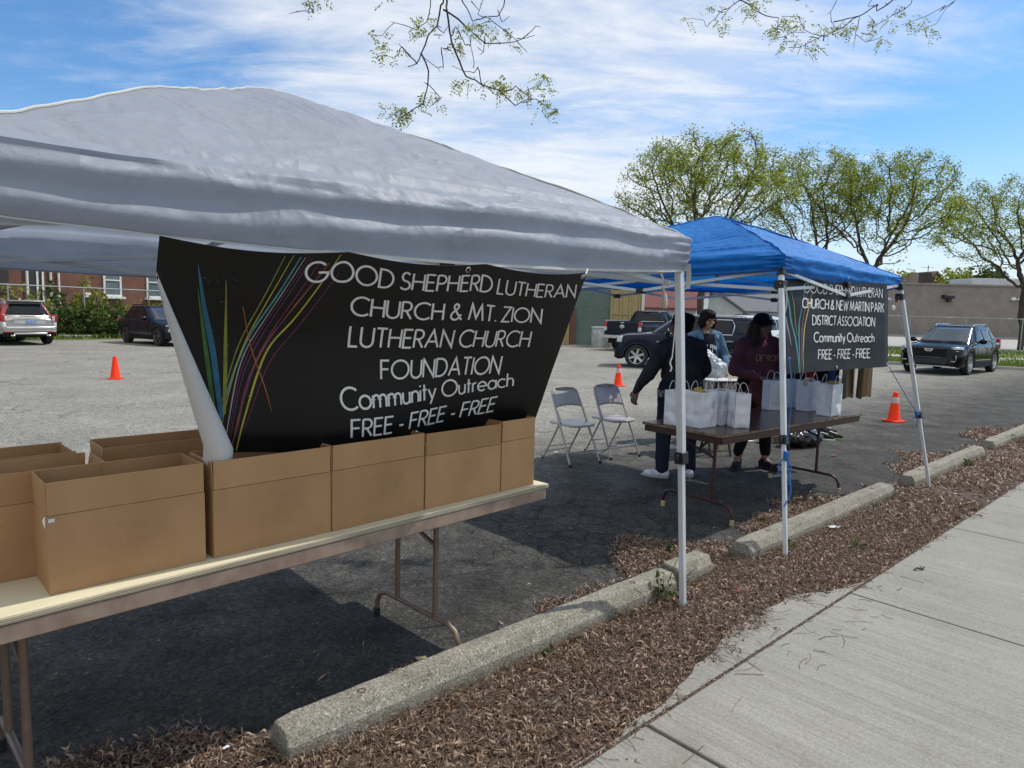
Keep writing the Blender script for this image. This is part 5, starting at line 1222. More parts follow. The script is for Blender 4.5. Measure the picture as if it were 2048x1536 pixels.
def paper_bag(label, loc, rz, w_=.205, d_=.125, h=.285, fill=None, squash=.018, handle=True):
    t = thing('paper_bag', label, 'paper bag', loc, rz, 'white paper bags on the walnut table'); sd = loc[0]*7+loc[1]*3; n = 20
    def wall(ins):
        def fn(u, v):
            # perimeter of a rectangle, gussets drawn in towards the top
            s_ = (u*4) % 4; k = int(s_); f = s_-k; hw, hd = w_/2-ins, d_/2-ins
            c = [(-hw, -hd), (hw, -hd), (hw, hd), (-hw, hd)]; p = Vector(c[k]).lerp(Vector(c[(k+1) % 4]), f)
            g_ = .5-abs(f-.5); nn = [Vector((0, -1)), Vector((1, 0)), Vector((0, 1)), Vector((-1, 0))][k]
            amt = (-.020*smooth((v-.2)/.8)*g_*2 if k % 2 else .006*sin(pi*v)*g_*2)
            amt -= .0035*math.exp(-((v-.37)/.025)**2)+.0025*math.exp(-((abs(f-.5))/.03)**2)*(1 if k % 2 else 0)+.003*math.exp(-((v-.37+abs(f-.5)*.62)/.03)**2)*(v < .37)
            q = p+nn*(amt+squash*nz((p.x*14+sd, p.y*14, v*4))*smooth(g_*5)*.8)
            return Vector((q.x, q.y, v*h+.0015+.003*nz((p.x*9, sd, v))))
        return fn
    b = B(); b.grid(wall(0), 64, 26, True); b.add([(-w_/2, -d_/2, .002), (w_/2, -d_/2, .002), (w_/2, d_/2, .002), (-w_/2, d_/2, .002)], [(3, 2, 1, 0)]); s_ = b.obj('bag', MAT['paper'], t, ang=35)
    m = s_.modifiers.new('solid', 'SOLIDIFY'); m.thickness = .0012; m.offset = -1
    if handle:
        for y in (-d_/2+.004, d_/2-.004):
            b = B(); lean = rnd.uniform(-.02, .02); hh = rnd.uniform(.075, .10); b.tube([(-.045+lean*.2*0, y, h-.05), (-.045, y, h)]+[(-.045*cos(a)+lean*sin(a), y+.01*sin(a)*(1 if y < 0 else -1), h+hh*sin(a)) for a in [i*pi/10 for i in range(1, 10)]]+[(.045, y, h), (.045, y, h-.05)], .0028, 6); b.obj('handle', MAT['cord'], t)
    if fill:
        b = B()
        for i in range(5): b.box((rnd.uniform(-.06, .06), rnd.uniform(-.03, .03), h-.03+rnd.uniform(-.01, .035)), (.06, .045, .05), (rnd.uniform(-.5, .5), rnd.uniform(-.5, .5), rnd.uniform(0, 3)))
        b.obj('contents', fill, t, bevel=.006)
    return t
BZ = .7415
def bagpos(px, py): p = g(px, py, BZ); return p
A2 = TH2
p = bagpos(1399, 857)  # front bottom corner of the foremost bag
def place(label, px, py, rot, w_=.205, d_=.125, h=.285, corner=(-1, -1), **k):
    q = bagpos(px, py); m = Matrix.Rotation(rot, 3, 'Z'); c = m@Vector((corner[0]*w_/2, corner[1]*d_/2, 0)); return paper_bag(label, (q.x-c.x, q.y-c.y, BZ), rot, w_, d_, h, **k)
place('white paper bag behind the white tent leg, at the left end of the walnut table', 1356, 853, A2+R(4), .20, .14, .285)
o = place('front white paper bag with a small blue printed label beside the white tent leg', 1399, 858, A2, .225, .155, .29, fill=MAT['gold'])
place('white paper bag just behind the bag with the blue label', 1441, 852, A2+R(3), .21, .14, .285)
place('white paper bag with tall upright handles standing alone in the middle of the table', 1469, 857, R(14), .135, .11, .28)
place('white paper bag behind the front leg of the blue tent', 1537, 821, R(14), .165, .12, .29)
place('white paper bag in the second row, just right of the blue tent leg', 1580, 816, R(24), .15, .125, .285)
place('sunlit white paper bag left of the one nearest the right end of the table', 1617, 824, A2, .19, .135, .295, fill=MAT['cream'])
place('white paper bag nearest the right end of the walnut table', 1662, 834, A2+R(3), .215, .14, .30, fill=MAT['gold'])
place('white paper bag in the back row, leftmost behind the two sunlit bags', 1602, 806, R(20), .15, .12, .285, fill=MAT['cream'])
place('white paper bag in the back row between the two sunlit bags', 1632, 807, R(25), .15, .12, .285, fill=MAT['cream'])
place('white paper bag in the back row at the far right corner of the table', 1664, 806, R(25), .14, .12, .28)
# printed label on the front bag: three short lines of tiny print are only a pale blue block at this size
b = B()
for i in range(6): b.box((.045, -.0775-.0042, .215-i*.013), (.062-.012*(i % 2), .0012, .005))
b.obj('printed_label', M('pale_blue_ink', (.35, .40, .62), .7), o)

# ================================================================== FOLDING CHAIRS
def folding_chair(label, loc, rz, m, solid):
    t = thing('folding_chair', label, 'chair', loc, rz, 'metal folding chairs by the tents'); r = .0115
    # bent front frame: foot, up past the seat, over the top of the backrest
    side = lambda s_: [(s_*.215, .235, .006), (s_*.205, .10, .27), (s_*.195, -.02, .50), (s_*.188, -.135, .72)]
    L_ = side(-1)+[(-.175, -.165, .775), (-.13, -.182, .805), (0, -.188, .815), (.13, -.182, .805), (.175, -.165, .775)]+side(1)[::-1]
    b = B(); b.tube(L_, r, 9); b.obj('front_frame', m, t)
    b = B()
    b.tube([(-.175, -.275, .006), (-.17, -.12, .27), (-.168, -.06, .37), (-.182, -.03, .46)], r*.95, 8)
    b.tube([(.175, -.275, .006), (.17, -.12, .27), (.168, -.06, .37), (.182, -.03, .46)], r*.95, 8)
    b.obj('rear_legs', m, t) if False else None
    for s_ in (-1, 1):
        q = B(); q.tube([(s_*.178, -.285, .006), (s_*.172, -.15, .22), (s_*.170, -.03, .415), (s_*.185, .02, .45), (s_*.186, -.05, .57)], r*.95, 8); l = q.obj('rear_leg', m, t)
        c = B(); c.lathe([(0, 0), (.015, 0), (.015, .03), (.012, .032)], 10, Matrix.Translation((s_*.178, -.285, 0))); c.obj('foot_cap', MAT['rubber'], l)
        c = B(); c.lathe([(0, 0), (.015, 0), (.015, .03), (.012, .032)], 10, Matrix.Translation((s_*.215, .235, 0))); c.obj('foot_cap', MAT['rubber'], t)
    q = B(); q.tube([(-.208, .165, .14), (.208, .165, .14)], .007, 8); q.tube([(-.176, -.225, .10), (.176, -.225, .10)], .007, 8); q.tube([(-.174, -.19, .155), (.174, -.19, .155)], .006, 8); q.obj('stretcher', m, t)
    b = B()   # pressed steel seat, rounded front corners
    def seat(u, v):
        x = (u-.5)*2; y = lerp(-.165, .225, v); hw = .195-.010*v; k = 1-.18*max(0, (v-.8)/.2)**2
        return Vector((x*hw*k, y-(.03*x*x*v), .445-.012*(1-x*x)*sin(pi*v)-.006*max(0, v-.85)/.15))
    b.grid(seat, 18, 14); s_ = b.obj('seat', m, t, ang=50); k = s_.modifiers.new('solid', 'SOLIDIFY'); k.thickness = .024; k.offset = -1; k = s_.modifiers.new('b', 'BEVEL'); k.width = .006; k.segments = 2; k.limit_method = 'ANGLE'
    b = B(); z0, z1 = (.60, .800) if not solid else (.575, .800)
    def back(u, v):
        x = (u-.5)*2; z = lerp(z0, z1, v); hw = lerp(.185, .172, v)*(1-.22*max(0, (v-.72)/.28)**2); lift = .018*(1-x*x)*(1-v)
        return Vector((x*hw, -.083-(z-.62)*.52-.030*(1-x*x), z+lift))
    b.grid(back, 18, 8); s_ = b.obj('backrest', m, t, ang=60); k = s_.modifiers.new('solid', 'SOLIDIFY'); k.thickness = .012; k.offset = 0
    return t
def chair_at(label, ff, rr, m, solid):
    f = sum((g(*p) for p in ff), Vector())/2; r_ = sum((g(*p) for p in rr), Vector())/2; d = (f-r_); c = (f+r_)/2
    folding_chair(label, (c.x, c.y, 0), atan2(-d.x, d.y), m, solid)
chair_at('dark grey metal folding chair with a glossy seat, nearer the cardboard boxes', ((1150, 939), (1205, 927)), ((1080, 919), (1137, 907)), MAT['greysteel'], False)
chair_at('brownish grey metal folding chair turned slightly away, behind the dark grey one', ((1233, 925), (1284, 914)), ((1166, 905), (1216, 895)), MAT['brsteel'], True)

# ================================================================== TRAFFIC CONES
def cone(label, loc, rz, band):
    t = thing('traffic_cone', label, 'traffic cone', loc, rz, 'orange traffic cones in the lot'); b = B()
    b.prism([(-.18, -.15), (-.15, -.18), (.15, -.18), (.18, -.15), (.18, .15), (.15, .18), (-.15, .18), (-.18, .15)], .004, .034); b.obj('base', MAT['cone'], t, bevel=.007)
    b = B(); b.lathe([(.150, .034), (.138, .05), (.132, .06), (.052, .655), (.047, .675), (.034, .684), (.024, .68), (.022, .60)], 28); bd = b.obj('body', MAT['cone'], t)
    if band:
        b = B(); r_ = lambda z: lerp(.132, .052, (z-.06)/.595)+.002
        b.lathe([(r_(.43)-.002, .43), (r_(.43), .432), (r_(.57), .568), (r_(.57)-.002, .57)], 28); b.obj('reflective_band', MAT['reflect'], bd)
    return t
def cone_s(*a):
    t = cone(*a); t.scale = (.74, .74, .72)
p = g(231, 758); cone_s('plain orange traffic cone without a band on the open asphalt left of the large banner', p, R(12), False)
p = g(1236, 772); cone_s('orange traffic cone with a pale band behind the metal folding chairs', p, R(30), True)
p = g(1787, 843); cone_s('orange traffic cone with a pale band right of the walnut table', p, R(20), True)
# ================================================================== VEHICLES
def wheel(parent, x, y, s, Rw, wd, rimm, spokes=5, double=True):
    m = Matrix.Translation((x, y, Rw))@Matrix.Rotation(-s*pi/2, 4, 'X')     # local z points outwards
    b = B(); h = wd/2
    b.lathe([(Rw*.62, -h*.9), (Rw*.80, -h), (Rw*.95, -h*.92), (Rw, -h*.6), (Rw, h*.6), (Rw*.95, h*.92), (Rw*.80, h), (Rw*.66, h*.85), (Rw*.63, h*.5)], 36, m)
    b.lathe([(0, h*.1), (Rw*.64, h*.1)], 24, m)
    w_ = b.obj('wheel', MAT['tyre'], parent, ang=35)
    b = B(); b.lathe([(Rw*.60, h*.35), (Rw*.63, h*.80), (Rw*.665, h*.90), (Rw*.68, h*.84)], 36, m)
    b.lathe([(0, h*.62), (Rw*.10, h*.62), (Rw*.13, h*.50), (Rw*.13, h*.15)], 16, m)
    for i in range(spokes):
        for k in ((-.13, .13) if double else (0,)):
            a = 2*pi*i/spokes+k+.3; p = Vector((cos(a+k*1.2)*Rw*.09, sin(a+k*1.2)*Rw*.09, h*.52)); q = Vector((cos(a)*Rw*.635, sin(a)*Rw*.635, h*.70)); p, q = m@p, m@q
            b.bar(p, q, Rw*(.085 if double else .19), h*.22, up=Vector((0, s, 0)))
    b.obj('rim', rimm, w_, ang=35)
def car(name, label, cat, loc, hd, P):
    t = thing(name, label, cat, (loc[0], loc[1], 0), atan2(hd[1], hd[0]))
    Lh = P['L']/2; W_ = P['W']/2; xf, xr = P['axles']; Rw = P['R']; Ra = Rw+P.get('arch', .055); sill = P.get('sill', .27)
    top = P['top']; wid = P.get('wid', [(-Lh, .86), (-Lh+.10, .93), (-Lh+.45, .985), (-.8, 1.0), (.9, 1.0), (Lh-.65, .98), (Lh-.28, .92), (Lh-.08, .80), (Lh, .70)])
    lowp = P.get('low', [(-Lh, .42), (-Lh+.12, .33), (-Lh+.4, sill), (Lh-.5, sill), (Lh-.1, .25), (Lh, .30)])
    xs = set([-Lh, -Lh+.02, -Lh+.06, Lh-.02, Lh-.06]+[-Lh+2*Lh*i/46 for i in range(47)])
    for xw in (xf, xr):
        for i in range(25): xs.add(xw+Ra*cos(pi*i/24)*.9999)
        xs.add(xw-Ra-.001); xs.add(xw+Ra+.001)
    xs = sorted(xs); fr = [0, .07, .22, .45, .68, .84, .93, .98, 1.0]; ym = [.955, .975, .992, 1.0, .995, .978, .955, .92, .87]
    crown = P.get('crown', .035); vs = []; K = 2*(len(fr)+2)-1
    for x in xs:
        zl = interp(x, lowp)
        for xw in (xf, xr):
            if abs(x-xw) < Ra: zl = max(zl, Rw+sqrt(Ra*Ra-(x-xw)**2)-.02)
        zt = interp(x, top); w_ = W_*interp(x, wid); e = max(0, (abs(x)-(Lh-.10))/.10); zt -= .05*e*e
        zl = min(zl, zt-.06); sec = [(w_*m_, zl+(zt-zl)*f_) for f_, m_ in zip(fr, ym)]+[(w_*.62, zt+crown*.62), (w_*.30, zt+crown*.95)]
        ring = [(-y, z) for y, z in sec]+[(0, zt+crown)]+[(y, z) for y, z in sec[::-1]]
        vs += [(x, y, z) for y, z in ring]
    n = len(xs); K = len(ring); fs = [(i*K+j, i*K+j+1, (i+1)*K+j+1, (i+1)*K+j) for i in range(n-1) for j in range(K-1)]
    fs += [tuple(range(K-1, -1, -1)), tuple((n-1)*K+j for j in range(K))]
    b = B(); b.add(vs, fs); body = b.obj('body', P['paint'], t, ang=32)
    b = B(); b.box(((xf+xr)/2, 0, .42), (xf-xr-2*Ra, 2*W_-.12, .36)); b.box((Lh-.33, 0, .48), (.52, 2*W_*.72, .36)); b.box((-Lh+.33, 0, .50), (.5, 2*W_*.78, .30))
    for xw in (xf, xr): b.box((xw, 0, .62), (2*Ra, 2*W_-.56, .6))
    b.obj('chassis', MAT['trim'], t)
    # greenhouse
    xr0, xf0, xr1, xf1 = P['cab']; zb, H = P['cz']; wb, wr = P['cw']; ee = P.get('ee', 7.0)
    def ringp(tt): return (lerp(xr0, xr1, tt)+lerp(xf0, xf1, tt))/2, (lerp(xf0, xf1, tt)-lerp(xr0, xr1, tt))/2, lerp(wb, wr, tt)
    NN = 56
    def rp(cx_, a, bw, z): return [(cx_+a*math.copysign(abs(cos(q))**(2/ee), cos(q)), bw*math.copysign(abs(sin(q))**(2/ee), sin(q)), z) for q in [2*pi*(i+.5)/NN for i in range(NN)]]
    vs = []; rows = 0
    for tt in (-.08, 0, .2, .4, .6, .8, .93, 1.0): vs += rp(*ringp(tt), zb+(H-zb)*tt); rows += 1
    c1, a1, b1 = ringp(1.0)
    for k, dz in ((.965, .022), (.90, .036), (.75, .05), (.5, .058), (.2, .062)): vs += rp(c1, a1*k+(.0), b1*k, H+dz); rows += 1
    fs = [(i*NN+j, i*NN+(j+1) % NN, (i+1)*NN+(j+1) % NN, (i+1)*NN+j) for i in range(rows-1) for j in range(NN)]+[tuple((rows-1)*NN+j for j in range(NN))]
    b = B(); b.add(vs, fs); b.obj('cabin', P.get('cabpaint', P['paint']), t, ang=40)
    def side(x, tt, s, off): cx_, a, bw = ringp(tt); v = max(0, 1-abs((x-cx_)/a)**ee)**(1/ee); return Vector((x, s*(bw*v+off), zb+(H-zb)*tt))
    def end(y, tt, s, off): cx_, a, bw = ringp(tt); v = max(0, 1-abs(y/bw)**ee)**(1/ee); return Vector((cx_+s*(a*v+off), y, zb+(H-zb)*tt))
    def patch(nm, mat, fn, q, par=t):
        """q: (bottom start, bottom end, top start, top end, t0, t1)"""
        b = B(); b.grid(lambda u, v: fn(lerp(lerp(q[0], q[1], u), lerp(q[2], q[3], u), v), lerp(q[4], q[5], v)), 12, 8); o = b.obj(nm, mat, par, ang=60); md = o.modifiers.new('s', 'SOLIDIFY'); md.thickness = .008; md.offset = 0; return o
    wsq = P['ws']; patch('windscreen', MAT['wshield'], lambda y, tt: end(y, tt, 1, .006), (-wsq[0], wsq[0], -wsq[1], wsq[1], .04, .93))
    rwq = P['rw']; patch('rear_window', MAT['glass'], lambda y, tt: end(y, tt, -1, .006), (-rwq[0], rwq[0], -rwq[1], rwq[1], rwq[2], rwq[3]))
    for s in (1, -1):
        for q in P['sw']:
            patch('side_window', MAT['glass'], lambda x, tt: side(x, tt, s, .006), q)
        if P.get('surround'):
            q = P['surround']; b = B(); pts = [side(x, tt, s, .010) for x, tt in q]; b.tube(pts, .018, 6); b.obj('window_trim', MAT['chrome'], t)
        for xw in (xf, xr):
            wheel(t, xw, s*(W_-.12), s, Rw, P.get('tw', .235), P.get('rim', MAT['rim']), P.get('spokes', 5), P.get('dbl', True))
            if P.get('clad'):
                b = B(); b.tube([(xw+(Ra+.012)*cos(a), s*(W_-.035), max(.2, Rw+(Ra+.012)*sin(a)-.02)) for a in [pi*i/20 for i in range(21)]], .036, 6); b.obj('arch_trim', P['clad'], t)
        if P.get('clad'): b = B(); b.box(((xf+xr)/2, s*(W_-.045), .33), (xf-xr-2*Ra-.03, .085, .20)); b.obj('sill_trim', P['clad'], t, bevel=.02)
        mx_ = P['mirror']; b = B(); b.ell((mx_, s*(W_+.10), zb+.07), (.075, .12, .085)); b.bar((mx_+.02, s*(W_-.08), zb+.02), (mx_, s*(W_+.04), zb+.05), .05); b.obj('mirror', P.get('mirm', P['paint']), t)
        for hx in P['handles']: b = B(); b.bar((hx-.10, s*(W_*.997+.004), zb-.13), (hx+.10, s*(W_*.997+.004), zb-.125), .03, .028); b.obj('door_handle', P.get('hm', P['paint']), t, bevel=.008)
        # shut lines of the doors
        for dx in P['seams']: b = B(); b.tube([(dx, s*(W_*.998), zb-.10), (dx+.01, s*W_*1.002, .66), (dx, s*(W_*.985), .40)], .005, 5); b.obj('door_seam', MAT['trim'], t)
        if P.get('rails'):
            x0, x1 = P['rails']; b = B(); b.tube([Vector((x0, s*(wr-.07), H+.03)), Vector((x0+.12, s*(wr-.06), H+.085)), Vector((x1-.16, s*(wr-.06), H+.085)), Vector((x1, s*(wr-.07), H+.025))], .018, 8); b.obj('roof_rail', P.get('railm', MAT['sillver']), t)
    for it in P.get('boxes', []):
        nm, mat, c, d = it[:4]; both = len(it) > 4 and it[4]; rot = it[5] if len(it) > 5 else None
        for s in ((1, -1) if both else (1,)):
            b = B(); r_ = (rot[0]*s, rot[1], rot[2]*s) if rot else None; b.box((c[0], c[1]*s, c[2]), d, r_); b.obj(nm, mat, t, bevel=min(.02, min(d)*.3))
    for it in P.get('endpatch', []):
        nm, mat, s_, q, off = it
        for s in (1, -1): patch(nm, mat, lambda y, tt: end(s*y, tt, s_, off), q)
    for fn in P.get('extra', []): fn(t, side, end)
    return t
def on_wheel(px, py, hd, lx, ly):
    p = g(px, py); h = Vector((hd[0], hd[1], 0)).normalized(); s = Vector((-h.y, h.x, 0)); q = p-h*lx-s*ly; return (q.x, q.y)

# silver SUV, seen from behind
hd = Vector((-.80, .60)).normalized(); p = g(62, 691); c = Vector((p.x, p.y))+hd*2.3
car('parked_car', 'silver SUV seen from behind with tall red tail lamps at the left', 'car', c, hd, dict(
    L=4.64, W=1.90, axles=(1.42, -1.36), R=.355, paint=MAT['psilver'], sill=.30,
    top=[(-2.32, .98), (-2.2, 1.03), (-1.5, 1.06), (.7, 1.02), (1.15, .99), (2.0, .84), (2.32, .70)], low=[(-2.32, .50), (-2.22, .44), (-1.9, .36), (-1.6, .3), (1.8, .27), (2.2, .25), (2.32, .3)],
    cab=(-2.24, 1.10, -1.86, .12), cz=(1.03, 1.585), cw=(.865, .63), ws=(.70, .52), rw=(.70, .50, .14, .86), sw=[(-.30, .55, -.30, .12, .10, .86), (-1.25, -.38, -1.22, -.38, .10, .88), (-1.85, -1.36, -1.62, -1.34, .22, .82)],
    mirror=.62, handles=(-.2, -1.15), seams=(.72, -.33, -1.30), rails=(-1.6, .1), clad=None, spokes=5,
    boxes=[('tail_lamp', MAT['tail'], (-2.27, .80, 1.00), (.14, .20, .26), True, (0, 0, .25)), ('lamp_lens', MAT['lampw'], (-2.335, .745, .985), (.03, .085, .17), True, (0, 0, .2)),
           ('trim_strip', MAT['chrome'], (-2.345, 0, .985), (.03, 1.06, .028)), ('plate_recess', MAT['sillver'], (-2.318, 0, .865), (.03, .98, .15)), ('license_plate', MAT['plate'], (-2.338, -.03, .865), (.018, .32, .13)),
           ('bumper', MAT['psilver'], (-2.30, 0, .60), (.16, 1.66, .20)), ('bumper_strip', MAT['pwhite'], (-2.388, 0, .655), (.02, 1.50, .05)), ('bumper_corner', MAT['pwhite'], (-2.305, .80, .75), (.10, .10, .19), True, (0, 0, .3)),
           ('skid_plate', MAT['sillver'], (-2.33, 0, .44), (.12, 1.05, .07)), ('lower_bumper', MAT['trim'], (-2.25, 0, .40), (.16, 1.66, .16)), ('reflector', MAT['tail'], (-2.372, .66, .50), (.02, .24, .045), True), ('exhaust', MAT['chrome'], (-2.34, .56, .37), (.12, .14, .06), True),
           ('wiper', MAT['trim'], (-2.235, .0, 1.13), (.02, .5, .02), False), ('spoiler', MAT['psilver'], (-1.93, 0, 1.60), (.26, 1.18, .035), False, (0, .12, 0)), ('antenna', MAT['pwhite'], (-1.35, 0, 1.675), (.14, .04, .07))],
    endpatch=[('tail_lamp', MAT['tail'], -1, (.73, .855, .53, .64, -.02, .86), .012)]))
# small dark SUV
hd = Vector((.79, -.60)).normalized(); c = on_wheel(320, 692, hd, 1.36, -.78)
car('parked_car', 'small blue black SUV before the shrubs, half hidden by the large banner', 'car', c, hd, dict(
    L=4.45, W=1.82, axles=(1.36, -1.34), R=.355, paint=MAT['pblue'], sill=.33, top=[(-2.22, .98), (-2.1, 1.03), (-1.4, 1.03), (.6, .97), (.95, .96), (1.9, .86), (2.22, .74)],
    cab=(-2.12, 1.0, -1.55, .05), cz=(.99, 1.50), cw=(.83, .62), ws=(.72, .54), rw=(.66, .5, .14, .86), sw=[(-.28, .50, -.28, .08, .1, .86), (-1.12, -.36, -1.10, -.36, .1, .86), (-1.62, -1.22, -1.38, -1.2, .2, .8)],
    mirror=.58, handles=(-.18, -1.05), seams=(.66, -.31, -1.2), rails=(-1.4, .05), railm=MAT['trim'], clad=MAT['trim'], rim=MAT['rimdk'],
    boxes=[('headlamp', MAT['lampw'], (2.06, .74, .80), (.16, .22, .05), True, (0, 0, -.5)), ('headlamp', MAT['lampw'], (2.10, .72, .62), (.12, .14, .12), True, (0, 0, -.4)), ('grille', MAT['trim'], (2.20, 0, .62), (.08, 1.15, .28)), ('grille_bar', MAT['chrome'], (2.245, 0, .79), (.02, .9, .03)), ('lower_bumper', MAT['trim'], (2.14, 0, .36), (.16, 1.5, .16)), ('badge', MAT['sillver'], (2.245, 0, .70), (.02, .20, .06)), ('tail_lamp', MAT['tail'], (-2.14, .76, .92), (.12, .22, .12), True, (0, 0, .3))]))
# navy pickup from behind
hd = Vector((.62, .785)).normalized(); p = g(1243, 702); s_ = Vector((-hd.y, hd.x)); c = Vector((p.x, p.y))+hd*2.9
def ramhead(t, side, end):
    pts = [(-.02, .10), (-.09, .07), (-.12, 0), (-.10, -.07), (-.07, -.03), (-.06, .03), (-.025, .02), (-.035, -.05), (0, -.12), (.035, -.05), (.025, .02), (.06, .03), (.07, -.03), (.10, -.07), (.12, 0), (.09, .07), (.02, .10)]
    m = Matrix(((0, 0, -1, -2.935), (-1, 0, 0, 0), (0, 1, 0, 1.14), (0, 0, 0, 1))); b = B(); b.prism(pts, .0, .015, m); b.obj('emblem', MAT['chrome'], t)
car('pickup_truck', 'dark navy pickup truck seen from its tailgate with red and clear tail lamps', 'pickup truck', c, hd, dict(
    L=5.82, W=2.02, axles=(1.78, -1.78), R=.41, arch=.08, sill=.46, paint=MAT['pnavy'], crown=.0, top=[(-2.91, 1.40), (-.6, 1.40), (1.2, 1.25), (1.5, 1.22), (2.6, 1.12), (2.91, .98)],
    wid=[(-2.91, .96), (-2.85, .985), (-2.4, 1.0), (2.0, 1.0), (2.6, .96), (2.85, .88), (2.91, .8)], low=[(-2.91, .62), (-2.5, .60), (-2.3, .5), (2.3, .45), (2.8, .4), (2.91, .5)],
    cab=(-.85, 1.50, -.62, .55), cz=(1.34, 1.87), cw=(.93, .70), ws=(.78, .6), rw=(.82, .64, .10, .88), sw=[(.05, 1.0, .05, .58, .1, .86), (-.72, -.02, -.58, -.02, .1, .86)], mirror=.95, handles=(.2, -.6), seams=(1.15, .02, -.75),
    boxes=[('tailgate', MAT['pnavy'], (-2.915, 0, 1.07), (.05, 1.55, .58)), ('tail_lamp', MAT['tail'], (-2.86, .90, 1.24), (.16, .16, .22), True), ('lamp_lens', MAT['lampw'], (-2.865, .90, 1.03), (.16, .155, .19), True), ('bumper', MAT['sillver'], (-2.98, 0, .66), (.16, 1.86, .15)),
           ('license_plate', MAT['plate'], (-3.065, 0, .66), (.012, .3, .12)), ('gate_handle', MAT['chrome'], (-2.945, 0, 1.33), (.02, .2, .035)), ('brake_lamp', MAT['tail'], (-.66, 0, 1.885), (.05, .34, .04)), ('bed_rail', MAT['sillver'], (-1.75, .955, 1.412), (2.25, .09, .02), True), ('bed_well', MAT['trim'], (-1.8, 0, 1.404), (2.1, 1.6, .008))], extra=[ramhead]))
# dark navy SUV, side on, nose to the left
hd = Vector((-.975, .22)).normalized(); c = on_wheel(1272, 735, hd, 1.66, .80)
car('parked_car', 'dark navy SUV parked side on behind the people, silver spoked wheels', 'car', c, hd, dict(
    L=4.71, W=1.86, axles=(1.66, -1.30), R=.37, paint=MAT['pnavy'], sill=.32, top=[(-2.35, 1.04), (-2.2, 1.10), (-1.4, 1.12), (.8, 1.10), (1.2, 1.10), (2.0, 1.04), (2.25, .97), (2.35, .88)],
    cab=(-2.25, 1.25, -1.95, .50), cz=(1.10, 1.63), cw=(.86, .66), ws=(.74, .58), rw=(.66, .52, .14, .86), sw=[(-.25, .72, -.25, .42, .08, .88), (-1.15, -.33, -1.22, -.33, .08, .88), (-2.0, -1.45, -1.86, -1.28, .12, .84)],
    surround=[(.80, .05), (.46, .92), (-1.22, .92), (-1.30, .60), (-1.22, .05), (.80, .05)], mirror=.72, handles=(-.1, -1.0), seams=(.85, -.29, -1.3), rails=(-1.7, .4), railm=MAT['sillver'], clad=MAT['pnavy'], spokes=6, dbl=False,
    boxes=[('headlamp', MAT['lampw'], (2.20, .77, .90), (.16, .16, .20), True, (0, 0, -.5)), ('grille', MAT['trim'], (2.33, 0, .78), (.06, 1.0, .30)), ('bumper', MAT['trim'], (2.26, 0, .42), (.22, 1.56, .22)), ('badge', MAT['chrome'], (-1.15, .933, .93), (.22, .01, .035)), ('badge', MAT['chrome'], (.98, .933, .85), (.16, .01, .035)), ('tail_lamp', MAT['tail'], (-2.26, .80, .98), (.14, .16, .24), True), ('body_moulding', MAT['pnavy'], (0, .925, .60), (1.9, .03, .06), True)]))
# white SUV further back
hd = Vector((-.62, -.785)).normalized(); p = Vector(onpx(1502, 32))
car('parked_car', 'white SUV far back, its roof showing above the navy one', 'car', (p.x, p.y), hd, dict(
    L=4.9, W=1.95, axles=(1.5, -1.45), R=.38, paint=MAT['pwhite'], sill=.3, top=[(-2.45, 1.06), (-2.3, 1.12), (1.2, 1.10), (2.2, 1.0), (2.45, .88)], cab=(-2.35, 1.3, -2.05, .5), cz=(1.10, 1.76), cw=(.90, .70), ws=(.80, .62), rw=(.7, .55, .14, .86),
    sw=[(-.2, .8, -.2, .48, .1, .86), (-1.15, -.28, -1.15, -.28, .1, .86), (-2.05, -1.25, -1.9, -1.25, .12, .84)], mirror=.8, handles=(-.1, -1.0), seams=(.9, -.24, -1.2), rails=(-1.8, .4), railm=MAT['trim'],
    boxes=[('headlamp', MAT['lampw'], (2.3, .78, .9), (.2, .22, .16), True, (0, 0, -.5)), ('grille', MAT['trim'], (2.44, 0, .75), (.06, 1.1, .32)), ('antenna', MAT['trim'], (-1.6, .3, 2.0), (.012, .012, .4))]))
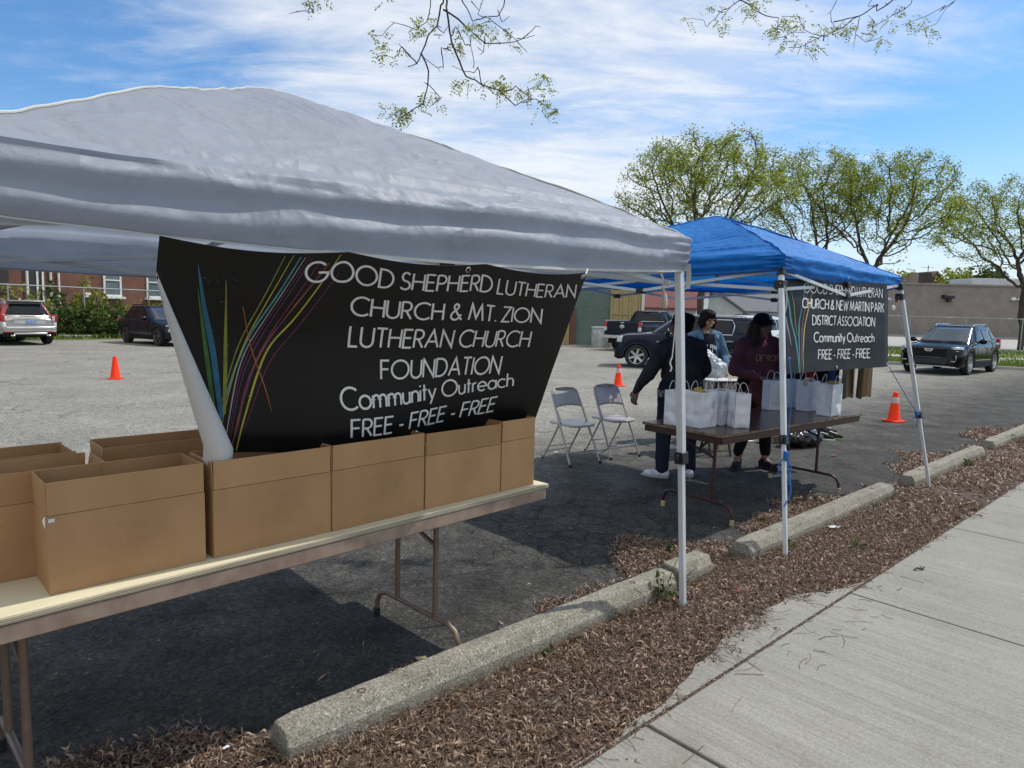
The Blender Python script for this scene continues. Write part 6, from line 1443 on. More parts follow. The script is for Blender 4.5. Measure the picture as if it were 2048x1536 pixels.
# black crossover at the right, seen three-quarter from its nose
hd = Vector((-.745, -.667)).normalized(); c = on_wheel(1930, 750, hd, 1.43, .82)
def crest(t, side, end):
    m = lambda k, z0, x: Matrix(((0, 0, 1, x), (1, 0, 0, 0), (0, 1, 0, z0), (0, 0, 0, 1)))
    pts = [(-.135, .045), (.135, .045), (.105, -.02), (.06, -.045), (-.06, -.045), (-.105, -.02)]
    b = B(); b.prism(pts, 0, .02, m(1, .80, 2.425)); o = b.obj('emblem', MAT['chrome'], t)
    b = B(); b.prism([(x*.62, y*.5) for x, y in pts], .0205, .024, m(1, .80, 2.425)); b.obj('emblem_inset', MAT['rimdk'], o)
car('parked_car', 'black crossover with a chrome crest on its nose parked by the right verge', 'car', c, hd, dict(
    L=4.82, W=1.91, axles=(1.43, -1.43), R=.375, paint=MAT['pblack'], sill=.27, top=[(-2.41, 1.02), (-2.25, 1.08), (-1.4, 1.06), (.7, 1.01), (1.1, 1.0), (1.7, .965), (2.2, .90), (2.36, .84), (2.41, .78)],
    wid=[(-2.41, .84), (-2.3, .93), (-1.9, .98), (-.8, 1.0), (1.5, 1.0), (1.95, .98), (2.2, .94), (2.34, .87), (2.41, .78)],
    cab=(-2.30, 1.16, -1.80, .18), cz=(1.02, 1.56), cw=(.86, .635), ws=(.80, .60), rw=(.66, .5, .14, .86), sw=[(-.28, .62, -.28, .16, .08, .86), (-1.2, -.36, -1.2, -.36, .08, .86), (-1.85, -1.32, -1.60, -1.30, .2, .8)],
    surround=[(.72, .02), (-1.9, .02)], mirror=.66, handles=(-.2, -1.12), hm=MAT['chrome'], seams=(.74, -.32, -1.28), rails=(-1.55, .1), railm=MAT['chrome'], clad=MAT['trim'], spokes=6,
    boxes=[('grille', MAT['trim'], (2.385, 0, .72), (.07, 1.02, .28)), ('grille_frame', MAT['rimdk'], (2.40, 0, .565), (.05, .80, .025)), ('lower_grille', MAT['blkpl'], (2.37, 0, .44), (.09, 1.05, .20)), ('headlamp', MAT['lampw'], (2.215, .755, .865), (.34, .17, .095), True, (.15, 0, -.62)), ('running_lamp', MAT['lampw'], (2.335, .72, .77), (.04, .24, .022), True, (0.12, 0, -.5)),
           ('running_lamp', MAT['sillver'], (2.362, .765, .56), (.05, .04, .20), True), ('fog_trim', MAT['sillver'], (2.395, .66, .455), (.04, .22, .035), True, (0, 0, -.3)), ('chin_strip', MAT['sillver'], (2.38, 0, .285), (.12, 1.30, .03)), ('sill_strip', MAT['sillver'], (0, .945, .47), (1.7, .014, .018), True),
           ('wiper', MAT['trim'], (1.12, .30, 1.075), (.03, .62, .02), False, (0, 0, -.15)), ('wiper', MAT['trim'], (1.14, -.32, 1.075), (.03, .6, .02), False, (0, 0, .1)), ('tail_lamp', MAT['tail'], (-2.3, .8, 1.0), (.14, .14, .3), True)], extra=[crest]))
# ================================================================== PEOPLE
def hand(b, wr, d, n_, s, curl=.5, L_=.17, thick=1.0):
    """palm, four unequal fingers bent at the knuckles, a thumb set on the side of the palm. d: along the hand, n_: out of the palm, s: towards the thumb side"""
    d = Vector(d).normalized(); n_ = (Vector(n_)-d*Vector(n_).dot(d)).normalized(); s = Vector(s); s = (s-d*s.dot(d)-n_*s.dot(n_)).normalized()
    wr = Vector(wr)
    for k in (-1, -.33, .33, 1): b.cap(wr+s*(.018*k), .016*thick, wr+d*.085+s*(.030*k), .013*thick, 8)
    for k, l, in ((-1, .80), (-.33, .98), (.33, 1.04), (1, .93)):
        p = wr+d*.088+s*(.031*k); a = curl*.7; q = p+(d*cos(a)+n_*sin(a)+s*.06*k)*(.042*l); a2 = curl*1.7; r_ = q+(d*cos(a2)+n_*sin(a2)+s*.04*k)*(.028*l); a3 = curl*2.4; e = r_+(d*cos(a3)+n_*sin(a3))*(.020*l)
        b.cap(p, .0098*thick, q, .009*thick, 8); b.cap(q, .009*thick, r_, .0083*thick, 8); b.cap(r_, .0083*thick, e, .0070*thick, 8)
    p = wr+d*.022+s*.030; q = p+(d*.7+s*.72+n_*.25)*.042; e = q+(d*.95+s*.25+n_*.4)*.036; b.cap(p, .014*thick, q, .0108*thick, 8); b.cap(q, .0108*thick, e, .0085*thick, 8)

def person(label, loc, rz, J, look, heads):
    """loc: ground point between the feet; facing local +y. J: joints. look: materials and clothing. heads: (turn, tilt)"""
    t = thing('person', label, 'person', loc, rz, None); V = {k: Vector(v) for k, v in J.items()}; hb = look.get('bulk', 1.0)
    hc = V['head']; Mh = Matrix.Translation(hc)@Matrix.Rotation(heads[0], 4, 'Z')@Matrix.Rotation(heads[1], 4, 'X'); h = lambda x, y, z: Mh@Vector((x, y, z)); Rh = Mh.to_3x3()
    # --- one continuous body
    b = B()
    b.ell(h(0, -.012, .028), (.074, .094, .090), Rh, 18, 12); b.ell(h(0, .018, -.035), (.058, .070, .085), Rh, 18, 12); b.ell(h(0, .052, -.088), (.030, .030, .024), Rh)
    b.cap(h(0, .088, .02), .010, h(0, .104, -.022), .0145, 8); b.ell(h(0, .084, -.062), (.026, .014, .016), Rh)
    for s in (-1, 1):
        b.ell(h(s*.042, .062, -.025), (.026, .024, .024), Rh); b.ell(h(s*.030, .080, .028), (.022, .012, .009), Rh); b.ell(h(s*.076, -.008, -.008), (.010, .020, .031), Rh)
    b.cap(V['neck'], .056*hb**.5, h(0, -.018, -.07), .050, 12)
    ch, pe = V['chest'], V['pelvis']; b.ell(ch, (.155*hb, .100*hb, .20), None, 18, 12); b.ell((ch+pe)/2, (.135*hb, .095*hb, .18), None, 18, 12); b.ell(pe, (.165*hb, .115*hb, .14), None, 18, 12)
    b.cap(V['neck'], .07, ch, .12*hb, 12)
    for s, k in ((-1, 'L'), (1, 'R')):
        b.cap(V['sh'+k]+Vector((-s*.012, 0, -.015)), .046*hb, V['el'+k], .040*hb, 12); b.cap(V['el'+k], .038*hb, V['wr'+k], .028, 12); b.cap(ch+Vector((s*.04, 0, .12)), .055, V['sh'+k]+Vector((-s*.012, 0, -.015)), .046, 12)
        b.cap(V['hip'+k], .088*hb, V['kn'+k], .058, 12); b.cap(V['kn'+k], .056, V['an'+k], .036, 12); b.cap(V['an'+k], .036, V['toe'+k]+Vector((0, 0, .01)), .026, 10)
        hd_ = look['hand'+k]; hand(b, V['wr'+k], hd_[0], hd_[1], hd_[2], hd_[3])
    body = b.blob('body', look['skin'], t, .0062, 5)
    def fold(sc, amp, st=(1, 1, .45)): return lambda c: amp*(noise.fractal(Vector((c.x*sc*st[0], c.y*sc*st[1], c.z*sc*st[2])), 1.0, 2.0, 3))
    # --- upper garment
    b = B(); k_ = look.get('top_k', 1.0)*hb
    b.ell(ch+Vector((0, 0, -.01)), (.178*k_, .128*k_, .215), None, 20, 14); b.ell((ch+pe)/2, (.165*k_, .125*k_, .20), None, 20, 14)
    hem = look['hem']; b.cap(Vector((pe.x, pe.y, hem+.10)), .135*k_, (ch+pe)/2, .15*k_, 18); b.ell(Vector((pe.x, pe.y, hem+.055)), (.178*k_, .138*k_, .075), None, 20, 10)
    b.cap(V['neck']+Vector((0, 0, -.01)), .068, ch+Vector((0, 0, .06)), .13*k_, 14)
    for s, k in ((-1, 'L'), (1, 'R')):
        b.cap(V['sh'+k]+Vector((-s*.012, 0, -.012)), .069*k_, V['el'+k], .057*k_, 14); w_ = V['el'+k].lerp(V['wr'+k], .95); b.cap(V['el'+k], .058*k_, w_, .043, 14); b.cap(ch+Vector((s*.04, 0, .15)), .075*k_, V['sh'+k]+Vector((-s*.012, 0, -.012)), .068*k_, 14)
        b.cap(w_, .044, w_+(V['wr'+k]-V['el'+k]).normalized()*.015, .043, 12)
    if look.get('hood'): b.cap(V['neck']+Vector((-.09, -.05, -.03)), .048, V['neck']+Vector((.09, -.05, -.03)), .048, 12); b.cap(V['neck']+Vector((-.085, -.03, -.02)), .04, V['neck']+Vector((-.03, .085, -.06)), .034, 12); b.cap(V['neck']+Vector((.085, -.03, -.02)), .04, V['neck']+Vector((.03, .085, -.06)), .034, 12)
    up = b.blob('upper_garment', look['top'], t, .010, 5, fold(9, .017))
    # --- trousers
    b = B(); b.ell(pe+Vector((0, 0, -.005)), (.182*hb, .135*hb, .145), None, 20, 12)
    for k in 'LR':
        b.cap(V['hip'+k], .104*hb, V['kn'+k], .074*look.get('leg_k', 1), 14); b.cap(V['kn'+k], .073*look.get('leg_k', 1), V['an'+k]+Vector((0, 0, look.get('cuff', .01))), .056*look.get('leg_k', 1), 14)
    b.blob('trousers', look['legs'], t, .0105, 6, fold(11, .007))
    # --- shoes with soles
    for k in 'LR':
        a, to = V['an'+k], V['toe'+k]; d = Vector((to.x-a.x, to.y-a.y, 0)).normalized(); heel = Vector((a.x, a.y, 0))-d*.035; tip = Vector((to.x, to.y, 0))+d*.02; sd = Vector((-d.y, d.x, 0)); zg = min(a.z-.085, 0) if a.z < .085 else a.z-.088
        b = B(); z_ = Vector((0, 0, 1)); b.cap(heel+z_*.055, .043, heel.lerp(tip, .55)+z_*.048, .046, 12); b.cap(heel.lerp(tip, .5)+z_*.046, .045, tip-d*.02+z_*.036, .036, 12); b.cap(heel+z_*.06+d*.01, .042, a+z_*.0, .044, 12)
        sh_ = b.blob('shoe', look['shoe'], t, .0075, 3)
        b = B(); n = 22; pl = []
        for i in range(n):
            q = 2*pi*i/n; l = (tip-heel).length+.085; pl.append(heel.lerp(tip, .5)+d*(cos(q)*l*.5)+sd*(.050*math.copysign(abs(sin(q))**.7, sin(q))))
        b.prism([(p.x, p.y) for p in pl], .0, .026); b.obj('sole', look.get('sole', MAT['whitepaint']), sh_, bevel=.006)
    # --- face
    for s in (-1, 1):
        b = B(); b.ell(h(s*.030, .0835, .010), (.0115, .007, .0060), Rh); b.obj('eye', MAT['eye'], t)
        b = B(); b.cap(h(s*.017, .090, .031), .0036, h(s*.046, .080, .032), .0028, 6); b.obj('eyebrow', look['hairm'], t)
    b = B(); b.cap(h(-.019, .0945, -.061), .0055, h(.019, .0945, -.061), .0055, 8); b.obj('lips', MAT['lips'], t)
    if look.get('glasses'):
        b = B()
        for s in (-1, 1):
            b.tube([h(s*.031+.023*cos(q), .101, .009+.018*sin(q)) for q in [2*pi*i/16 for i in range(17)]], .0013, 5, False); b.tube([h(s*.054, .101, .012), h(s*.078, .07, .014), h(s*.082, -.005, .010)], .0018, 5)
        b.tube([h(-.008, .101, .011), h(.008, .101, .011)], .0018, 5); b.obj('glasses', MAT['lens'], t)
    # --- hair
    b = B()
    for e in look['hair']:
        if e[0] == 'e': b.ell(h(*e[1]), e[2], Rh, 16, 12)
        else: b.cap(h(*e[1]), e[2], h(*e[3]), e[4], 12)
    b.blob('hair', look['hairm'], t, .0085, 3, lambda c: .010*noise.fractal(c*32, 1.0, 2.0, 3))
    return t, V, h, Rh, up
def base_pose(k=1.0):
    return {a: (x*k, y*k, z*k) for a, (x, y, z) in dict(head=(0, .025, 1.535), neck=(0, -.005, 1.395), chest=(0, -.005, 1.205), pelvis=(0, 0, .925), shL=(-.175, -.01, 1.335), shR=(.175, -.01, 1.335), elL=(-.235, -.05, 1.075), elR=(.235, -.05, 1.075), wrL=(-.245, .04, .845), wrR=(.245, .04, .845),
        hipL=(-.09, 0, .885), hipR=(.09, 0, .885), knL=(-.105, .02, .49), knR=(.105, .02, .49), anL=(-.11, -.02, .088), anR=(.11, -.02, .088), toeL=(-.125, .13, .03), toeR=(.125, .13, .03)).items()}
dn = ((0, .15, -1), (.9, .2, 0), (0, 1, 0), .45)
# --- woman with her back to the viewer, charcoal jacket, white sneakers, face to the left
J = base_pose(1.01); J.update(shL=(-.19, -.02, 1.335), elL=(-.325, -.01, 1.09), wrL=(-.44, .02, .885), elR=(.27, .10, 1.10), wrR=(.25, .30, .93), anL=(-.155, -.02, .088), toeL=(-.285, .06, .03), knL=(-.135, .04, .49), anR=(.15, .02, .088), toeR=(.20, .145, .03), knR=(.13, .05, .49), hipL=(-.1, 0, .885), hipR=(.1, 0, .885), chest=(.01, .01, 1.205), head=(-.015, .035, 1.545))
pA, VA, hA, RhA, _ = person('person in charcoal jacket and white sneakers, seen from behind at the white tent leg', (1.69, 6.80, 0), R(6), J, dict(bulk=1.20, top_k=1.06, skin=MAT['skin3'], top=MAT['jacket'], legs=MAT['denim'], leg_k=1.13, shoe=MAT['sneakw'], sole=MAT['alud'], hem=.84, hood=True, hairm=MAT['hair'],
    handL=((-.25, .12, -1), (.7, .5, 0), (.1, 1, 0), .55), handR=((.0, 1, -.35), (-.8, 0, -.3), (0, .3, 1), .6),
    hair=[('e', (0, -.022, .045), (.088, .106, .090)), ('e', (0, -.055, .0), (.078, .072, .082)), ('e', (0, -.10, .06), (.052, .05, .05)), ('c', (-.06, .03, .085), .03, (.06, .03, .085), .03)]), (R(62), R(-4)))
b = B(); b.grid(lambda u, v: Vector((.232*cos(u*2*pi)*(1+.02*sin(u*23)), .178*sin(u*2*pi)*(1+.02*sin(u*31)), .905-.065*v+.006*sin(u*19))), 48, 4, True); b.obj('shirt_hem', MAT['print'], pA)
# --- woman in denim jacket further back
J = base_pose(1.04); J.update(elR=(.25, .10, 1.12), wrR=(.20, .30, 1.02), elL=(-.27, .03, 1.11), wrL=(-.20, .25, .95), head=(0, .05, 1.60), neck=(0, .005, 1.45))
pB, VB, hB, RhB, upB = person('person with curly black hair and glasses in a blue denim jacket', (2.58, 9.15, 0), R(-174), J, dict(bulk=1.12, skin=MAT['skin1'], top=MAT['denimj'], legs=MAT['blackcl'], shoe=MAT['sneakb'], hem=.86, hairm=MAT['hair'], glasses=True, sole=MAT['rubber'],
    handL=((.2, 1, -.2), (.6, 0, -.5), (0, .3, 1), .6), handR=((-.15, 1, .0), (-.6, 0, -.5), (0, .3, 1), .6),
    hair=[('e', (0, -.02, .05), (.105, .110, .095)), ('e', (0, -.055, -.03), (.108, .075, .105)), ('e', (-.085, .01, -.03), (.036, .055, .085)), ('e', (.085, .01, -.03), (.036, .055, .085)), ('e', (0, .055, .085), (.07, .035, .035))]), (R(14), R(-12)))
# the navy shirt front showing between the jacket edges, with its print
ch = VB['chest']
def shirt(x, z, l=0.0):
    return Vector((x, ch.y+.158*sqrt(max(.05, 1-(x/.20)**2))*(1-.55*max(0, (z-1.22)/.24)**2)+.008+l, z))
b = B(); b.grid(lambda u, v: shirt(lerp(-.105, .105, u)*(1.0-.25*v), lerp(.90, 1.42, v)), 12, 20); so = b.obj('shirt', MAT['navy'], pB)
md = so.modifiers.new('s', 'SOLIDIFY'); md.thickness = .006; md.offset = 0
b = B(); st, W_ = layout('USA', .2)
for k, s_ in enumerate(st): ribbon(b, s_, .09, lambda x, y, l: shirt(-(x/W_-.5)*.115, 1.125+y*.085, l), .006+.0004*k, .2)
# arched row of bold shapes above it, too soft in the view to be read
for i in range(8):
    a = (i-3.5)/3.5; x = -a*.092; z0 = 1.235-.03*a*a
    if i == 3: continue
    b.add([shirt(x-.009, z0, .007), shirt(x+.009, z0, .007), shirt(x+.009, z0+.05, .007), shirt(x-.009, z0+.05, .007)], [(0, 1, 2, 3)])
b.obj('shirt_print', MAT['ink'], so)
for s in (-1, 1):
    b = B(); b.tube([shirt(s*.108, .90, .005), shirt(s*.104, 1.15, .006), shirt(s*.085, 1.38, .004), Vector((s*.07, .03, 1.44))], [.012, .013, .014, .02], 8); b.obj('jacket_edge', MAT['denimj'], upB)
    b = B(); b.add([shirt(s*.075, 1.42, .012), shirt(s*.155, 1.40, .004), shirt(s*.12, 1.30, .012)], [(0, 1, 2)]); o = b.obj('collar', MAT['denimj'], upB); md = o.modifiers.new('s', 'SOLIDIFY'); md.thickness = .008
b = B(); b.ell((.0, VB['neck'].y+.075, 1.435), (.012, .008, .012)); b.obj('pendant', MAT['cord'], pB)
# --- woman in the cap and maroon hooded sweatshirt
J = base_pose(1.02); J.update(elL=(-.27, .02, 1.09), wrL=(-.10, .27, 1.02), elR=(.265, .0, 1.085), wrR=(.13, .27, 1.03), anL=(-.14, .02, .088), toeL=(-.17, .165, .03), anR=(.16, -.02, .088), toeR=(.27, .11, .03), head=(0, .045, 1.555))
pC, VC, hC, RhC, upC = person('person in black cap, maroon hooded sweatshirt and black leggings behind the table', (2.66, 7.36, 0), R(-169), J, dict(bulk=1.24, top_k=1.12, skin=MAT['skin2'], top=MAT['maroon'], legs=MAT['blackcl'], leg_k=1.0, cuff=.09, shoe=MAT['sneakb'], sole=MAT['rubber'], hem=.76, hood=True, hairm=MAT['hairb'], glasses=True,
    handL=((.75, .55, .05), (.2, .3, -1), (-.3, .9, .3), .45), handR=((-.6, .7, -.2), (-.2, .2, -1), (.3, .9, .3), .6),
    hair=[('e', (0, -.03, .02), (.086, .095, .09)), ('c', (-.078, -.01, .01), .030, (-.105, .02, -.20), .042), ('c', (.078, -.01, .01), .030, (.105, .02, -.20), .042), ('c', (-.06, -.07, .0), .05, (-.08, -.08, -.20), .055), ('c', (.06, -.07, .0), .05, (.08, -.08, -.20), .055), ('c', (0, -.08, 0), .05, (0, -.09, -.18), .055)]), (R(16), R(-4)))
b = B(); b.ell(hC(0, -.012, .055), (.096, .112, .088), RhC, 20, 12); cp = b.obj('cap', MAT['blackcl'], pC)
b = B(); b.grid(lambda u, v: hC((u-.5)*.17*(1-.25*v*v), .085+.075*v-.05*(2*u-1)**2, .062-.020*v-.022*(2*u-1)**2), 12, 6); o = b.obj('peak', MAT['blackcl'], cp); md = o.modifiers.new('s', 'SOLIDIFY'); md.thickness = .006
b = B(); st, W_ = layout('D', .1)
for s_ in st: ribbon(b, s_, .10, lambda x, y, l: hC(-(x/.68-.5)*.030, .098-.06*((y-.4)*.1)-.0-.012*y, .085+y*.034)+RhC@Vector((0, .006, 0)), 0, .2)
b.obj('cap_letter', MAT['vback'], cp)
cC = VC['chest']
def sweat(x, z, l=0.0): return Vector((x, cC.y+.186*sqrt(max(.05, 1-(x/.26)**2))*(1-.5*max(0, (z-1.22)/.24)**2)+l, z))
b = B(); st, W_ = layout('DETROIT', .2)
for k, s_ in enumerate(st): ribbon(b, s_, .085, lambda x, y, l: sweat(-(x/W_-.5)*.25, 1.19+y*.062, l), .012+.0005*k, .15)
b.obj('sweatshirt_print', MAT['goldink'], upC)
for s in (-1, 1): b = B(); b.tube([sweat(s*.03, 1.36, .02), sweat(s*.035, 1.27, .012), sweat(s*.032, 1.20, .014)], .004, 6); b.obj('drawstring', MAT['maroon'], upC)
# ================================================================== SMALL THINGS
# clothes hung along the right side of the blue tent
def garment(label, s_along, zb_, mat, w_, cat='coat', sleeve=False, depth=.10):
    top = Vector((3.74, 6.62, 0))+UY*s_along-UX*.03; t = thing('hanging_garment', label, cat, (top.x, top.y, 1.86), UT+R(s_along*40), 'clothes hanging under the blue tent'); H_ = 1.86-zb_; sd = s_along*7
    def fn(u, v):
        a = 2*pi*u; k = smooth(v/.16); ww = w_*(.30+.70*k)*(1+.08*v); d_ = depth*(.45+.55*k)
        return Vector((ww*.5*cos(a)*(1+.05*sin(a*5+sd)), d_*.5*sin(a)*(1+.25*sin(a*7+sd+v*2)*v), -.10-v*(H_-.10)+.012*sin(a*3+sd)*v))
    b = B(); b.grid(fn, 48, 24, True); o = b.obj('cloth', mat, t, ang=80)
    if sleeve:
        for s in (-1, 1): q = B(); q.tube([(s*w_*.42, 0, -.16), (s*w_*.54, .02, -.42), (s*w_*.56, .03, -.72)], [.06, .058, .05], 12); q.obj('sleeve', mat, t)
    b = B(); b.tube([(0, 0, -.06), (0, 0, .0)]+[(.022*sin(a), 0, .022-.022*cos(a)) for a in [i*.5 for i in range(1, 9)]], .0022, 6); b.tube([(-w_*.30, 0, -.125), (0, 0, -.06), (w_*.30, 0, -.125)], .004, 6); b.obj('hanger', MAT['steelrail'], t); return t
for lab, s_, z, m, w_, cat, sl in (('olive brown coat hanging outermost below the small banner', .27, .885, 'olive', .40, 'coat', False), ('tan jacket hanging beside the olive brown coat', .43, .865, 'tan', .44, 'jacket', False), ('slate blue garment hanging behind the tan jacket', .58, .80, 'bluecl', .40, 'shirt', False),
    ('black garment hanging between the slate blue and red ones', .70, .90, 'blackcl', .40, 'shirt', False), ('red garment hanging above the paper bags', .84, .92, 'redcl', .40, 'shirt', False), ('burgundy garment hanging left of the red one', .98, .90, 'dkcl', .40, 'shirt', False), ('innermost dark burgundy garment hanging near the maroon sweatshirt', 1.10, .92, 'dkcl', .36, 'shirt', False)):
    garment(lab, s_, z, MAT[m], w_, cat, sl)
# white folding tray table with a cream carton behind the people
t = thing('tray_table', 'small white folding tray table with dark crossed legs between the people', 'table', (2.44, 8.02, 0), R(20)); b = B(); b.box((0, 0, .90), (.36, .30, .020)); b.obj('tabletop', MAT['whitepaint'], t, bevel=.006)
b = B(); b.box((0, 0, .883), (.33, .27, .012)); b.obj('under_rail', MAT['dkdoor'], t)
for s in (-1, 1):
    b = B(); b.bar((s*.14, -.13, .0), (s*.14, .13, .876), .022); b.obj('leg', MAT['dkdoor'], t); b = B(); b.bar((s*.115, .13, .0), (s*.115, -.13, .876), .022); b.obj('leg', MAT['dkdoor'], t)
t = thing('cream_carton', 'cream carton showing under the white tray table edge', 'box', (2.62, 8.42, 0), R(15)); b = B(); b.box((0, 0, .42), (.36, .30, .84)); b.obj('carton', MAT['cream'], t, bevel=.008); b = B(); b.box((0, -.08, .865), (.36, .15, .006), (R(14), 0, 0)); b.obj('flap', MAT['cream'], t)
# white plastic bag
t = thing('plastic_bag', 'bulging crumpled white plastic bag held between the people', 'plastic bag', (2.36, 8.30, .70), 0); b = B(); b.ell((0, 0, .36), (.16, .13, .17), None, 20, 14); b.ell((.12, .0, .30), (.15, .12, .14), (0, .5, 0), 20, 14); b.ell((-.06, 0, .46), (.10, .09, .12), None, 16, 12); b.ell((-.09, 0, .14), (.10, .09, .16), None, 16, 12); b.blob('film', MAT['plasticbag'], t, .008, 1, lambda c: .034*(1-2.4*abs(noise.noise(c*8)))+.014*(1-2.4*abs(noise.noise(c*19)))-.03)
b = B(); b.tube([(-.12, 0, .52), (-.11, 0, .60), (-.05, .01, .62), (-.01, 0, .52)], .010, 7); b.obj('handle', MAT['plasticbag'], t)
# heap on the ground behind the brown table
p = g(1602, 893); t = thing('duffel_bag', 'slumped glossy black bag on the asphalt behind the brown table', 'bag', p, R(25)); b = B(); b.ell((0, 0, .12), (.30, .17, .13), None, 20, 12); b.ell((.17, .03, .10), (.17, .15, .11), None, 16, 10); b.ell((-.15, .0, .11), (.18, .15, .10)); b.blob('shell', M('glossy_black_film', (.012, .013, .015), .25), t, .010, 2, lambda c: .030*noise.fractal(c*11, 1.0, 2.0, 3))
b = B(); b.tube([(-.15, -.05, .22), (-.08, -.09, .27), (.06, -.09, .28), (.13, -.05, .22)], .010, 7); b.obj('handle', MAT['rubber'], t)
def shoe_thing(label, px, py, rz, acc):
    p = g(px, py); t = thing('sneaker', label, 'shoe', p, rz, 'shoes on the asphalt behind the brown table'); b = B(); b.cap((-.08, 0, .055), .042, (.03, 0, .05), .044, 12); b.cap((.02, 0, .048), .043, (.12, 0, .036), .033, 12); b.cap((-.08, 0, .06), .04, (-.075, 0, .10), .036, 12); b.blob('upper', MAT['sneakb'], t, .008, 3)
    b = B(); b.prism([(-.125, -.03), (-.10, -.045), (.10, -.046), (.15, -.025), (.155, .02), (.10, .046), (-.10, .045), (-.125, .03)], 0, .026); b.obj('sole', acc, t, bevel=.006)
    b = B(); b.box((.02, 0, .096), (.09, .03, .008), (0, .25, 0)); b.obj('laces', MAT['whitestr'], t)
shoe_thing('black sneaker with a white sole lying nearest the black bag', 1645, 880, R(-20), MAT['whitepaint']); shoe_thing('black sneaker with a green trimmed sole, outermost of the heap', 1662, 878, R(-25), M('lime_rubber', (.25, .45, .06), .6)); shoe_thing('black sneaker behind the green trimmed one', 1652, 868, R(-10), MAT['whitepaint'])
p = g(1643, 866); t = thing('red_cloth', 'folded red cloth on the ground behind the black sneakers', 'cloth', p); b = B(); b.ell((0, 0, .08), (.09, .07, .09)); b.blob('folds', MAT['redcl'], t, .01, 2, lambda c: .02*noise.fractal(c*14, 1, 2, 3))
p = g(1536, 884); t = thing('wooden_crate', 'small cream slatted crate on the asphalt behind the leggings', 'crate', p, R(15)); 
for i in range(5): b = B(); b.box((-.14+i*.07, -.10, .06), (.055, .014, .11)); b.obj('slat', MAT['cream'], t, bevel=.002)
b = B(); b.box((0, 0, .06), (.33, .18, .09)); b.box((0, -.115, .10), (.36, .014, .022)); b.obj('frame', MAT['plytop'], t, bevel=.002)
p = g(1498, 882); t = thing('white_board', 'flat white board lying on the asphalt behind the leggings', 'board', p, R(12)); b = B(); b.box((0, 0, .012), (.34, .22, .02)); b.obj('panel', MAT['whitepaint'], t, bevel=.003)
# ropes and cords
def rope(name, label, pts, r, mat, cat='rope', knot=None, parts=None):
    t = thing(name, label, cat, pts[0]); o = Vector(pts[0]); P = [Vector(p)-o for p in pts]; q = []
    for i in range(len(P)-1):
        p0, p1, p2, p3 = P[max(0, i-1)], P[i], P[i+1], P[min(len(P)-1, i+2)]
        for j in range(8): u = j/8; q.append(.5*((2*p1)+(p2-p0)*u+(2*p0-5*p1+4*p2-p3)*u*u+(p1*3-p0-p2*3+p3)*u**3))
    q.append(P[-1]); b = B(); b.tube(q, r, 7); b.obj('strand', mat, t)
    if parts: parts(t, P)
    return t
def plug(t, P):
    e = P[-1]; b = B(); b.tube([e+Vector((0, 0, .01)), e, e-Vector((0, 0, .02)), e-Vector((0, 0, .055)), e-Vector((0, 0, .075))], [.006, .010, .014, .019, .012], 10); b.obj('plug', MAT['rope'], t)
d0 = 3.9
rope('extension_cord', 'beige cord with a plug end hanging from the white tent edge', [at(1316, 540, d0), at(1325, 555, d0), at(1326, 575, d0), at(1330, 590, d0)], .0065, MAT['rope'], 'cord', parts=plug)
rope('hanging_string', 'white string dangling beside the white tent leg with a hooked end', [at(1352, 560, 3.75), at(1351, 640, 3.75), at(1347, 690, 3.75), at(1344, 716, 3.75)], .0032, MAT['whitestr'], 'string', parts=lambda t, P: (lambda b: (b.tube([P[-1], P[-1]+Vector((-.006, 0, -.012)), P[-1]+Vector((-.009, 0, -.028)), P[-1]+Vector((-.004, 0, -.045)), P[-1]+Vector((.001, 0, -.055)), P[-1]+Vector((-.006, 0, -.075))], .0045, 7), b.obj('hook', MAT['whitestr'], t)))(B()))
D5 = 4.88
rope('looped_rope', 'looped beige rope hanging from the blue tent leg bracket', [at(1560, 566, D5), at(1566, 572, D5), at(1560, 590, D5), at(1556, 620, D5), at(1566, 632, D5), at(1573, 610, D5), at(1572, 582, D5), at(1565, 567, D5)], .005, MAT['rope'])
q = at(1778, 733, 6.40); e = at(1835, 828, 6.55)
def bow(t, P):
    e = P[-1]; b = B()
    for v in ((-.05, 0, -.05), (.02, -.02, .05), (-.03, .01, .03), (.0, 0, -.12)): b.tube([e, e+Vector(v)*.6+Vector((0, -.01, 0)), e+Vector(v)], .004, 6)
    b.ell(e, (.018, .018, .016)); b.obj('knot', MAT['bluerope'], t)
rope('guy_cord', 'thin blue cord running from the small banner corner to the right tent leg', [q, q.lerp(e, .3)+Vector((0, 0, -.006)), q.lerp(e, .7)+Vector((0, 0, -.008)), e], .0035, MAT['bluerope'], 'cord', parts=bow)
a0 = at(1790, 562, 6.5); a1 = at(1786, 610, 6.5); a2 = at(1830, 730, 6.6)
rope('slack_cord', 'slack grey cord hanging from the blue tent corner with a white knot', [a0, a1, a1.lerp(a2, .5)+Vector((.01, 0, -.01)), a2], .003, MAT['alud'], 'cord', parts=lambda t, P: (lambda b: (b.ell(P[1]+Vector((0, 0, -.03)), (.022, .02, .03)), b.obj('knot', MAT['whitestr'], t)))(B()))
f0 = Vector((1.89, 4.48, 0)); f1 = Vector((1.905, 4.9, 2.03)); lp = lambda z: f0.lerp(f1, z/2.03)
def tape(t, P):
    b = B()
    for i in range(7): b.ell(P[0]+Vector((nz((i, 1, 1))*.03, nz((i, 2, 1))*.03, -.05*i/6+.02)), (.018, .018, .011))
    b.tube([P[0], P[0]+Vector((-.045, -.01, -.06)), P[0]+Vector((-.055, -.02, -.15))], .004, 6); b.tube([P[0], P[0]+Vector((.03, -.02, -.08)), P[0]+Vector((.02, -.03, -.2))], .004, 6); b.obj('knot', MAT['bluerope'], t)
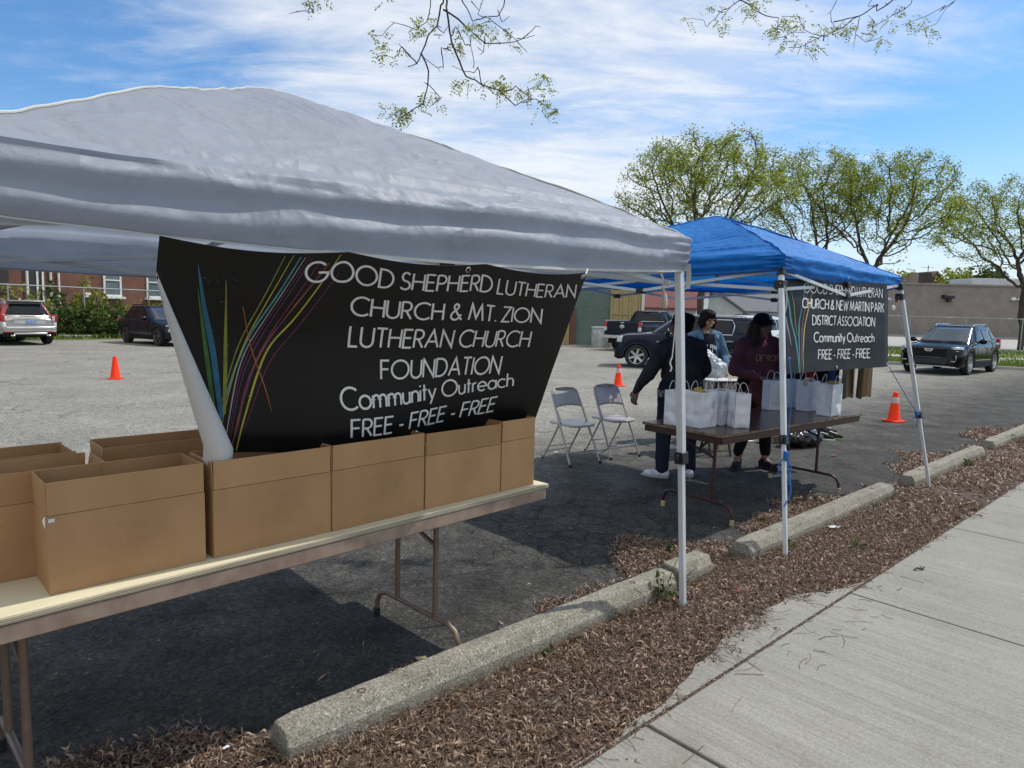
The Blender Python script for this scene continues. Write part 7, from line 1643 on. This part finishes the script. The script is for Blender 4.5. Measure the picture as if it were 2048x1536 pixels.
z0 = .70; rope('blue_tie', 'bright blue cord knotted round the front leg of the blue tent', [lp(z0)+Vector((0, -.022, 0)), lp(.58)+Vector((.02, -.025, 0)), lp(.45)+Vector((.025, -.03, 0)), lp(.36)+Vector((-.02, -.03, 0))], .005, MAT['bluerope'], 'cord', parts=tape)
rope('blue_string', 'thin blue string hanging along the blue tent leg past the paper bags', [lp(1.30)+Vector((.04, .02, .05)), lp(1.15)+Vector((.045, -.02, 0)), lp(.95)+Vector((.03, -.02, 0)), lp(.78)+Vector((.01, -.025, 0))], .0028, MAT['bluerope'], 'string', parts=lambda t, P: (lambda b: (b.ell(P[0], (.012, .010, .016)), b.obj('knot', MAT['bluerope'], t)))(B()))
# weeds, litter, sticks
def weed(label, a, bb, n, h, spread=.10):
    p = sw(a, bb, .012); t = thing('weed', label, 'weed', p); pts = []; b = B()
    for i in range(n):
        q = rnd.uniform(0, 2*pi); tip = Vector((cos(q)*spread*rnd.uniform(.2, 1), sin(q)*spread*rnd.uniform(.2, 1), h*rnd.uniform(.4, 1))); b.tube([(0, 0, 0), tip*.6+Vector((0, 0, .02*h)), tip], [.002, .0015, .0008], 5)
        for k in range(7): pts.append(tuple(tip*rnd.uniform(.35, 1)+Vector((rnd.gauss(0, .012), rnd.gauss(0, .012), rnd.gauss(0, .012)))))
    b.obj('stem', MAT['twig'], t); leaf_cloud('leaves', MAT['leafsh'], t, pts, (.018, .045), .5, int(a*91) % 997); return t
weed('leafy green weed growing against the side of the longest wheel stop', .70, .66, 9, .17, .09); weed('small green weed at the foot of the second wheel stop', 2.15, .60, 5, .06, .06); weed('bright green weed in the leaves beside the sidewalk edge', 2.55, .30, 6, .05, .07)
weed('green weed along the side of the third wheel stop', 6.6, .60, 8, .10, .12); weed('green weed at the near side of the farthest wheel stop', 8.9, .55, 12, .12, .25); weed('tiny green seedling low beside the middle of the longest wheel stop', -.25, .66, 3, .04, .03); weed('green sprig among the leaves between two wheel stops', 1.45, 1.12, 4, .05, .05); weed('green sprig under the near leg of the walnut table', 2.6, 1.05, 4, .05, .05)
# dry stems beside the broken stop
t = thing('dry_plant', 'dead brown plant stems in the gap of the broken wheel stop', 'plant', sw(.93, .70, .01)); b = B()
for i in range(26): q = rnd.uniform(0, 2*pi); l = rnd.uniform(.05, .15); b.tube([(rnd.gauss(0, .02), rnd.gauss(0, .02), 0), (cos(q)*l*.3, sin(q)*l*.3, l*.7), (cos(q)*l*.6, sin(q)*l*.6, l*rnd.uniform(.6, 1))], .0016, 5)
b.obj('stems', MAT['twig'], t)
t = thing('dry_stalk', 'tall thin brown stalk leaning over the longest wheel stop', 'plant', sw(.66, .64, .01)); b = B(); b.tube([(0, 0, 0), (.03, .02, .1), (.09, .08, .22), (.13, .12, .30)], .002, 6); b.tube([(0, 0, 0), (-.02, .01, .12), (-.03, .02, .30)], .0018, 6); b.ell((.13, .12, .305), (.008, .008, .008)); b.obj('stems', MAT['twig'], t)
def stick(label, px, py, l, rz, r=.006):
    p = g(px, py, .040); t = thing('stick', label, 'stick', p, rz); b = B(); b.tube([(-l/2, 0, .004), (-l*.2, .006, .010), (l*.15, -.006, .006), (l/2, .010, .010)], [r*.8, r, r*1.1, r*.6], 7); b.tube([(l*.1, -.004, .008), (l*.22, .02, .014)], r*.5, 5); b.obj('wood', MAT['bark'], t)
stick('dark broken stick lying on the sidewalk slab at the right', 1840, 1139, .10, R(18)); stick('short dark twig on the sidewalk apron', 1650, 1187, .055, R(-30), .005); stick('short dark twig near the leaf edge of the apron', 1566, 1182, .04, R(-15), .004)
def scrap(label, p, s, mat, rz=0):
    t = thing('paper_scrap', label, 'litter', p, rz); b = B(); b.grid(lambda u, v: Vector(((u-.5)*s, (v-.5)*s*.6, .012+s*.14*nz((u*3, v*3, s*50)))), 6, 6); b.obj('sheet', mat, t, ang=80)
scrap('crumpled white paper scrap in the leaves by the second wheel stop', g(1667, 1056, .03), .09, MAT['paper'], .4); scrap('torn white scrap in the leaves at the bottom edge', g(452, 1500, .03), .024, MAT['paper'], 1); scrap('small orange red scrap in the leaf strip', g(1473, 1179, .03), .03, MAT['redpl'], .4); scrap('red wrapper on the asphalt right of the walnut table', g(1668, 912, .005), .06, MAT['redpl'], .2); scrap('pale dry leaf curled on the asphalt beside the tan table leg', g(842, 1320, .006), .05, MAT['tancap'], .3)
for px, py in ((1112, 906), (1300, 1180)): scrap('white scrap on the dark asphalt near the folding chairs' if px < 1200 else 'white scrap lying near the foot of the white tent leg', g(px, py, .004), .045, MAT['paper'], .3)
